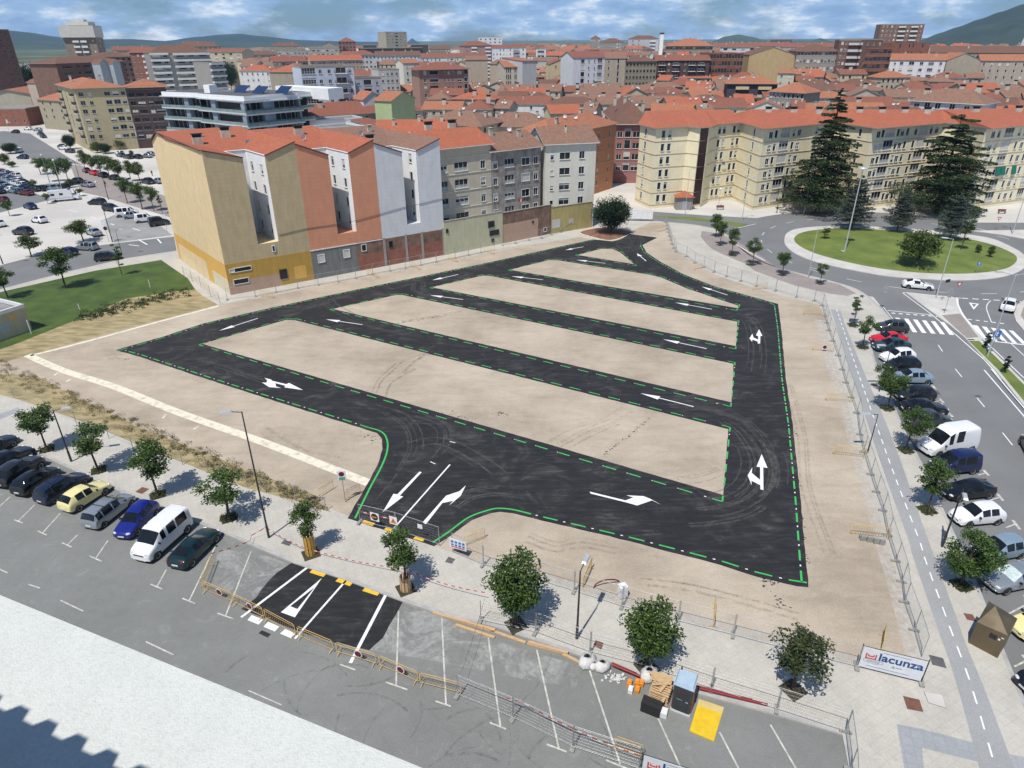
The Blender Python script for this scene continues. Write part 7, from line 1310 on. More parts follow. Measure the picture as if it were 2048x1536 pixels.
TP['k'] = cedar('conifer_tree', 'x', lf_b, 9, 7.5, 3, 14, 16000, .22, flat=.16, th=.2, cone=.5, r=.16, droop=.05); TP['cy'] = broad('cypress_shrub', 'x', lf_d, H=3, Wc=1, th=.15, nl=1600, s=.16, seed=12, ncl=30, shape=.4, r=.04)
tree('c1', (1634, 424), (1667, 177), 190, 'tallest dark cedar in front of the pale yellow blocks', 'cedars behind the roundabout', z=0); tree('c2', (1872, 426), (1897, 226), 180, 'flat topped dark cedar, the right one of the pair', 'cedars behind the roundabout', z=0)
tree('k', (1703, 458), (1724, 352), 80, 'bluish conifer at the back of the roundabout, leftmost and tallest', 'conifers on the roundabout', z=.2, rz=1); tree('k', (1794, 462), (1802, 380), 64, 'bluish conifer in the middle back of the roundabout', 'conifers on the roundabout', z=.2, rz=3); tree('k', (1898, 480), (1906, 386), 68, 'bluish conifer at the right back of the roundabout', 'conifers on the roundabout', z=.2, rz=5)
tree('cy', (1970, 697), (1977, 661), 12, 'small clipped cypress in the median nearest the crossing', 'clipped cypresses in the median', z=.14); tree('cy', (2008, 746), (2018, 708), 12, 'clipped cypress farther down the median', 'clipped cypresses in the median', z=.14)
# tufts round the trunks and the weedy bank
def tufts(name, pts, mat, n, s, kind=None, label=None, cat=None, parent=None, hh=.3, seed=1, group=None):
    rnd = random.Random(seed); mb = MB()
    for (p, r) in pts:
        for i in range(n): a = rnd.random()*6.28; d = r*rnd.random()**.5; leaf(mb, Vector((p.x+math.cos(a)*d, p.y+math.sin(a)*d, p.z+rnd.random()*hh)), s*rnd.uniform(.6, 1.3), rnd, up=-.2)
    return mb.build(name, mat, parent, kind=kind, label=label, cat=cat, group=group)
lf_w = leafmat('weed_dry', (0.12, 0.1, 0.05), (0.26, 0.21, 0.1), (0.4, 0.32, 0.16)); lf_wg = leafmat('weed_green', (0.03, 0.05, 0.015), (0.07, 0.1, 0.03), (0.14, 0.15, 0.06))
m_pit = M('planting_soil', (0.06, 0.055, 0.03), (0.03, 0.028, 0.015), 3)
pits = MB()
for i, (x, y) in enumerate([(94, 899), (197, 941), (316, 990), (458, 1036), (622, 1108), (812, 1178), (1032, 1250), (1294, 1335), (1586, 1380), (1923, 1170), (1854, 1020), (1811, 900), (1774, 816), (1725, 694), (1706, 649), (1640, 567), (1564, 550), (1505, 529), (1463, 510), (1440, 490)]):
    p = P(x, y, .12); pits.box((p.x, p.y, .125), (1.3, 1.3, .03), .5 if x < 1650 else .2)
struct('tree_pits', pits, m_pit)
tufts('pit_grass', [(P(x, y, .13), .75) for x, y in [(94, 899), (197, 941), (316, 990), (458, 1036), (1923, 1172), (1854, 1022), (1811, 902), (1774, 818), (1725, 696), (1706, 652), (1500, 530), (1466, 511)]], lf_wg, 170, .2, kind='stuff')
rw = random.Random(7); bk = [(P(*Z('31', (x, y)), .14), .5) for x, y in [(rw.uniform(-40, 1000), 0) for _ in range(0)]]; spots = []
for i in range(330):
    t = rw.random(); x = -100+t*2650; yu = -75+x*.44 if x < 1150 else 430+(x-1150)*.43; yl = yu+150*(1-.35*t)
    y = yu+(yl-yu)*rw.random(); spots.append((P(*Z('31', (x, y)), .14), rw.uniform(.2, .6)))
tufts('bank_weeds', spots, lf_w, 34, .13, kind='stuff', hh=.28); tufts('green_weeds', [(p, r) for p, r in spots[::3] if p.x > -45], lf_wg, 16, .13, kind='stuff', hh=.3, seed=3)
gs = []
for i in range(170): t = rw.random(); a, b = Z('21', (650+t*850, 1050-t*220)), 0; gs.append((P(a[0]+rw.gauss(0, 14), a[1]+rw.gauss(0, 5), .13), rw.uniform(.2, .7)))
tufts('lawn_edge_tufts', gs, lf_wg, 16, .28, kind='stuff', hh=.3, seed=4)
mp_ = ZP('23', (620, 375), (740, 412), (850, 432), (960, 402), (1010, 372), (930, 345), (780, 335), (680, 350)); cc_ = sum(mp_, Vector())/8; mb = MB(); mm_ = smooth(mp_, 4, True); N_ = len(mm_); mb.add([(p.x, p.y, .13) for p in mm_]+[(cc_.x+(p.x-cc_.x)*.6, cc_.y+(p.y-cc_.y)*.6, .45) for p in mm_]+[(cc_.x, cc_.y, .6)], [(i, (i+1) % N_, N_+(i+1) % N_, N_+i) for i in range(N_)]+[(N_+i, N_+(i+1) % N_, 2*N_) for i in range(N_)]); struct('mulch_mound', mb, m_soil)
mb = MB(); strip(mb, mm_[:16], .5, .143); struct('mound_edging', mb, m_ram)
# ------------------------------------------------------------------ the roof the picture is taken from
m_mem = M('mineral_roof_felt', (0.62, 0.64, 0.605), (0.55, 0.575, 0.545), 55, lo=.3, hi=.55, bmp=.25, bscale=130, rough=.95, dirt=.06, detail=8)
ZR = 35.0
E0, E1 = P(-1500, 1190-1500*.4095, ZR), P(2300, 1190+2300*.4095, ZR); de = (E1-E0).normalized(); ni = Vector((de.y, -de.x, 0))
E0 = E0-de*9; E1 = E1+de*3
rt = thing('near_building', 'white mineral felted roof edge of the building the picture is taken from', 'building', (E0.x, E0.y, 0)); q = [Vector((p.x-E0.x, p.y-E0.y, 0)) for p in (E0, E1, E1+ni*14, E0+ni*14)]
b = MB(); b.prism(q[::-1], 0, ZR-.25, top=False); b.build('wall', pw((.5, .45, .38)), rt)
b = MB(); b.prism(q[::-1], ZR-.25, ZR); rfx = b.build('roof', m_mem, rt)
shx = SUN*(1.3/SUN.z); a0 = P(41.6, 1423.4, ZR)+Vector((shx.x, shx.y, 0)); a3 = P(219, 1512, ZR)+Vector((shx.x, shx.y, 0)); ed = (a3-a0)/3; eu = ed.normalized(); bk_ = Vector((eu.y, -eu.x, 0)); b = MB(); prof = []
for i in range(-46, 26):
    for u, z in ((-.2, .033), (.14, .033), (.3, -.033), (.64, -.033)): prof.append((a0+ed*(i+u), z))
n_ = len(prof); b.add([(p.x, p.y, ZR+1.3+z) for p, z in prof]+[((p+bk_*5).x, (p+bk_*5).y, ZR+1.5+z) for p, z in prof], [(i, i+1, n_+i+1, n_+i) for i in range(n_-1)])
cs = thing('corrugated_canopy', 'corrugated metal canopy above the near roof, seen only by its toothed shadow', 'canopy', (a0.x, a0.y, ZR)); b.v = [(x-a0.x, y-a0.y, z-ZR) for x, y, z in b.v]; b.build('sheet', m_falu, cs); b = MB()
for s in (-5, -1, 3): p = eu*s+bk_*4.6; b.tube([(p.x, p.y, 0), (p.x, p.y, 1.42)], .05)
b.build('posts', m_falu, cs)
# ------------------------------------------------------------------ lettering
def letters(txt, size, mat, parent, loc, rot=(R(90), 0, 0), bold=0.0, name='lettering', ext=.004):
    cu = bpy.data.curves.new('t', 'FONT'); cu.body = txt; cu.size = size; cu.extrude = ext; cu.offset = bold; cu.align_x = 'LEFT'
    o = bpy.data.objects.new('t', cu); C.objects.link(o); dg = bpy.context.evaluated_depsgraph_get(); me = bpy.data.meshes.new_from_object(o.evaluated_get(dg)); bpy.data.objects.remove(o)
    me.materials.clear(); me.materials.append(mat); q = link(name, me, parent, loc); q.rotation_euler = rot; return q
m_galv = M('galvanised_steel', (0.5, 0.51, 0.51), (0.35, 0.36, 0.36), 5, rough=.45, metal=.6); m_lamp = M('lamp_grey', (0.55, 0.58, 0.6), rough=.4, metal=.3); m_pole = M('dark_pole', (0.05, 0.05, 0.055), rough=.5, metal=.3); m_foot = M('concrete_foot', (0.33, 0.33, 0.31), (0.22, 0.22, 0.2), 8); m_yb = M('barrier_yellow', (0.62, 0.42, 0.14), (0.5, 0.33, 0.1), 6, rough=.6); m_banw = M('banner_white', (0.66, 0.69, 0.73), (0.6, 0.63, 0.68), 2)
m_lblue = M('letter_blue', (0.015, 0.07, 0.22)); m_lred = M('logo_red', (0.55, 0.06, 0.04)); m_gtxt = M('print_grey', (0.3, 0.33, 0.36)); m_signr = M('sign_red', (0.5, 0.02, 0.02)); m_signb = M('sign_blue', (0.02, 0.16, 0.5)); m_signw = M('sign_white', (0.75, 0.76, 0.76)); m_dkred = M('dark_red', (0.13, 0.012, 0.025)); m_sor = M('sign_orange', (0.75, 0.22, 0.04))
m_wood = M('raw_timber', (0.6, 0.42, 0.24), (0.45, 0.3, 0.16), 3, stretch=(1, 6, 6)); m_tapew = M('tape_white', (0.75, 0.72, 0.7)); m_taper = M('tape_red', (0.6, 0.05, 0.03)); m_rust = M('rusty_cover', (0.2, 0.085, 0.055), (0.13, 0.06, 0.04), 4); m_iron = M('iron_cover', (0.12, 0.12, 0.12), (0.08, 0.08, 0.08), 4)
# ------------------------------------------------------------------ mesh fence panels
def fmesh():
    f = MB(); w = MB(); t = MB(); H_ = 2.0
    for x in (-1.72, 1.72): f.tube([(x, 0, .05), (x, 0, H_)], .024, 6)
    for z in (.18, H_-.04): f.tube([(-1.72, 0, z), (1.72, 0, z)], .02, 6)
    for i in range(30): x = -1.66+i*3.32/29; w.tube([(x, 0, .18), (x, 0, H_-.05)], .0021, 3, cap=False, sm=False)
    for i in range(7): z = .3+i*.26; w.tube([(-1.7, 0, z), (1.7, 0, z)], .0021, 3, cap=False, sm=False)
    t.box((-1.75, 0, .07), (.24, .7, .14)); t.box((-1.75, 0, .16), (.2, .2, .05))
    return f.mesh('frame', m_galv), w.mesh('wire_mesh', m_galv), t.mesh('foot', m_foot)
FM = fmesh()
def panels(pts, label, group, z=.135, feet=True, sx=None):
    ps = [P(a, b, z) for a, b in pts]
    for a, b in zip(ps, ps[1:]):
        d = b-a; L = d.length; n = max(1, round(L/3.5))
        for k in range(n):
            p = a+d*((k+.5)/n); r = thing('mesh_fence_panel', label, 'fence panel', p, math.atan2(d.y, d.x), group); s = L/n/3.5
            for nm, me in zip(('frame', 'wire_mesh', 'foot'), FM):
                if nm == 'foot' and not feet: continue
                o = link(nm, me, r); o.scale = (s, 1, 1)
panels(Z('22', (-180, 905), (45, 878), (208, 848), (380, 815), (540, 790), (695, 765), (835, 738), (968, 705), (1105, 680), (1225, 658), (1348, 635), (1468, 610), (1617, 580), (1722, 557), (1820, 535), (1927, 515)), 'wire mesh fence panel on a concrete foot along the foot of the blank house walls', 'fence panels along the house walls')
panels([(1005, 491), (1031, 487), (1058, 481), (1083, 477), (1103, 470), (1122, 465), (1143, 461)], 'wire mesh fence panel in front of the brown and yellow yard walls', 'fence panels along the yard walls')
panels([(1330, 445), (1336, 465), (1343, 489), (1352, 504.6), (1372.7, 513.6), (1389.5, 526.6), (1407.6, 534.9), (1428, 544.7), (1453, 553.7), (1481.4, 562.8), (1512.4, 573.2), (1550.7, 582), (1592.7, 594.6), (1628, 602.5), (1644, 612), (1649, 632.7), (1657, 661.6), (1665, 682.6), (1676, 712), (1684, 740), (1691, 766), (1702, 796), (1713.6, 826.7), (1719, 870), (1727, 905), (1741, 950), (1752, 985), (1765, 1022), (1775, 1072), (1791, 1123.6), (1803, 1165), (1808, 1205.7), (1828, 1262), (1842.8, 1315)], 'wire mesh fence panel in the long line on the avenue side of the gravel', 'fence panels on the avenue side')
panels([(1713, 1335), (1587, 1303), (1465.6, 1271.4), (1356, 1243.6), (1244, 1214), (1148.5, 1183.5), (1060, 1157), (966.8, 1131), (905, 1105)], 'wire mesh fence panel between the gravel and the near pavement', 'fence panels on the near edge of the gravel')
panels([(961, 1242), (1071, 1266), (1180, 1306), (1298, 1336), (1422, 1379), (1553, 1420), (1691, 1465), (1700, 1540), (1703, 1640)], 'wire mesh fence panel along the kerb of the near parking bays', 'fence panels along the kerb')
panels([(915.5, 1392), (1026.4, 1438), (1145.7, 1496), (1278, 1540)], 'wire mesh fence panel standing across the lower parking bays', 'fence panels across the lower bays', z=.01)
panels([(720, 1045), (793, 1062), (880, 1092)], 'wire mesh gate panel across the site entrance', 'gate panels at the entrance', z=.175)
# low fence with posts on the weed bank and by the gable
def postfence(pts, label, h, z, mat, rails=2, wire=True):
    ps = [P(a, b, z) for a, b in pts]; r = thing('wire_fence', label, 'fence', ps[0]); o = ps[0]; rb = MB()
    for p in ps: q = p-o; b = MB(); b.tube([(q.x, q.y, 0), (q.x, q.y, h)], .035); b.build('post', mat, r)
    for a, b_ in zip(ps, ps[1:]):
        for k in range(rails): z_ = h*(.98-.45*k); rb.tube([a-o+Vector((0, 0, z_)), b_-o+Vector((0, 0, z_))], .01, 4)
        if wire:
            L = (b_-a).length
            for i in range(int(L/.3)): p = (a-o).lerp(b_-o, i*.3/L); rb.tube([(p.x, p.y, .1), (p.x, p.y, h)], .004, 3, cap=False)
    rb.build('wires', m_galv, r)
postfence(Z('21', (1455, 730), (1515, 760), (1585, 810), (1660, 880), (1735, 940)), 'grey post and wire fence beside the cream gable', 2.0, .14, m_galv)
postfence(Z('31', (-60, 130), (110, 215), (370, 330), (610, 440), (860, 540), (1050, 625), (1440, 745), (1640, 800), (1950, 920))+Z('32', (125, 965), (360, 1020), (600, 1110)), 'sagging post and wire fence along the weedy bank', 1.5, .13, m_galv, wire=False)
# ------------------------------------------------------------------ yellow crowd barriers
def bmesh_():
    f = MB(); L = 2.3
    f.tube([(-L/2, 0, .12), (-L/2, 0, 1.0), (-L/2+.1, 0, 1.1), (L/2-.1, 0, 1.1), (L/2, 0, 1.0), (L/2, 0, .12)], .022, 6); f.tube([(-L/2, 0, .22), (L/2, 0, .22)], .02, 6); f.tube([(-L/2, 0, .9), (L/2, 0, .9)], .016, 6); w = MB()
    for i in range(14): x = -L/2+.16+i*(L-.32)/13; w.tube([(x, 0, .22), (x, 0, .9)], .009, 4)
    t = MB()
    for x in (-L/2+.12, L/2-.12): t.tube([(x, -.3, .02), (x, 0, .22), (x, .3, .02)], .02, 5)
    return f.mesh('frame', m_yb), w.mesh('bars', m_yb), t.mesh('leg', m_yb)
BM = bmesh_()
def barrier(a, b, label, group='yellow crowd barriers', z=.135, sign=None, tilt=0):
    A, B = P(*a, z), P(*b, z); d = B-A; L = d.length; r = thing('crowd_barrier', label, 'barrier', (A+B)/2, math.atan2(d.y, d.x), group); r.rotation_euler[0] = tilt
    for nm, me in zip(('frame', 'bars', 'leg'), BM): o = link(nm, me, r); o.scale = (max(.7, min(1.3, L/2.36)), 1, 1)
    if sign: s = MB(); s.lathe([(.01, -.05), (.25, -.05), (.25, -.03)], (0, 0, 0), 16, 0, 'y', sm=False); s.lathe([(.01, -.04), (.31, -.04), (.31, -.03)], (0, 0, 0), 16, 1, 'y', sm=False); q = s.build('sign', [m_dkred, m_signw], r); q.location = (.2, 0, .62); q.scale = (1, 1, 1)
    return r
bp = Z('42', (190, 402), (425, 500), (668, 622), (925, 762), (1225, 890), (1562, 992), (1890, 1135))+[Z('43', (228, 1008))]
gb = 'yellow crowd barriers across the near street bays'
for i, (a, b) in enumerate(zip(bp, bp[1:])):
    A, B = P(*a), P(*b); n = max(1, round((B-A).length/2.4)) if i > 4 else 1
    for k in range(n):
        pa, pb = (a[0]+(b[0]-a[0])*k/n, a[1]+(b[1]-a[1])*k/n), (a[0]+(b[0]-a[0])*(k+1)/n, a[1]+(b[1]-a[1])*(k+1)/n)
        barrier(pa, pb, ('yellow barrier with a dark round sign in the line across the near street' if i in (0, 1, 4, 5) else 'plain yellow barrier in the line across the near street'), gb, .01, sign=i in (0, 1, 4, 5))
barrier(Z('42', (262, 190)), Z('42', (188, 380)), 'yellow barrier set at right angles beside the dark green car', gb, .01)
ow = [(('22', (90, 878), (185, 892)), 'yellow barrier lying askew below the ochre house'), (('22', (925, 705), (1010, 735)), 'yellow barrier by the raw brick wall, left one'), (('22', (1255, 640), (1340, 672)), 'yellow barrier by the raw brick wall, right one'), (('22', (1560, 585), (1630, 612)), 'yellow barrier in front of the cream yard wall'), (('22', (1840, 525), (1920, 548)), 'yellow barrier beyond the cream yard wall'), (('34', (530, 232), (735, 245)), 'pale orange barrier at right angles to the right hand fence, third from top'), (('34', (580, 640), (845, 668)), 'pale orange barrier at the right hand fence beside the tall panels'), (('34', (700, 1245), (1040, 1285)), 'yellow barrier behind the row of concrete blocks'), (('24', (430, 1258), (595, 1272)), 'pale orange barrier with a dark round sign near the fence'), (('24', (362, 985), (500, 992)), 'pale orange barrier with small orange sign at the fence corner'), (('24', (-20, 800), (90, 790)), 'pale barrier beside the curved fence'), (('32', (555, 1000), (655, 940)), 'yellow barrier beside the sign post, left one'), (('32', (760, 1030), (865, 975)), 'yellow barrier beside the sign post, right one'), (('32', (1690, 1390), (1850, 1325)), 'yellow barrier behind the safety notice'), (('43', (1100, 240), (1165, 90)), 'yellow barrier seen end on beyond the short dark lamp'), (('44', (856, 480), (862, 330)), 'yellow barrier seen end on behind the fence'), (('45', (905, 690), (920, 590)), 'yellow barrier behind the big white banner'), (('43', (1365, 1405), (1495, 1450)), 'yellow barrier behind the lower mesh fence beside the cut off banner'), (('23', (1215, 365), (1285, 350)), 'pale barrier at the far end of the fence'), (('23', (1500, 655), (1560, 645)), 'pale barrier behind the curved fence')]
for (t, a, b), lb in ow: barrier(Z(t, a), Z(t, b), lb, 'yellow barriers scattered round the site', sign='dark round sign' in lb)
# ------------------------------------------------------------------ lamps and poles
def lamp(base, top, label, kind='arm', head=None, r=.07, mat=None, z=.12, cat='street lamp', group='street lamps'):
    p = P(*base, z); H = HT(p, *top)-z; o = thing('street_lamp', label, cat, p, 0, group); b = MB(); b.tube([(0, 0, 0), (0, 0, H)], [r*1.25, r*.7], 8); b.tube([(0, 0, 0), (0, 0, 1.2)], r*1.5, 8); b.build('pole', mat or m_lamp, o)
    if kind == 'arm':
        hx = Vector((math.cos(head), math.sin(head), 0)); b = MB(); b.tube([(0, 0, H-.05), tuple(hx*.9+Vector((0, 0, H+.08)))], .035, 6); b.build('arm', mat or m_lamp, o); b = MB(); c = hx*1.15+Vector((0, 0, H+.1)); b.box(c, (1.0, .34, .12), head, taper=.75); b.box(c-Vector((0, 0, .07)), (.7, .26, .03), head, mi=1); b.build('lamp_head', [m_lamp, m_signw], o)
    if kind == 'ball': b = MB(); b.lathe([(.02, 0), (.2, .05), (.28, .22), (.2, .42), (.02, .5)], (0, 0, H), 12); b.build('lamp_globe', m_signw, o)
    if kind == 'two':
        b = MB()
        for s in (0, math.pi): b.tube([(0, 0, H-.4), (math.cos(head+s)*1.6, math.sin(head+s)*1.6, H)], .04, 6); b.box((math.cos(head+s)*2.0, math.sin(head+s)*2.0, H+.02), (.9, .35, .12), head)
        b.build('lamp_heads', m_lamp, o)
    if kind == 'mast': b = MB(); b.lathe([(.9, -.2), (.9, 0), (.1, .1)], (0, 0, H), 12); b.build('lamp_crown', m_lamp, o); b = MB(); b.box((0, 0, .06), (1.2, 1.2, .25)); b.build('footing', m_conc, o)
    return o
lamp((538, 1075), (484, 823), 'tall grey street lamp with pale head, beside the wood wrapped tree', head=R(190), mat=m_pole); lamp((143, 923), (105, 821), 'short dark street lamp between the two leftmost young trees', head=R(15), mat=m_pole); lamp((1153.5, 1277), (1160, 1142), 'short dark street lamp between the two dense trees', head=R(65), mat=m_pole); lamp((1884, 1093), (1926, 978), 'dark street lamp in front of the white three door hatchback', head=R(245), mat=m_pole)
lamp((1735, 905), (1762, 830), 'slim dark lamp inside the right hand fence', head=R(180), r=.05, mat=m_pole); lamp((1758, 783), (1775, 690), 'thin dark lamp beside the small thin tree', head=R(180), r=.05, mat=m_pole)
lamp((1689, 503), (1728, 335), 'very tall mast on the roundabout lawn', 'mast', r=.11, z=.3); lamp((1616, 555), (1636, 455), 'tall thin pole at the kerb left of the roundabout', head=R(0), r=.06, z=.1); lamp((1872, 596), (1908, 478), 'street lamp on the splitter island by the white coupe', head=R(160)); lamp((1975, 712), (2036, 545), 'tall street lamp in the median by the blue sign', 'two', head=R(175))
lamp((2024, 469), (2064, 330), 'street lamp at the right edge beyond the roundabout', head=R(180), z=.01); lamp((1370, 427), (1379, 338), 'thin pole by the entrance porch', head=R(20), r=.05, z=.01); lamp((1484, 440), (1494, 356), 'thin pole in front of the pale yellow corner', head=R(0), r=.06, z=.01); lamp((1437, 413), (1441, 380), 'small globe lamp in the forecourt', 'ball', r=.05, z=.01); lamp((1795, 425), (1818, 350), 'thin pole between the dark cedars', head=R(180), r=.05, z=.01); lamp((1608, 428), (1619, 340), 'thin pole left of the tallest cedar', head=R(170), r=.05, z=.01)
lamp((225, 484), (200, 397), 'dark lamp post with a square notice and round sign in the pale car park', head=R(180), mat=m_pole, z=.01); lamp((217, 399), (198, 335), 'dark street lamp on the brown paving', head=R(180), mat=m_pole, z=.01); lamp((162, 368), (146, 322), 'dark street lamp over the packed car park', head=R(180), mat=m_pole, z=.01); lamp((201.6, 400), (192, 366), 'slim globe lamp at the corner of the pale car park', 'ball', r=.05, z=.01)
lamp((101, 370), (81, 312), 'white topped lamp left of the brown paving', 'ball', r=.05, z=.01); lamp((131, 402), (105, 322), 'tall white topped lamp beside the motorhome', 'ball', r=.06, z=.01); lamp((6, 528), (-6, 470), 'dark lamp cut by the left edge', head=R(0), mat=m_pole, z=.12); lamp((244, 508), (226, 460), 'thin dark post beside the lawn sapling', head=R(0), r=.04, mat=m_pole); lamp((27, 290), (14, 245), 'street lamp on the far left street', head=R(0), z=.01)
# ------------------------------------------------------------------ signs
def sign(base, top, label, w, h, parts, face=R(0), r=.035, z=.12, back=None, cat='sign'):
    p = P(*base, z); H = HT(p, *top)-z; o = thing('road_sign', label, cat, p, face); b = MB(); b.tube([(0, .03, 0), (0, .03, H)], r, 6); b.build('post', m_galv, o); b = MB(); parts(b, H); return o, b
def tri(b, z, s, mi, y=0, up=True):
    k = 1 if up else -1; b.add([(-s/2, y, z-k*s*.29), (s/2, y, z-k*s*.29), (0, y, z+k*s*.58)], [(0, 1, 2) if up else (0, 2, 1)], mi); b.add([(-s/2, y+.02, z-k*s*.29), (s/2, y+.02, z-k*s*.29), (0, y+.02, z+k*s*.58)], [(0, 2, 1) if up else (0, 1, 2)], 4)
def disc(b, z, r, mi, y=0): b.lathe([(.001, y), (r, y), (r, y+.02), (.001, y+.02)], (0, 0, z), 20, mi, 'y', sm=False)
MS = [m_signr, m_signw, m_signb, m_dkred, m_galv, m_black, m_sor, M('sign_green', (.1, .32, .22))]
o, b = sign((691, 1005), (684, 942), 'white board with dark red disc and green strip left of the entrance', .7, .9, lambda b, H: (b.box((0, 0, H-.45), (.75, .04, .95), mi=1), disc(b, H-.3, .24, 3, -.03), b.box((0, -.03, H-.75), (.5, .03, .26), mi=7)), R(10)); b.build('board', MS, o)
o, b = sign((1884, 602), (1890, 557), 'dark sign on a post at the tip of the splitter island', .6, .5, lambda b, H: (b.box((0, 0, H-.3), (.9, .04, .5), mi=5),), R(20)); b.build('board', MS, o)
for bs, tp, lb, f in (((1888, 627), (1901, 577), 'back of a triangular sign on the splitter island', R(150)), ((1762, 617), (1776, 570), 'back of a triangular sign at the kerb by the crossing', R(150))):
    o, b = sign(bs, tp, lb, 1, 1, lambda b, H: (tri(b, H-.4, 1.0, 4, up=True), b.box((0, 0, H-1.15), (.5, .03, .4), mi=4)), f); b.build('board', MS, o)
for bs, tp, lb in (((1910, 597), (1913, 563), 'give way triangle behind the white coupe'), ((1992, 458), (1994, 433), 'give way triangle beyond the roundabout on the right')):
    o, b = sign(bs, tp, lb, 1, 1, lambda b, H: (tri(b, H-.3, .95, 0, up=False), tri(b, H-.3, .55, 1, y=-.015, up=False)), R(0)); b.build('board', MS, o)
o, b = sign((1953, 545), (1957, 524), 'round blue direction sign on the roundabout lawn', 1, 1, lambda b, H: (disc(b, H-.3, .38, 2), b.box((0, -.02, H-.35), (.1, .02, .35), mi=1), tri(b, H-.15, .35, 1, y=-.03)), R(0), z=.2); b.build('board', MS, o)
o, b = sign((1980, 709), (1991, 660), 'square blue one way sign on the median lamp', 1, 1, lambda b, H: (b.box((0, 0, H-.45), (.85, .04, .9), mi=2), b.box((0, -.03, H-.5), (.12, .02, .5), mi=1), tri(b, H-.28, .36, 1, y=-.04)), R(-10)); b.build('board', MS, o)
o, b = sign((218, 484), (208, 440), 'white square notice with a dark round sign below on the car park lamp', 1, 1, lambda b, H: (b.box((0, 0, H-.6), (1.1, .05, 1.2), mi=1), disc(b, H-1.7, .4, 5, -.02)), R(0), z=.01); b.build('board', MS, o)
o, b = sign((336, 470), (327, 428), 'square notice with a round sign by the gable of the ochre house', 1, 1, lambda b, H: (b.box((0, 0, H-.5), (.8, .05, .8), mi=1), disc(b, H-1.3, .35, 5, -.02)), R(0), z=.1); b.build('board', MS, o)
# notice boards on the site gate
def board(base, label, w, h, z0, parts, face, mats=MS, z=.175, name='notice_board'):
    p = P(*base, z); o = thing(name, label, 'sign', p, face); b = MB(); b.box((0, 0, z0+h/2), (w, .02, h), mi=1); parts(b, z0+h/2); b.build('board', mats, o); return o
gd = (P(880, 1092)-P(720, 1045)); ga = math.atan2(gd.y, gd.x)
board((752, 1056), 'white board with an orange arrow on a black disc on the entrance gate', .85, .85, .75, lambda b, z: (disc(b, z, .34, 5, -.03), b.box((.05, -.05, z), (.34, .02, .09), mi=6), b.add([(-.27, -.06, z), (-.05, -.06, z-.14), (-.05, -.06, z+.14)], [(0, 1, 2)], 6)), ga)
board((789, 1063), 'white board with an orange warning triangle on the entrance gate', .75, .8, .75, lambda b, z: (tri(b, z-.08, .6, 6, -.03), b.box((0, -.045, z-.02), (.06, .02, .2), mi=5)), ga)
board((842, 1078), 'small blank white notice on the right half of the entrance gate', .45, .42, 1.1, lambda b, z: None, ga)
def safety(b, z):
    for i in range(4): b.box((-.5+i*.33, -.02, z+.18), (.2, .02, .2), mi=2); b.box((-.5+i*.33, -.02, z-.12), (.2, .02, .16), mi=2)
    b.box((0, -.02, z-.32), (1.2, .02, .08), mi=0)
board((917, 1110), 'white safety board with rows of blue symbols and a red strip', 1.5, .95, .6, safety, ga, z=.135)
# ------------------------------------------------------------------ banners
def banner(a, b, label, h, z=.135, cut=False):
    A, B = P(*a, z), P(*b, z); d = B-A; L = d.length; o = thing('banner', label, 'banner', A, math.atan2(d.y, d.x)); m = MB(); m.box((L/2, 0, .15+h/2), (L-.15, .02, h), mi=0); m.build('cloth', m_banw, o)
    f = MB()
    for x in (0, L): f.tube([(x, .03, 0), (x, .03, h+.35)], .035, 6)
    f.tube([(0, .03, .1), (L, .03, .1)], .035, 6); f.tube([(0, .03, h+.2), (L, .03, h+.2)], .02, 6); f.build('frame', m_pole, o); f = MB()
    for x in (0, L): f.box((x, .05, .06), (.3, .8, .13))
    f.build('foot', m_foot, o); s = L/3.5
    letters('lacunza', .82*s, m_lblue, o, (.95*s, -.02, .15+h*.52), bold=.018*s)
    g = MB(); x0, z0, w = .3*s, .15+h*.62, .52*s
    for (x, z_, ww, hh) in ((0, .0, .07, .42), (w, .0, .07, .42), (w/2, -.16, w, .07), (w/2, .02, w*.62, .07), (w*.5-w*.28, .1, .05, .14), (w*.5+w*.28, .1, .05, .14)): g.box((x0+x*1.0, -.025, z0+z_*s), (ww*s if ww < .2 else ww, .02, hh*s))
    g.build('emblem', m_lred, o); g = MB(); k = 24
    ring = [(.75*s+.55*s*math.cos(i*6.283/k), -.022, .15+h*.4+.17*s*math.sin(i*6.283/k)) for i in range(k+1)]; g.tube(ring, .012, 4, cap=False)
    for i in range(2): g.box((.75*s, -.022, .15+h*.43-i*.1*s), (.7*s, .01, .035*s))
    g.box((1.6*s, -.022, .15+h*.14), (2.3*s, .01, .03*s)); g.box((2.15*s, -.022, .15+h*.35), (.35*s, .01, .05*s)); g.add([(1.75*s, -.03, .15+h*.3), (1.95*s, -.03, .15+h*.3), (1.85*s, -.03, .15+h*.44)], [(0, 1, 2)])
    for i in range(1): g.box((1.9*s, -.022, .15+h*.92), (1.5*s, .01, .03*s))
    g.build('small_print', m_gtxt, o); return o
banner((1713, 1334), (1842, 1366), 'white banner reading lacunza in blue on the fence at the right corner', 1.75); banner((1280, 1552), (1430, 1600), 'white banner reading lacunza cut off by the bottom edge', 1.7, z=.01)
o = board((1277, 442), 'plain white back of a hoarding beyond the dark leafy tree', 6.2, 2.0, .5, lambda b, z: None, R(-8), z=.13, name='hoarding'); b = MB(); b.tube([(-2.6, .05, 0), (-2.6, .05, 2.4)], .06); b.tube([(2.6, .05, 0), (2.6, .05, 2.4)], .06); b.build('posts', m_galv, o)
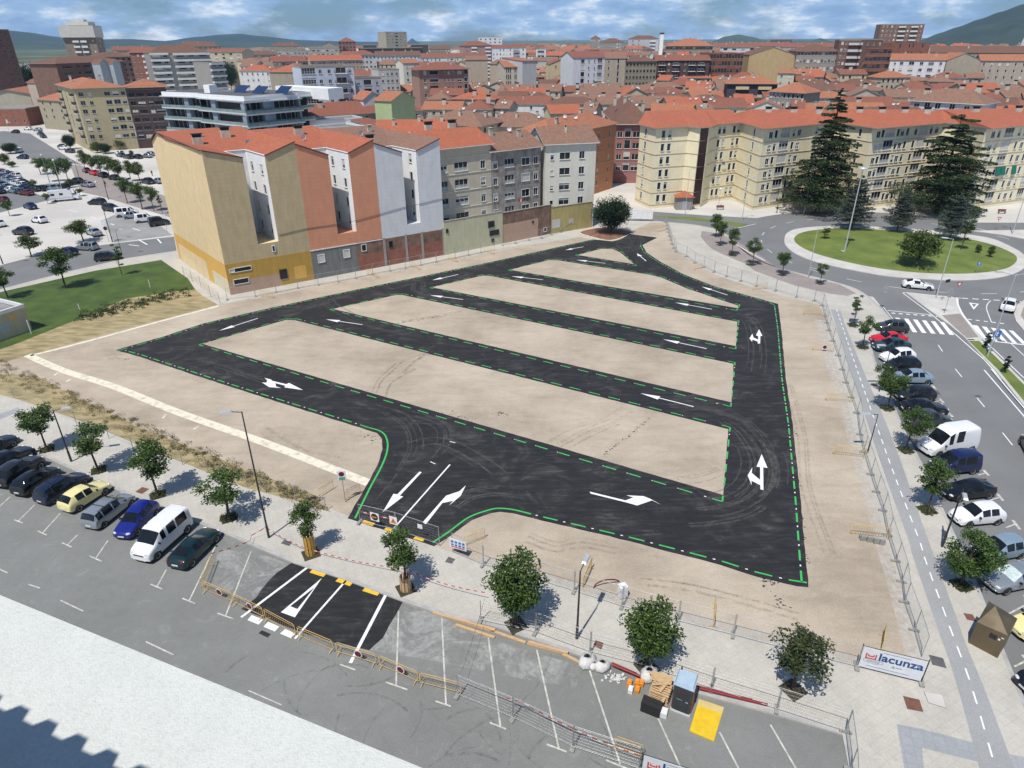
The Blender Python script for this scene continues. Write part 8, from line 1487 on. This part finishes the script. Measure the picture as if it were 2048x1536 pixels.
# ------------------------------------------------------------------ toilet, pallets and building materials
k = lambda x, y: (1240+x*.19950, 1310+y*.19950)
A, B, D = P(*k(500, 545)), P(*k(700, 625)), P(*k(790, 440)); tw = (B-A).length; dA = math.atan2((B-A).y, (B-A).x); wc = thing('portable_toilet', 'dark grey portable toilet with pale blue roof and red side', 'toilet', (A+B)/2, dA)
wd = 1.15; hT = 2.15; b = MB(); b.box((0, wd/2, .08), (1.2, wd+.05, .16)); b.build('base', m_banw, wc); b = MB(); b.box((0, wd/2, .16+hT/2), (1.12, wd, hT), mi=0); b.box((.57, wd/2, .16+hT/2), (.04, wd-.1, hT-.15), mi=1); b.box((-.57, wd/2, .16+hT/2), (.04, wd-.1, hT-.15), mi=1); b.build('cabin', [M('toilet_grey', (.05, .056, .058), rough=.5), M('toilet_red', (.2, .01, .012), rough=.5)], wc)
b = MB(); b.box((0, -.02, 1.15), (.8, .04, 1.85)); b.box((.0, -.05, 1.6), (.62, .02, .7), mi=0); b.box((0, -.05, .65), (.62, .02, .75), mi=0); b.build('door', M('toilet_door', (.038, .044, .046), rough=.45), wc); b = MB(); b.box((0, -.07, 1.86), (.34, .02, .13)); b.build('label', m_dkred, wc); b = MB(); b.box((.3, -.07, 1.2), (.16, .04, .05)); b.box((-.15, -.06, 1.25), (.34, .02, .03)); b.build('handle', m_falu, wc)
b = MB(); b.prism([(-.62, -.06), (.62, -.06), (.62, wd+.06), (-.62, wd+.06)], 2.3, 2.36); b.box((0, wd/2, 2.44), (1.2, wd+.08, .2), taper=.86); b.tube([(-.42, wd-.1, 2.4), (-.42, wd-.1, 2.75)], .045, 8, 1); b.build('roof', [M('toilet_roof', (.42, .53, .62), (.36, .47, .57), 2, rough=.4), m_black], wc)
def boxes(name, label, cat, base, face, items, mats, group=None, z=.01, part='body'):
    o = thing(name, label, cat, P(*base, z), face, group); b = MB()
    for it in items: b.box(it[0], it[1], it[2] if len(it) > 2 else 0, mi=it[3] if len(it) > 3 else 0)
    b.build(part, mats, o); return o
rr_ = random.Random(6)
pallet = [((0, y, .12), (1.2, .1, .02)) for y in (-.45, -.27, -.09, .09, .27, .45)]+[((x, y, .06), (.12, .1, .1)) for x in (-.5, 0, .5) for y in (-.4, 0, .4)]
def offs(items, z, rot=0, dx=0, dy=0): return [((c[0]+dx, c[1]+dy, c[2]+z), d, rot) for c, d, *_ in items]
st_ = []
for i in range(7): st_ += offs(pallet, i*.15, 0, rr_.uniform(-.05, .05), rr_.uniform(-.05, .05))
boxes('pallet_stack', 'stack of pale wooden pallets beside the portable toilet', 'pallets', k(395, 440), dA, st_, [m_wood], part='pallets')
boxes('timber_offcuts', 'loose planks and plywood thrown on the pallet stack', 'timber', k(400, 400), dA, [((-.1, .35, 1.12), (1.3, .7, .03), .1), ((.25, -.1, 1.16), (.18, 1.3, .05), -.3), ((-.4, .1, 1.18), (.12, 1.2, .05), 1.0), ((.45, -.6, .9), (.16, 1.1, .05), -.1), ((.0, -.2, 1.2), (1.1, .1, .05), .5)], [m_wood], part='planks')
cr_ = [((x, y, z), (.3, .3, .19)) for x in (-.45, -.15, .15, .45) for y in (-.16, .16) for z in (.1, .31, .52, .73)]
cb_ = boxes('crate_stack', 'stack of black plastic crates in front of the pallets', 'crates', k(310, 560), dA, cr_, [M('crate_black', (.018, .018, .02))], part='crates')
boxes('styrofoam_block', 'white foam block lying by the toilet corner', 'block', k(435, 600), dA, [((0, 0, .2), (.42, .5, .4), .1)], [m_signw], part='block')
for i, (x, y, c_, lb) in enumerate(((95, 300, 0, 'orange plastic fence foot, leftmost of the group'), (105, 365, 1, 'white plastic fence foot below the orange ones'), (172, 295, 0, 'orange plastic fence foot standing beside the white sack'), (172, 365, 0, 'orange plastic fence foot at the front of the group'), (215, 300, 0, 'orange plastic fence foot half hidden behind the pallets'))): boxes('plastic_weight', lb, 'fence foot', k(x, y), dA+.1, [((0, 0, .16), (.28, .42, .32)), ((0, 0, .35), (.18, .26, .1))], [M('plastic_orange', (.75, .28, .03)) if not c_ else m_signw], 'plastic fence feet by the pallets')
b0, b1, b2, b3 = [P(*k(*p)) for p in ((790, 450), (1040, 535), (955, 880), (695, 770))]; c_ = (b0+b1+b2+b3)/4; c_.z = 0; pl = thing('steel_plate', 'bright yellow steel road plate lying in front of the toilet', 'plate', c_); b = MB(); b.prism([p-c_ for p in (b3, b2+(b3-b2)*.06, b1, b0)], .02, .1); b.build('plate', M('plate_yellow', (.78, .53, .02), (.68, .45, .02), 3, rough=.5, dirt=.1), pl); b = MB(); b.prism([(p-c_) for p in (b0.lerp(b3, .2), b1.lerp(b2, .2), b1.lerp(b2, .02), b0.lerp(b3, .02))], .1, .125); b.build('worn_strip', M('plate_worn', (.62, .5, .2)), pl)
def sack(base, s, label): 
    p = P(*base, .01); o = thing('rubble_sack', label, 'sack', p, rr_.random(), 'white rubble sacks'); b = MB(); n = 10; prof = [(.02, 0), (.42, .02), (.5, .2), (.46, .4), (.3, .55), (.14, .62), (.2, .7)]; vs = []
    for r, h in prof: vs += [(r*s*math.cos(i*.628)*(1+.18*math.sin(i*2.3+h*5)), r*s*.8*math.sin(i*.628)*(1+.15*math.cos(i*1.7+h*7)), h*s) for i in range(n)]
    b.add(vs, [(j*n+i, j*n+(i+1) % n, (j+1)*n+(i+1) % n, (j+1)*n+i) for j in range(len(prof)-1) for i in range(n)], 0, True); b.build('sack', M('sack_white', (.68, .67, .65), (.5, .49, .47), 8), o); return o
sack(Z('43', (1130, 790)), 1.3, 'big white rubble sack with a dark red mark beside the kerb fence'); sack(Z('43', (1180, 810)), .8, 'small white sack between two bigger ones'); sack(Z('43', (1240, 820)), 1.1, 'knotted white sack, right one by the kerb'); sack(k(285, 230), 1.3, 'white sack on the planks behind the orange feet')
b = MB(); c0 = P(*Z('43', (1335, 890)), .01)
for i in range(46): b.box((rr_.gauss(0, .42), rr_.gauss(0, .22), rr_.uniform(.02, .12)), (rr_.uniform(.05, .2), rr_.uniform(.05, .16), rr_.uniform(.03, .1)), rr_.random()*3)
rb_ = thing('rubble_heap', 'scatter of white rubble between the sacks and the orange feet', 'rubble', c0); b.build('pieces', M('white_rubble', (.62, .62, .6)), rb_)
for a, b_, n_, lb in ((Z('43', (15, 418)), Z('43', (230, 478)), 1, 'pale timber beam lying along the kerb, leftmost'), (Z('43', (170, 470)), Z('43', (470, 558)), 2, 'pair of stacked beams lying along the kerb'), (Z('43', (190, 510)), Z('43', (470, 600)), 1, 'lower beam beside the stacked pair'), (Z('43', (440, 550)), Z('43', (695, 638)), 1, 'beam in the middle of the kerb line'), (Z('43', (700, 640)), Z('43', (985, 718)), 2, 'pair of beams at the right end of the line'), (Z('43', (960, 720)), Z('43', (1100, 790)), 1, 'short dirty beam end near the sacks')):
    A, B = P(*a, .01), P(*b_, .01); d = B-A; o = thing('timber_beam', lb, 'timber', (A+B)/2, math.atan2(d.y, d.x), 'timber beams along the kerb'); b = MB()
    for i in range(n_): b.box((rr_.uniform(-.1, .1), i*.02, .07+i*.12), (d.length, .2, .11), rr_.uniform(-.01, .01))
    b.build('beam', m_wood, o)
for i, (a, b_, lb) in enumerate(((k(775, 345), k(1480, 505), 'long dark red barrier boom lying behind the yellow plate'), (k(-80, 110), k(235, 235), 'dark red boom sticking out behind the pallets'))):
    A, B = P(*a, .2), P(*b_, .2); d = B-A; o = thing('barrier_boom', lb, 'boom', A); b = MB(); b.tube([(0, 0, .15), tuple(d+Vector((0, 0, .05)))], .09, 8); b.tube([(0, .18, .1), tuple(d*.8+Vector((0, .15, .03)))], .06, 8); b.build('boom', M('boom_red', (.22, .012, .02), rough=.5), o)
A = P(*Z('43', (1200, 240)), .135); o = thing('cable_duct', 'curved dark red duct sticking out of the gravel', 'duct', A); b = MB(); b.tube([(.5*(1-math.cos(t*.3))*2-.2, t*.06, .55*math.sin(t*.3)) for t in range(11)], .05, 7); b.build('duct', m_dkred, o)
boxes('water_drum', 'pale container wrapped in plastic inside the near fence', 'container', Z('43', (1385, 300)), .3, [((0, 0, .6), (.6, .55, 1.0)), ((0, 0, 1.15), (.35, .35, .15))], [m_signw], z=.135); 
bl_ = ZP('34', (815, 1290), (865, 1300), (915, 1312), (960, 1320), z=.135)
for i, p in enumerate(bl_):
    o = thing('concrete_block', 'grey hollow concrete block in the short row behind the orange barrier', 'block', p, -.1, 'row of concrete blocks'); b = MB(); b.box((0, 0, .16), (.42, .45, .3)); b.box((0, -.12, .4), (.4, .2, .18)); b.build('block', m_foot, o)
# wooden guard round two trunks
for base, h, lb in (((622, 1107), 1.9, 'ochre timber guard wrapped round a street tree trunk'), ((812, 1178), 1.3, 'weathered timber guard round the loose leafy tree')):
    p = P(*base, .12); o = thing('trunk_guard', lb, 'tree guard', p); b = MB()
    for i in range(10): a = i*.628; b.box((math.cos(a)*.4, math.sin(a)*.4, h/2), (.2, .03, h), a+1.57)
    b.build('boards', M('guard_wood', (.55, .32, .06), (.42, .24, .05), 4) if h > 1.5 else m_wood, o)
# kiosk of bronze panels
kb = [P(*p, .12) for p in Z('45', (1537, 632), (1748, 745), (1865, 490), (1690, 440))]; zk_ = HT(kb[0], *Z('45', (1680, 315)))-.12
c_ = (kb[0]+kb[1])/2; dk = kb[1]-kb[0]; ks = thing('kiosk', 'faceted bronze metal kiosk beside the cycle path', 'kiosk', kb[0], math.atan2(dk.y, dk.x)); Lk = dk.length; Dk = 1.7; Hk = 2.7
b = MB(); b.add([(0, 0, 0), (Lk, 0, 0), (Lk, Dk, 0), (0, Dk, 0), (.0, .0, Hk*.72), (Lk, 0, Hk*.78), (Lk, Dk, Hk*.9), (0, Dk, Hk), (Lk*.25, Dk*.8, Hk*1.04)], [(0, 1, 5, 4), (1, 2, 6, 5), (2, 3, 7, 6), (3, 0, 4, 7), (4, 5, 8), (5, 6, 8), (6, 7, 8), (7, 4, 8)]); b.build('shell', M('bronze_panel', (.22, .175, .11), (.15, .12, .075), .8, rough=.38, metal=.7, stretch=(1, 1, .3)), ks)
b = MB(); b.box((Lk*.62, -.02, Hk*.55), (.42, .03, .36)); b.build('screen', m_black, ks); b = MB(); b.box((Lk*.82, -.02, Hk*.55), (.12, .03, .12)); b.box((Lk*.9, -.02, Hk*.63), (.14, .03, .05)); b.build('plates', m_signw, ks)
# covers, grates, slabs
def cover(t, q, m, z, label, name='manhole_cover'):
    pts_ = ZP(t, *q, z=z); c = sum(pts_, Vector())/len(pts_); c.z = z; o = thing(name, label, 'manhole cover', c); b = MB(); b.prism([p-c for p in pts_], -.004, .016); b.build('lid', m, o); b = MB(); cl_ = [p-c for p in pts_]; b.tube([*cl_, cl_[0]], .02, 4); b.build('rim', m_iron, o)
cover('31', [(1068, 960), (1120, 975), (1175, 937), (1120, 922)], m_rust, .125, 'rusty square cover by the third young tree'); cover('32', [(245, 1365), (310, 1385), (328, 1355), (268, 1340)], m_iron, .125, 'grey square cover left of the wood wrapped tree'); cover('32', [(1537, 1510), (1590, 1525), (1615, 1490), (1565, 1472)], m_iron, .125, 'dark square cover below the entrance'); cover('32', [(1620, 1430), (1720, 1470), (1740, 1450), (1645, 1420)], m_iron, .125, 'long dark grate below the safety board')
cover('45', [(1070, 1018), (1100, 1110), (1212, 1130), (1185, 1045)], m_rust, .125, 'rusty cover in front of the big banner'); cover('45', [(1220, 985), (1250, 1065), (1380, 1105), (1350, 1010)], m_conc, .125, 'whitish slab right of the rusty cover'); cover('45', [(1255, 720), (1280, 790), (1380, 815), (1355, 745)], m_iron, .125, 'grey cover behind the banner foot'); cover('45', [(1505, 420), (1530, 465), (1595, 480), (1570, 430)], m_rust, .125, 'rusty cover left of the kiosk')
cover('42', [(620, 735), (690, 768), (715, 742), (645, 712)], m_black, .012, 'street gully grate below the white squares'); cover('34', [(885, 108), (910, 125), (948, 130), (930, 112)], m_rust, .125, 'small rusty cover beside the avenue trees'); cover('34', [(1665, 195), (1690, 207), (1730, 205), (1700, 190)], m_iron, .012, 'oval cover in the avenue'); cover('34', [(1365, 160), (1385, 185), (1415, 190), (1395, 162)], m_iron, .012, 'gully beside the avenue bays'); cover('43', [(1180, 650), (1235, 682), (1250, 635), (1195, 615)], m_rust, .125, 'brown board leaning by the kerb fence')
# benches, litter bin, person, lawn bollards, small building
def bench(base, label, col):
    o = thing('bench', label, 'bench', P(*base, .01), R(-5)); b = MB(); b.box((0, 0, .45), (1.8, .45, .06)); b.build('seat', col, o); b = MB(); b.box((0, .22, .75), (1.8, .05, .4)); b.build('backrest', col, o)
    for x in (-.7, .7): b = MB(); b.box((x, 0, .22), (.08, .4, .42)); b.build('leg', m_pole, o)
bench((1440, 419), 'dark red bench in the forecourt between the yellow blocks', m_dkred); bench((2003, 427), 'dark red bench by the yellow block at the right edge', m_dkred)
def person(base, label, shirt, trou, face=0):
    o = thing('person', label, 'person', P(*base, .01), face); bm = bmesh.new(); J = [(0, 0, .95), (0, 0, 1.2), (0, 0, 1.42), (0, 0, 1.53), (.02, 0, 1.66), (.0, .1, .93), (.18, .1, .5), (.12, .1, .06), (0, -.1, .93), (-.05, -.1, .5), (-.28, -.1, .1), (0, .19, 1.4), (-.08, .23, 1.12), (.08, .23, .9), (0, -.19, 1.4), (.08, -.23, 1.12), (.22, -.22, .93), (.2, .1, .04), (-.2, -.1, .04)]
    E = [(0, 1), (1, 2), (2, 3), (3, 4), (0, 5), (5, 6), (6, 7), (0, 8), (8, 9), (9, 10), (2, 11), (11, 12), (12, 13), (2, 14), (14, 15), (15, 16), (7, 17), (10, 18)]; Rr = [.15, .14, .15, .055, .1, .1, .065, .045, .1, .065, .045, .06, .045, .035, .06, .045, .035, .04, .04]
    me = bpy.data.meshes.new('p'); me.from_pydata(J, E, []); ob = bpy.data.objects.new('p', me); C.objects.link(ob); sk_ = ob.modifiers.new('s', 'SKIN'); ob.modifiers.new('u', 'SUBSURF').levels = 1
    for i, r_ in enumerate(Rr): me.skin_vertices[0].data[i].radius = (r_, r_)
    me.skin_vertices[0].data[0].use_root = True; bm.free(); dg = bpy.context.evaluated_depsgraph_get(); m2 = bpy.data.meshes.new_from_object(ob.evaluated_get(dg)); bpy.data.objects.remove(ob); m2.materials.clear()
    for m in (shirt, trou, M('skin', (.45, .27, .19))): m2.materials.append(m)
    for p in m2.polygons: z = p.center.z; p.material_index = 2 if z > 1.5 else (0 if z > .97 else 1); p.use_smooth = True
    link('body', m2, o); h = MB(); h.lathe([(.02, .1), (.09, .08), (.115, 0), (.1, -.06)], (.0, 0, 1.7), 10); h.build('hair', m_black, o)
person((1553, 426), 'person in dark clothes walking past the yellow block', M('cloth_black', (.02, .02, .025)), M('cloth_dark', (.03, .03, .035)), R(10)); person((212, 374), 'person in dark clothes crossing the brown street', MC['cloth_black'], MC['cloth_dark'], R(70)); person((305, 352), 'person standing in the sunlit yard left of the gable', MC['cloth_black'], MC['cloth_dark'], R(100))
for a, b_, lb in ((*Z('21', (1155, 748), (1183, 803)), 'white stake standing on the lawn near the weeds'), (*Z('21', (600, 940), (632, 992)), 'thin white stake in the middle of the lawn edge'), (*Z('21', (180, 1070), (248, 1170)), 'white stake beside the graffiti hut')):
    p = P(*b_, .13); H = HT(p, *a)-.13; o = thing('stake', lb, 'stake', p); b = MB(); b.tube([(0, 0, 0), (0, 0, H)], .06, 6); b.build('stake', m_signw, o)
hp = ZP('21', (-260, 1330), (-100, 1260), (0, 1228), (258, 1150)); p0, p1 = hp[0], hp[3]; d = p1-p0; n = Vector((-d.y, d.x, 0)).normalized(); hz = HT(p1, *Z('21', (190, 950))); house('graffiti_hut', 'low flat roofed hut with yellow and grey painted patches at the left edge', 'hut', [p0, p1, p1+n*7, p0+n*7], hz, ('flat', 0, 0), pw((.45, .42, .3)), fasc=m_fascw, seed=3)
hut = [o for o in C.objects if o.get('category') == 'hut'][0]; L = d.length; an = math.atan2(d.y, d.x)
for x, w_, z_, h_, m in ((.78, .09, .75, .14, m_amber), (.6, .2, .45, .3, M('graffiti_blue', (.35, .42, .45))), (.35, .2, .55, .3, m_yel1)):
    b = MB(); q_ = d*x+Vector((d.y, -d.x, 0)).normalized()*.02; b.box((q_.x, q_.y, hz*z_), (L*w_, .03, hz*h_), an); b.build('painted_patch', m, hut)
# hazard tape
def tape(pts, zs, label, red=True):
    ps = [P(a, b, .1)+Vector((0, 0, z-.1)) for (a, b), z in zip(pts, zs)]; o = thing('hazard_tape', label, 'tape', ps[0]); w, r = MB(), MB(); seg = []
    for a, b in zip(ps, ps[1:]):
        L = (b-a).length; n = max(2, int(L/.3)); 
        for i in range(n):
            f = lambda t: a.lerp(b, t)-ps[0]-Vector((0, 0, math.sin(t*math.pi)*L*.03)); p, q = f(i/n), f((i+1)/n); (w if i % 2 else r).add([p, q, q+Vector((0, 0, .1)), p+Vector((0, 0, .1))], [(0, 1, 2, 3)])
    w.build('white_lengths', m_tapew, o); r.build('red_lengths', m_taper if red else m_tapew, o)
tape([Z('42', (262, 180)), Z('42', (560, 40)), Z('32', (20, 1335)), Z('32', (150, 1300))], [1.0, .5, .5, 1.0], 'striped tape from the barrier to the tall street lamp'); tape([Z('32', (150, 1310)), Z('32', (430, 1440)), Z('43', (-150, 160)), Z('43', (0, 220)), Z('43', (398, 340))], [.9, .6, .8, .7, 1.0], 'striped tape running along the pavement below the entrance')
tape([Z('43', (398, 430)), Z('43', (230, 940))], [1.6, 1.2], 'striped tape hanging across the bays beside the timber'); tape([Z('43', (545, 1130)), Z('43', (650, 1150)), Z('43', (1020, 1340)), Z('43', (1500, 1530))], [1.3, 1.3, 1.2, 1.1], 'striped tape tied along the lower mesh fence'); tape([(724, 1048), (795, 1066)], [1.4, 1.5], 'striped tape behind the two entrance boards')
# worn tyre marks on the new surface
def markmat(name, c, dens):
    m, n, l, b = nodes(name); b.inputs['Base Color'].default_value = c4(c); b.inputs['Roughness'].default_value = .9; t = n.new('ShaderNodeBsdfTransparent'); mx = n.new('ShaderNodeMixShader'); f = noise(n, l, 2.2, 8, .75); r = ramp(n, l, f, [(.5-dens*.2, (0, 0, 0)), (.75, (dens, dens, dens))])
    l.new(r.outputs[0], mx.inputs[0]); l.new(t.outputs[0], mx.inputs[1]); l.new(b.outputs[0], mx.inputs[2]); l.new(mx.outputs[0], n['Material Output'].inputs['Surface']); return m
ty = MB(); rt2 = random.Random(12)
arcs = [('33', [(1500, 1030), (1700, 1010), (1850, 950), (1940, 850), (1965, 700), (1900, 560), (1780, 430), (1500, 300)]), ('33', [(1300, 1150), (1600, 1130), (1850, 1080), (2000, 980), (2080, 820)]), ('33', [(1560, 320), (1800, 380), (1950, 500), (2080, 700)]), ('32', [(1000, 300), (1100, 330), (1250, 430), (1300, 600), (1200, 800), (1000, 1050)]), ('32', [(1250, 600), (1500, 560), (1800, 700), (2000, 850)]), ('32', [(1600, 1090), (1750, 1000), (1950, 970), (2200, 1000)]), ('32', [(1450, 700), (1550, 560), (1500, 420), (1200, 330), (900, 240)]), ('23', [(950, 470), (1000, 420), (1060, 440), (1040, 490), (980, 500), (940, 450), (980, 400)]), ('23', [(900, 450), (1000, 400), (1100, 420), (1130, 480)]), ('23', [(1880, 1000), (1960, 1100), (1990, 1300), (1960, 1500)]), ('34', [(30, 500), (120, 540), (190, 700), (200, 850), (120, 1010), (-100, 1100)]), ('34', [(60, 560), (150, 650), (160, 850), (60, 1000)]), ('22', [(-100, 1030), (200, 960), (500, 950), (700, 880), (1200, 760), (1700, 640)]), ('22', [(200, 1000), (450, 960), (600, 920), (650, 960), (900, 1080), (1400, 1200)]), ('22', [(1000, 830), (1300, 770), (1320, 830), (1500, 880)]), ('31', [(1500, -60), (1700, -10), (1900, 60), (2100, 130)])]
for t, q in arcs:
    ln = smooth(ZP(t, *q, z=ZA), 6)
    for k_ in range(5): o_ = offset(ln, rt2.uniform(-1.3, 1.3)); a = rt2.randrange(0, len(o_)//3); e_ = rt2.randrange(2*len(o_)//3, len(o_)); strip(ty, o_[a:e_], rt2.uniform(.1, .24), ZA+.002+.0004*(len(ty.f) % 5))
struct('tyre_marks', ty, markmat('dusty_tyre_mark', (.14, .137, .128), .7))
ty = MB()
for i in range(34):
    x, y = rt2.uniform(480, 1350), 0; y = 1290+(x-480)*.3+rt2.uniform(-60, 90); p = P(x, y, .0); a = rt2.uniform(0, 6.28); rr2 = rt2.uniform(2, 7); sp = rt2.uniform(.4, 1.1); strip(ty, [p+Vector((math.cos(a+sp*j/8)*rr2-math.cos(a)*rr2, math.sin(a+sp*j/8)*rr2-math.sin(a)*rr2, 0)) for j in range(9)], rt2.uniform(.06, .2), .011+.0004*(i % 5))
struct('skid_marks', ty, markmat('dark_tyre_mark', (.09, .092, .09), .4))
ty = MB()
for t, q in (('32', [(1000, 180), (1040, 90), (1110, 20), (1200, -60)]), ('32', [(1110, 210), (1140, 120), (1220, 60), (1330, 0)]), ('22', [(1050, 1500), (1130, 1440), (1230, 1390), (1420, 1320)]), ('22', [(1220, 1480), (1300, 1400), (1420, 1320)]), ('33', [(400, 590), (600, 480), (800, 420), (1000, 300)]), ('33', [(480, 600), (700, 480), (900, 400)]), ('33', [(1380, 860), (1550, 840), (1720, 780)]), ('22', [(1200, 1080), (1450, 1040), (1680, 1000)]), ('32', [(100, 460), (400, 640), (700, 700)]), ('34', [(270, 100), (380, 500), (420, 900), (600, 1400)]), ('44', [(300, 150), (700, 200), (1200, 330), (1500, 420)]), ('33', [(200, 1300), (420, 1380), (640, 1350), (900, 1400)])):
    ln = smooth(ZP(t, *q, z=.14), 5)
    for k_ in range(3): strip(ty, offset(ln, rt2.uniform(-.9, .9)), rt2.uniform(.12, .3), .1375+.0005*k_)
struct('wheel_ruts', ty, markmat('earth_rut', (.2, .165, .125), .4))
ty = MB()
for q, w_ in (([(1640, 640), (1662, 720), (1690, 800), (1712, 880), (1740, 975), (1772, 1090), (1800, 1180), (1838, 1320)], 1.6), ([(1715, 1325), (1560, 1280), (1400, 1240), (1244, 1200), (1100, 1160), (960, 1118)], 1.2), ([(500, 598), (780, 544), (1020, 497), (1150, 476)], 1.0)):
    for k_ in range(2): strip(ty, smooth(PX(q, .14), 4), w_*(1-.4*k_), .137+.0012*k_)
struct('pale_spill', ty, markmat('lime_dust', (.66, .63, .57), .8))
# ------------------------------------------------------------------ air
hz = bpy.data.materials.new('haze_air'); hz.use_nodes = True; t_ = hz.node_tree; t_.nodes.clear(); pv = t_.nodes.new('ShaderNodeVolumePrincipled'); pv.inputs['Density'].default_value = 0.000075; pv.inputs['Color'].default_value = (0.42, 0.68, 1.0, 1); pv.inputs['Anisotropy'].default_value = 0.0
oo = t_.nodes.new('ShaderNodeOutputMaterial'); t_.links.new(pv.outputs[0], oo.inputs['Volume'])
mb = MB(); mb.box((0, 3300, 300), (17000, 7700, 1720)); mb.v = [(x, y, z) for x, y, z in mb.v]; mb.build('haze', hz, kind='stuff')
print('objects', len(bpy.data.objects))
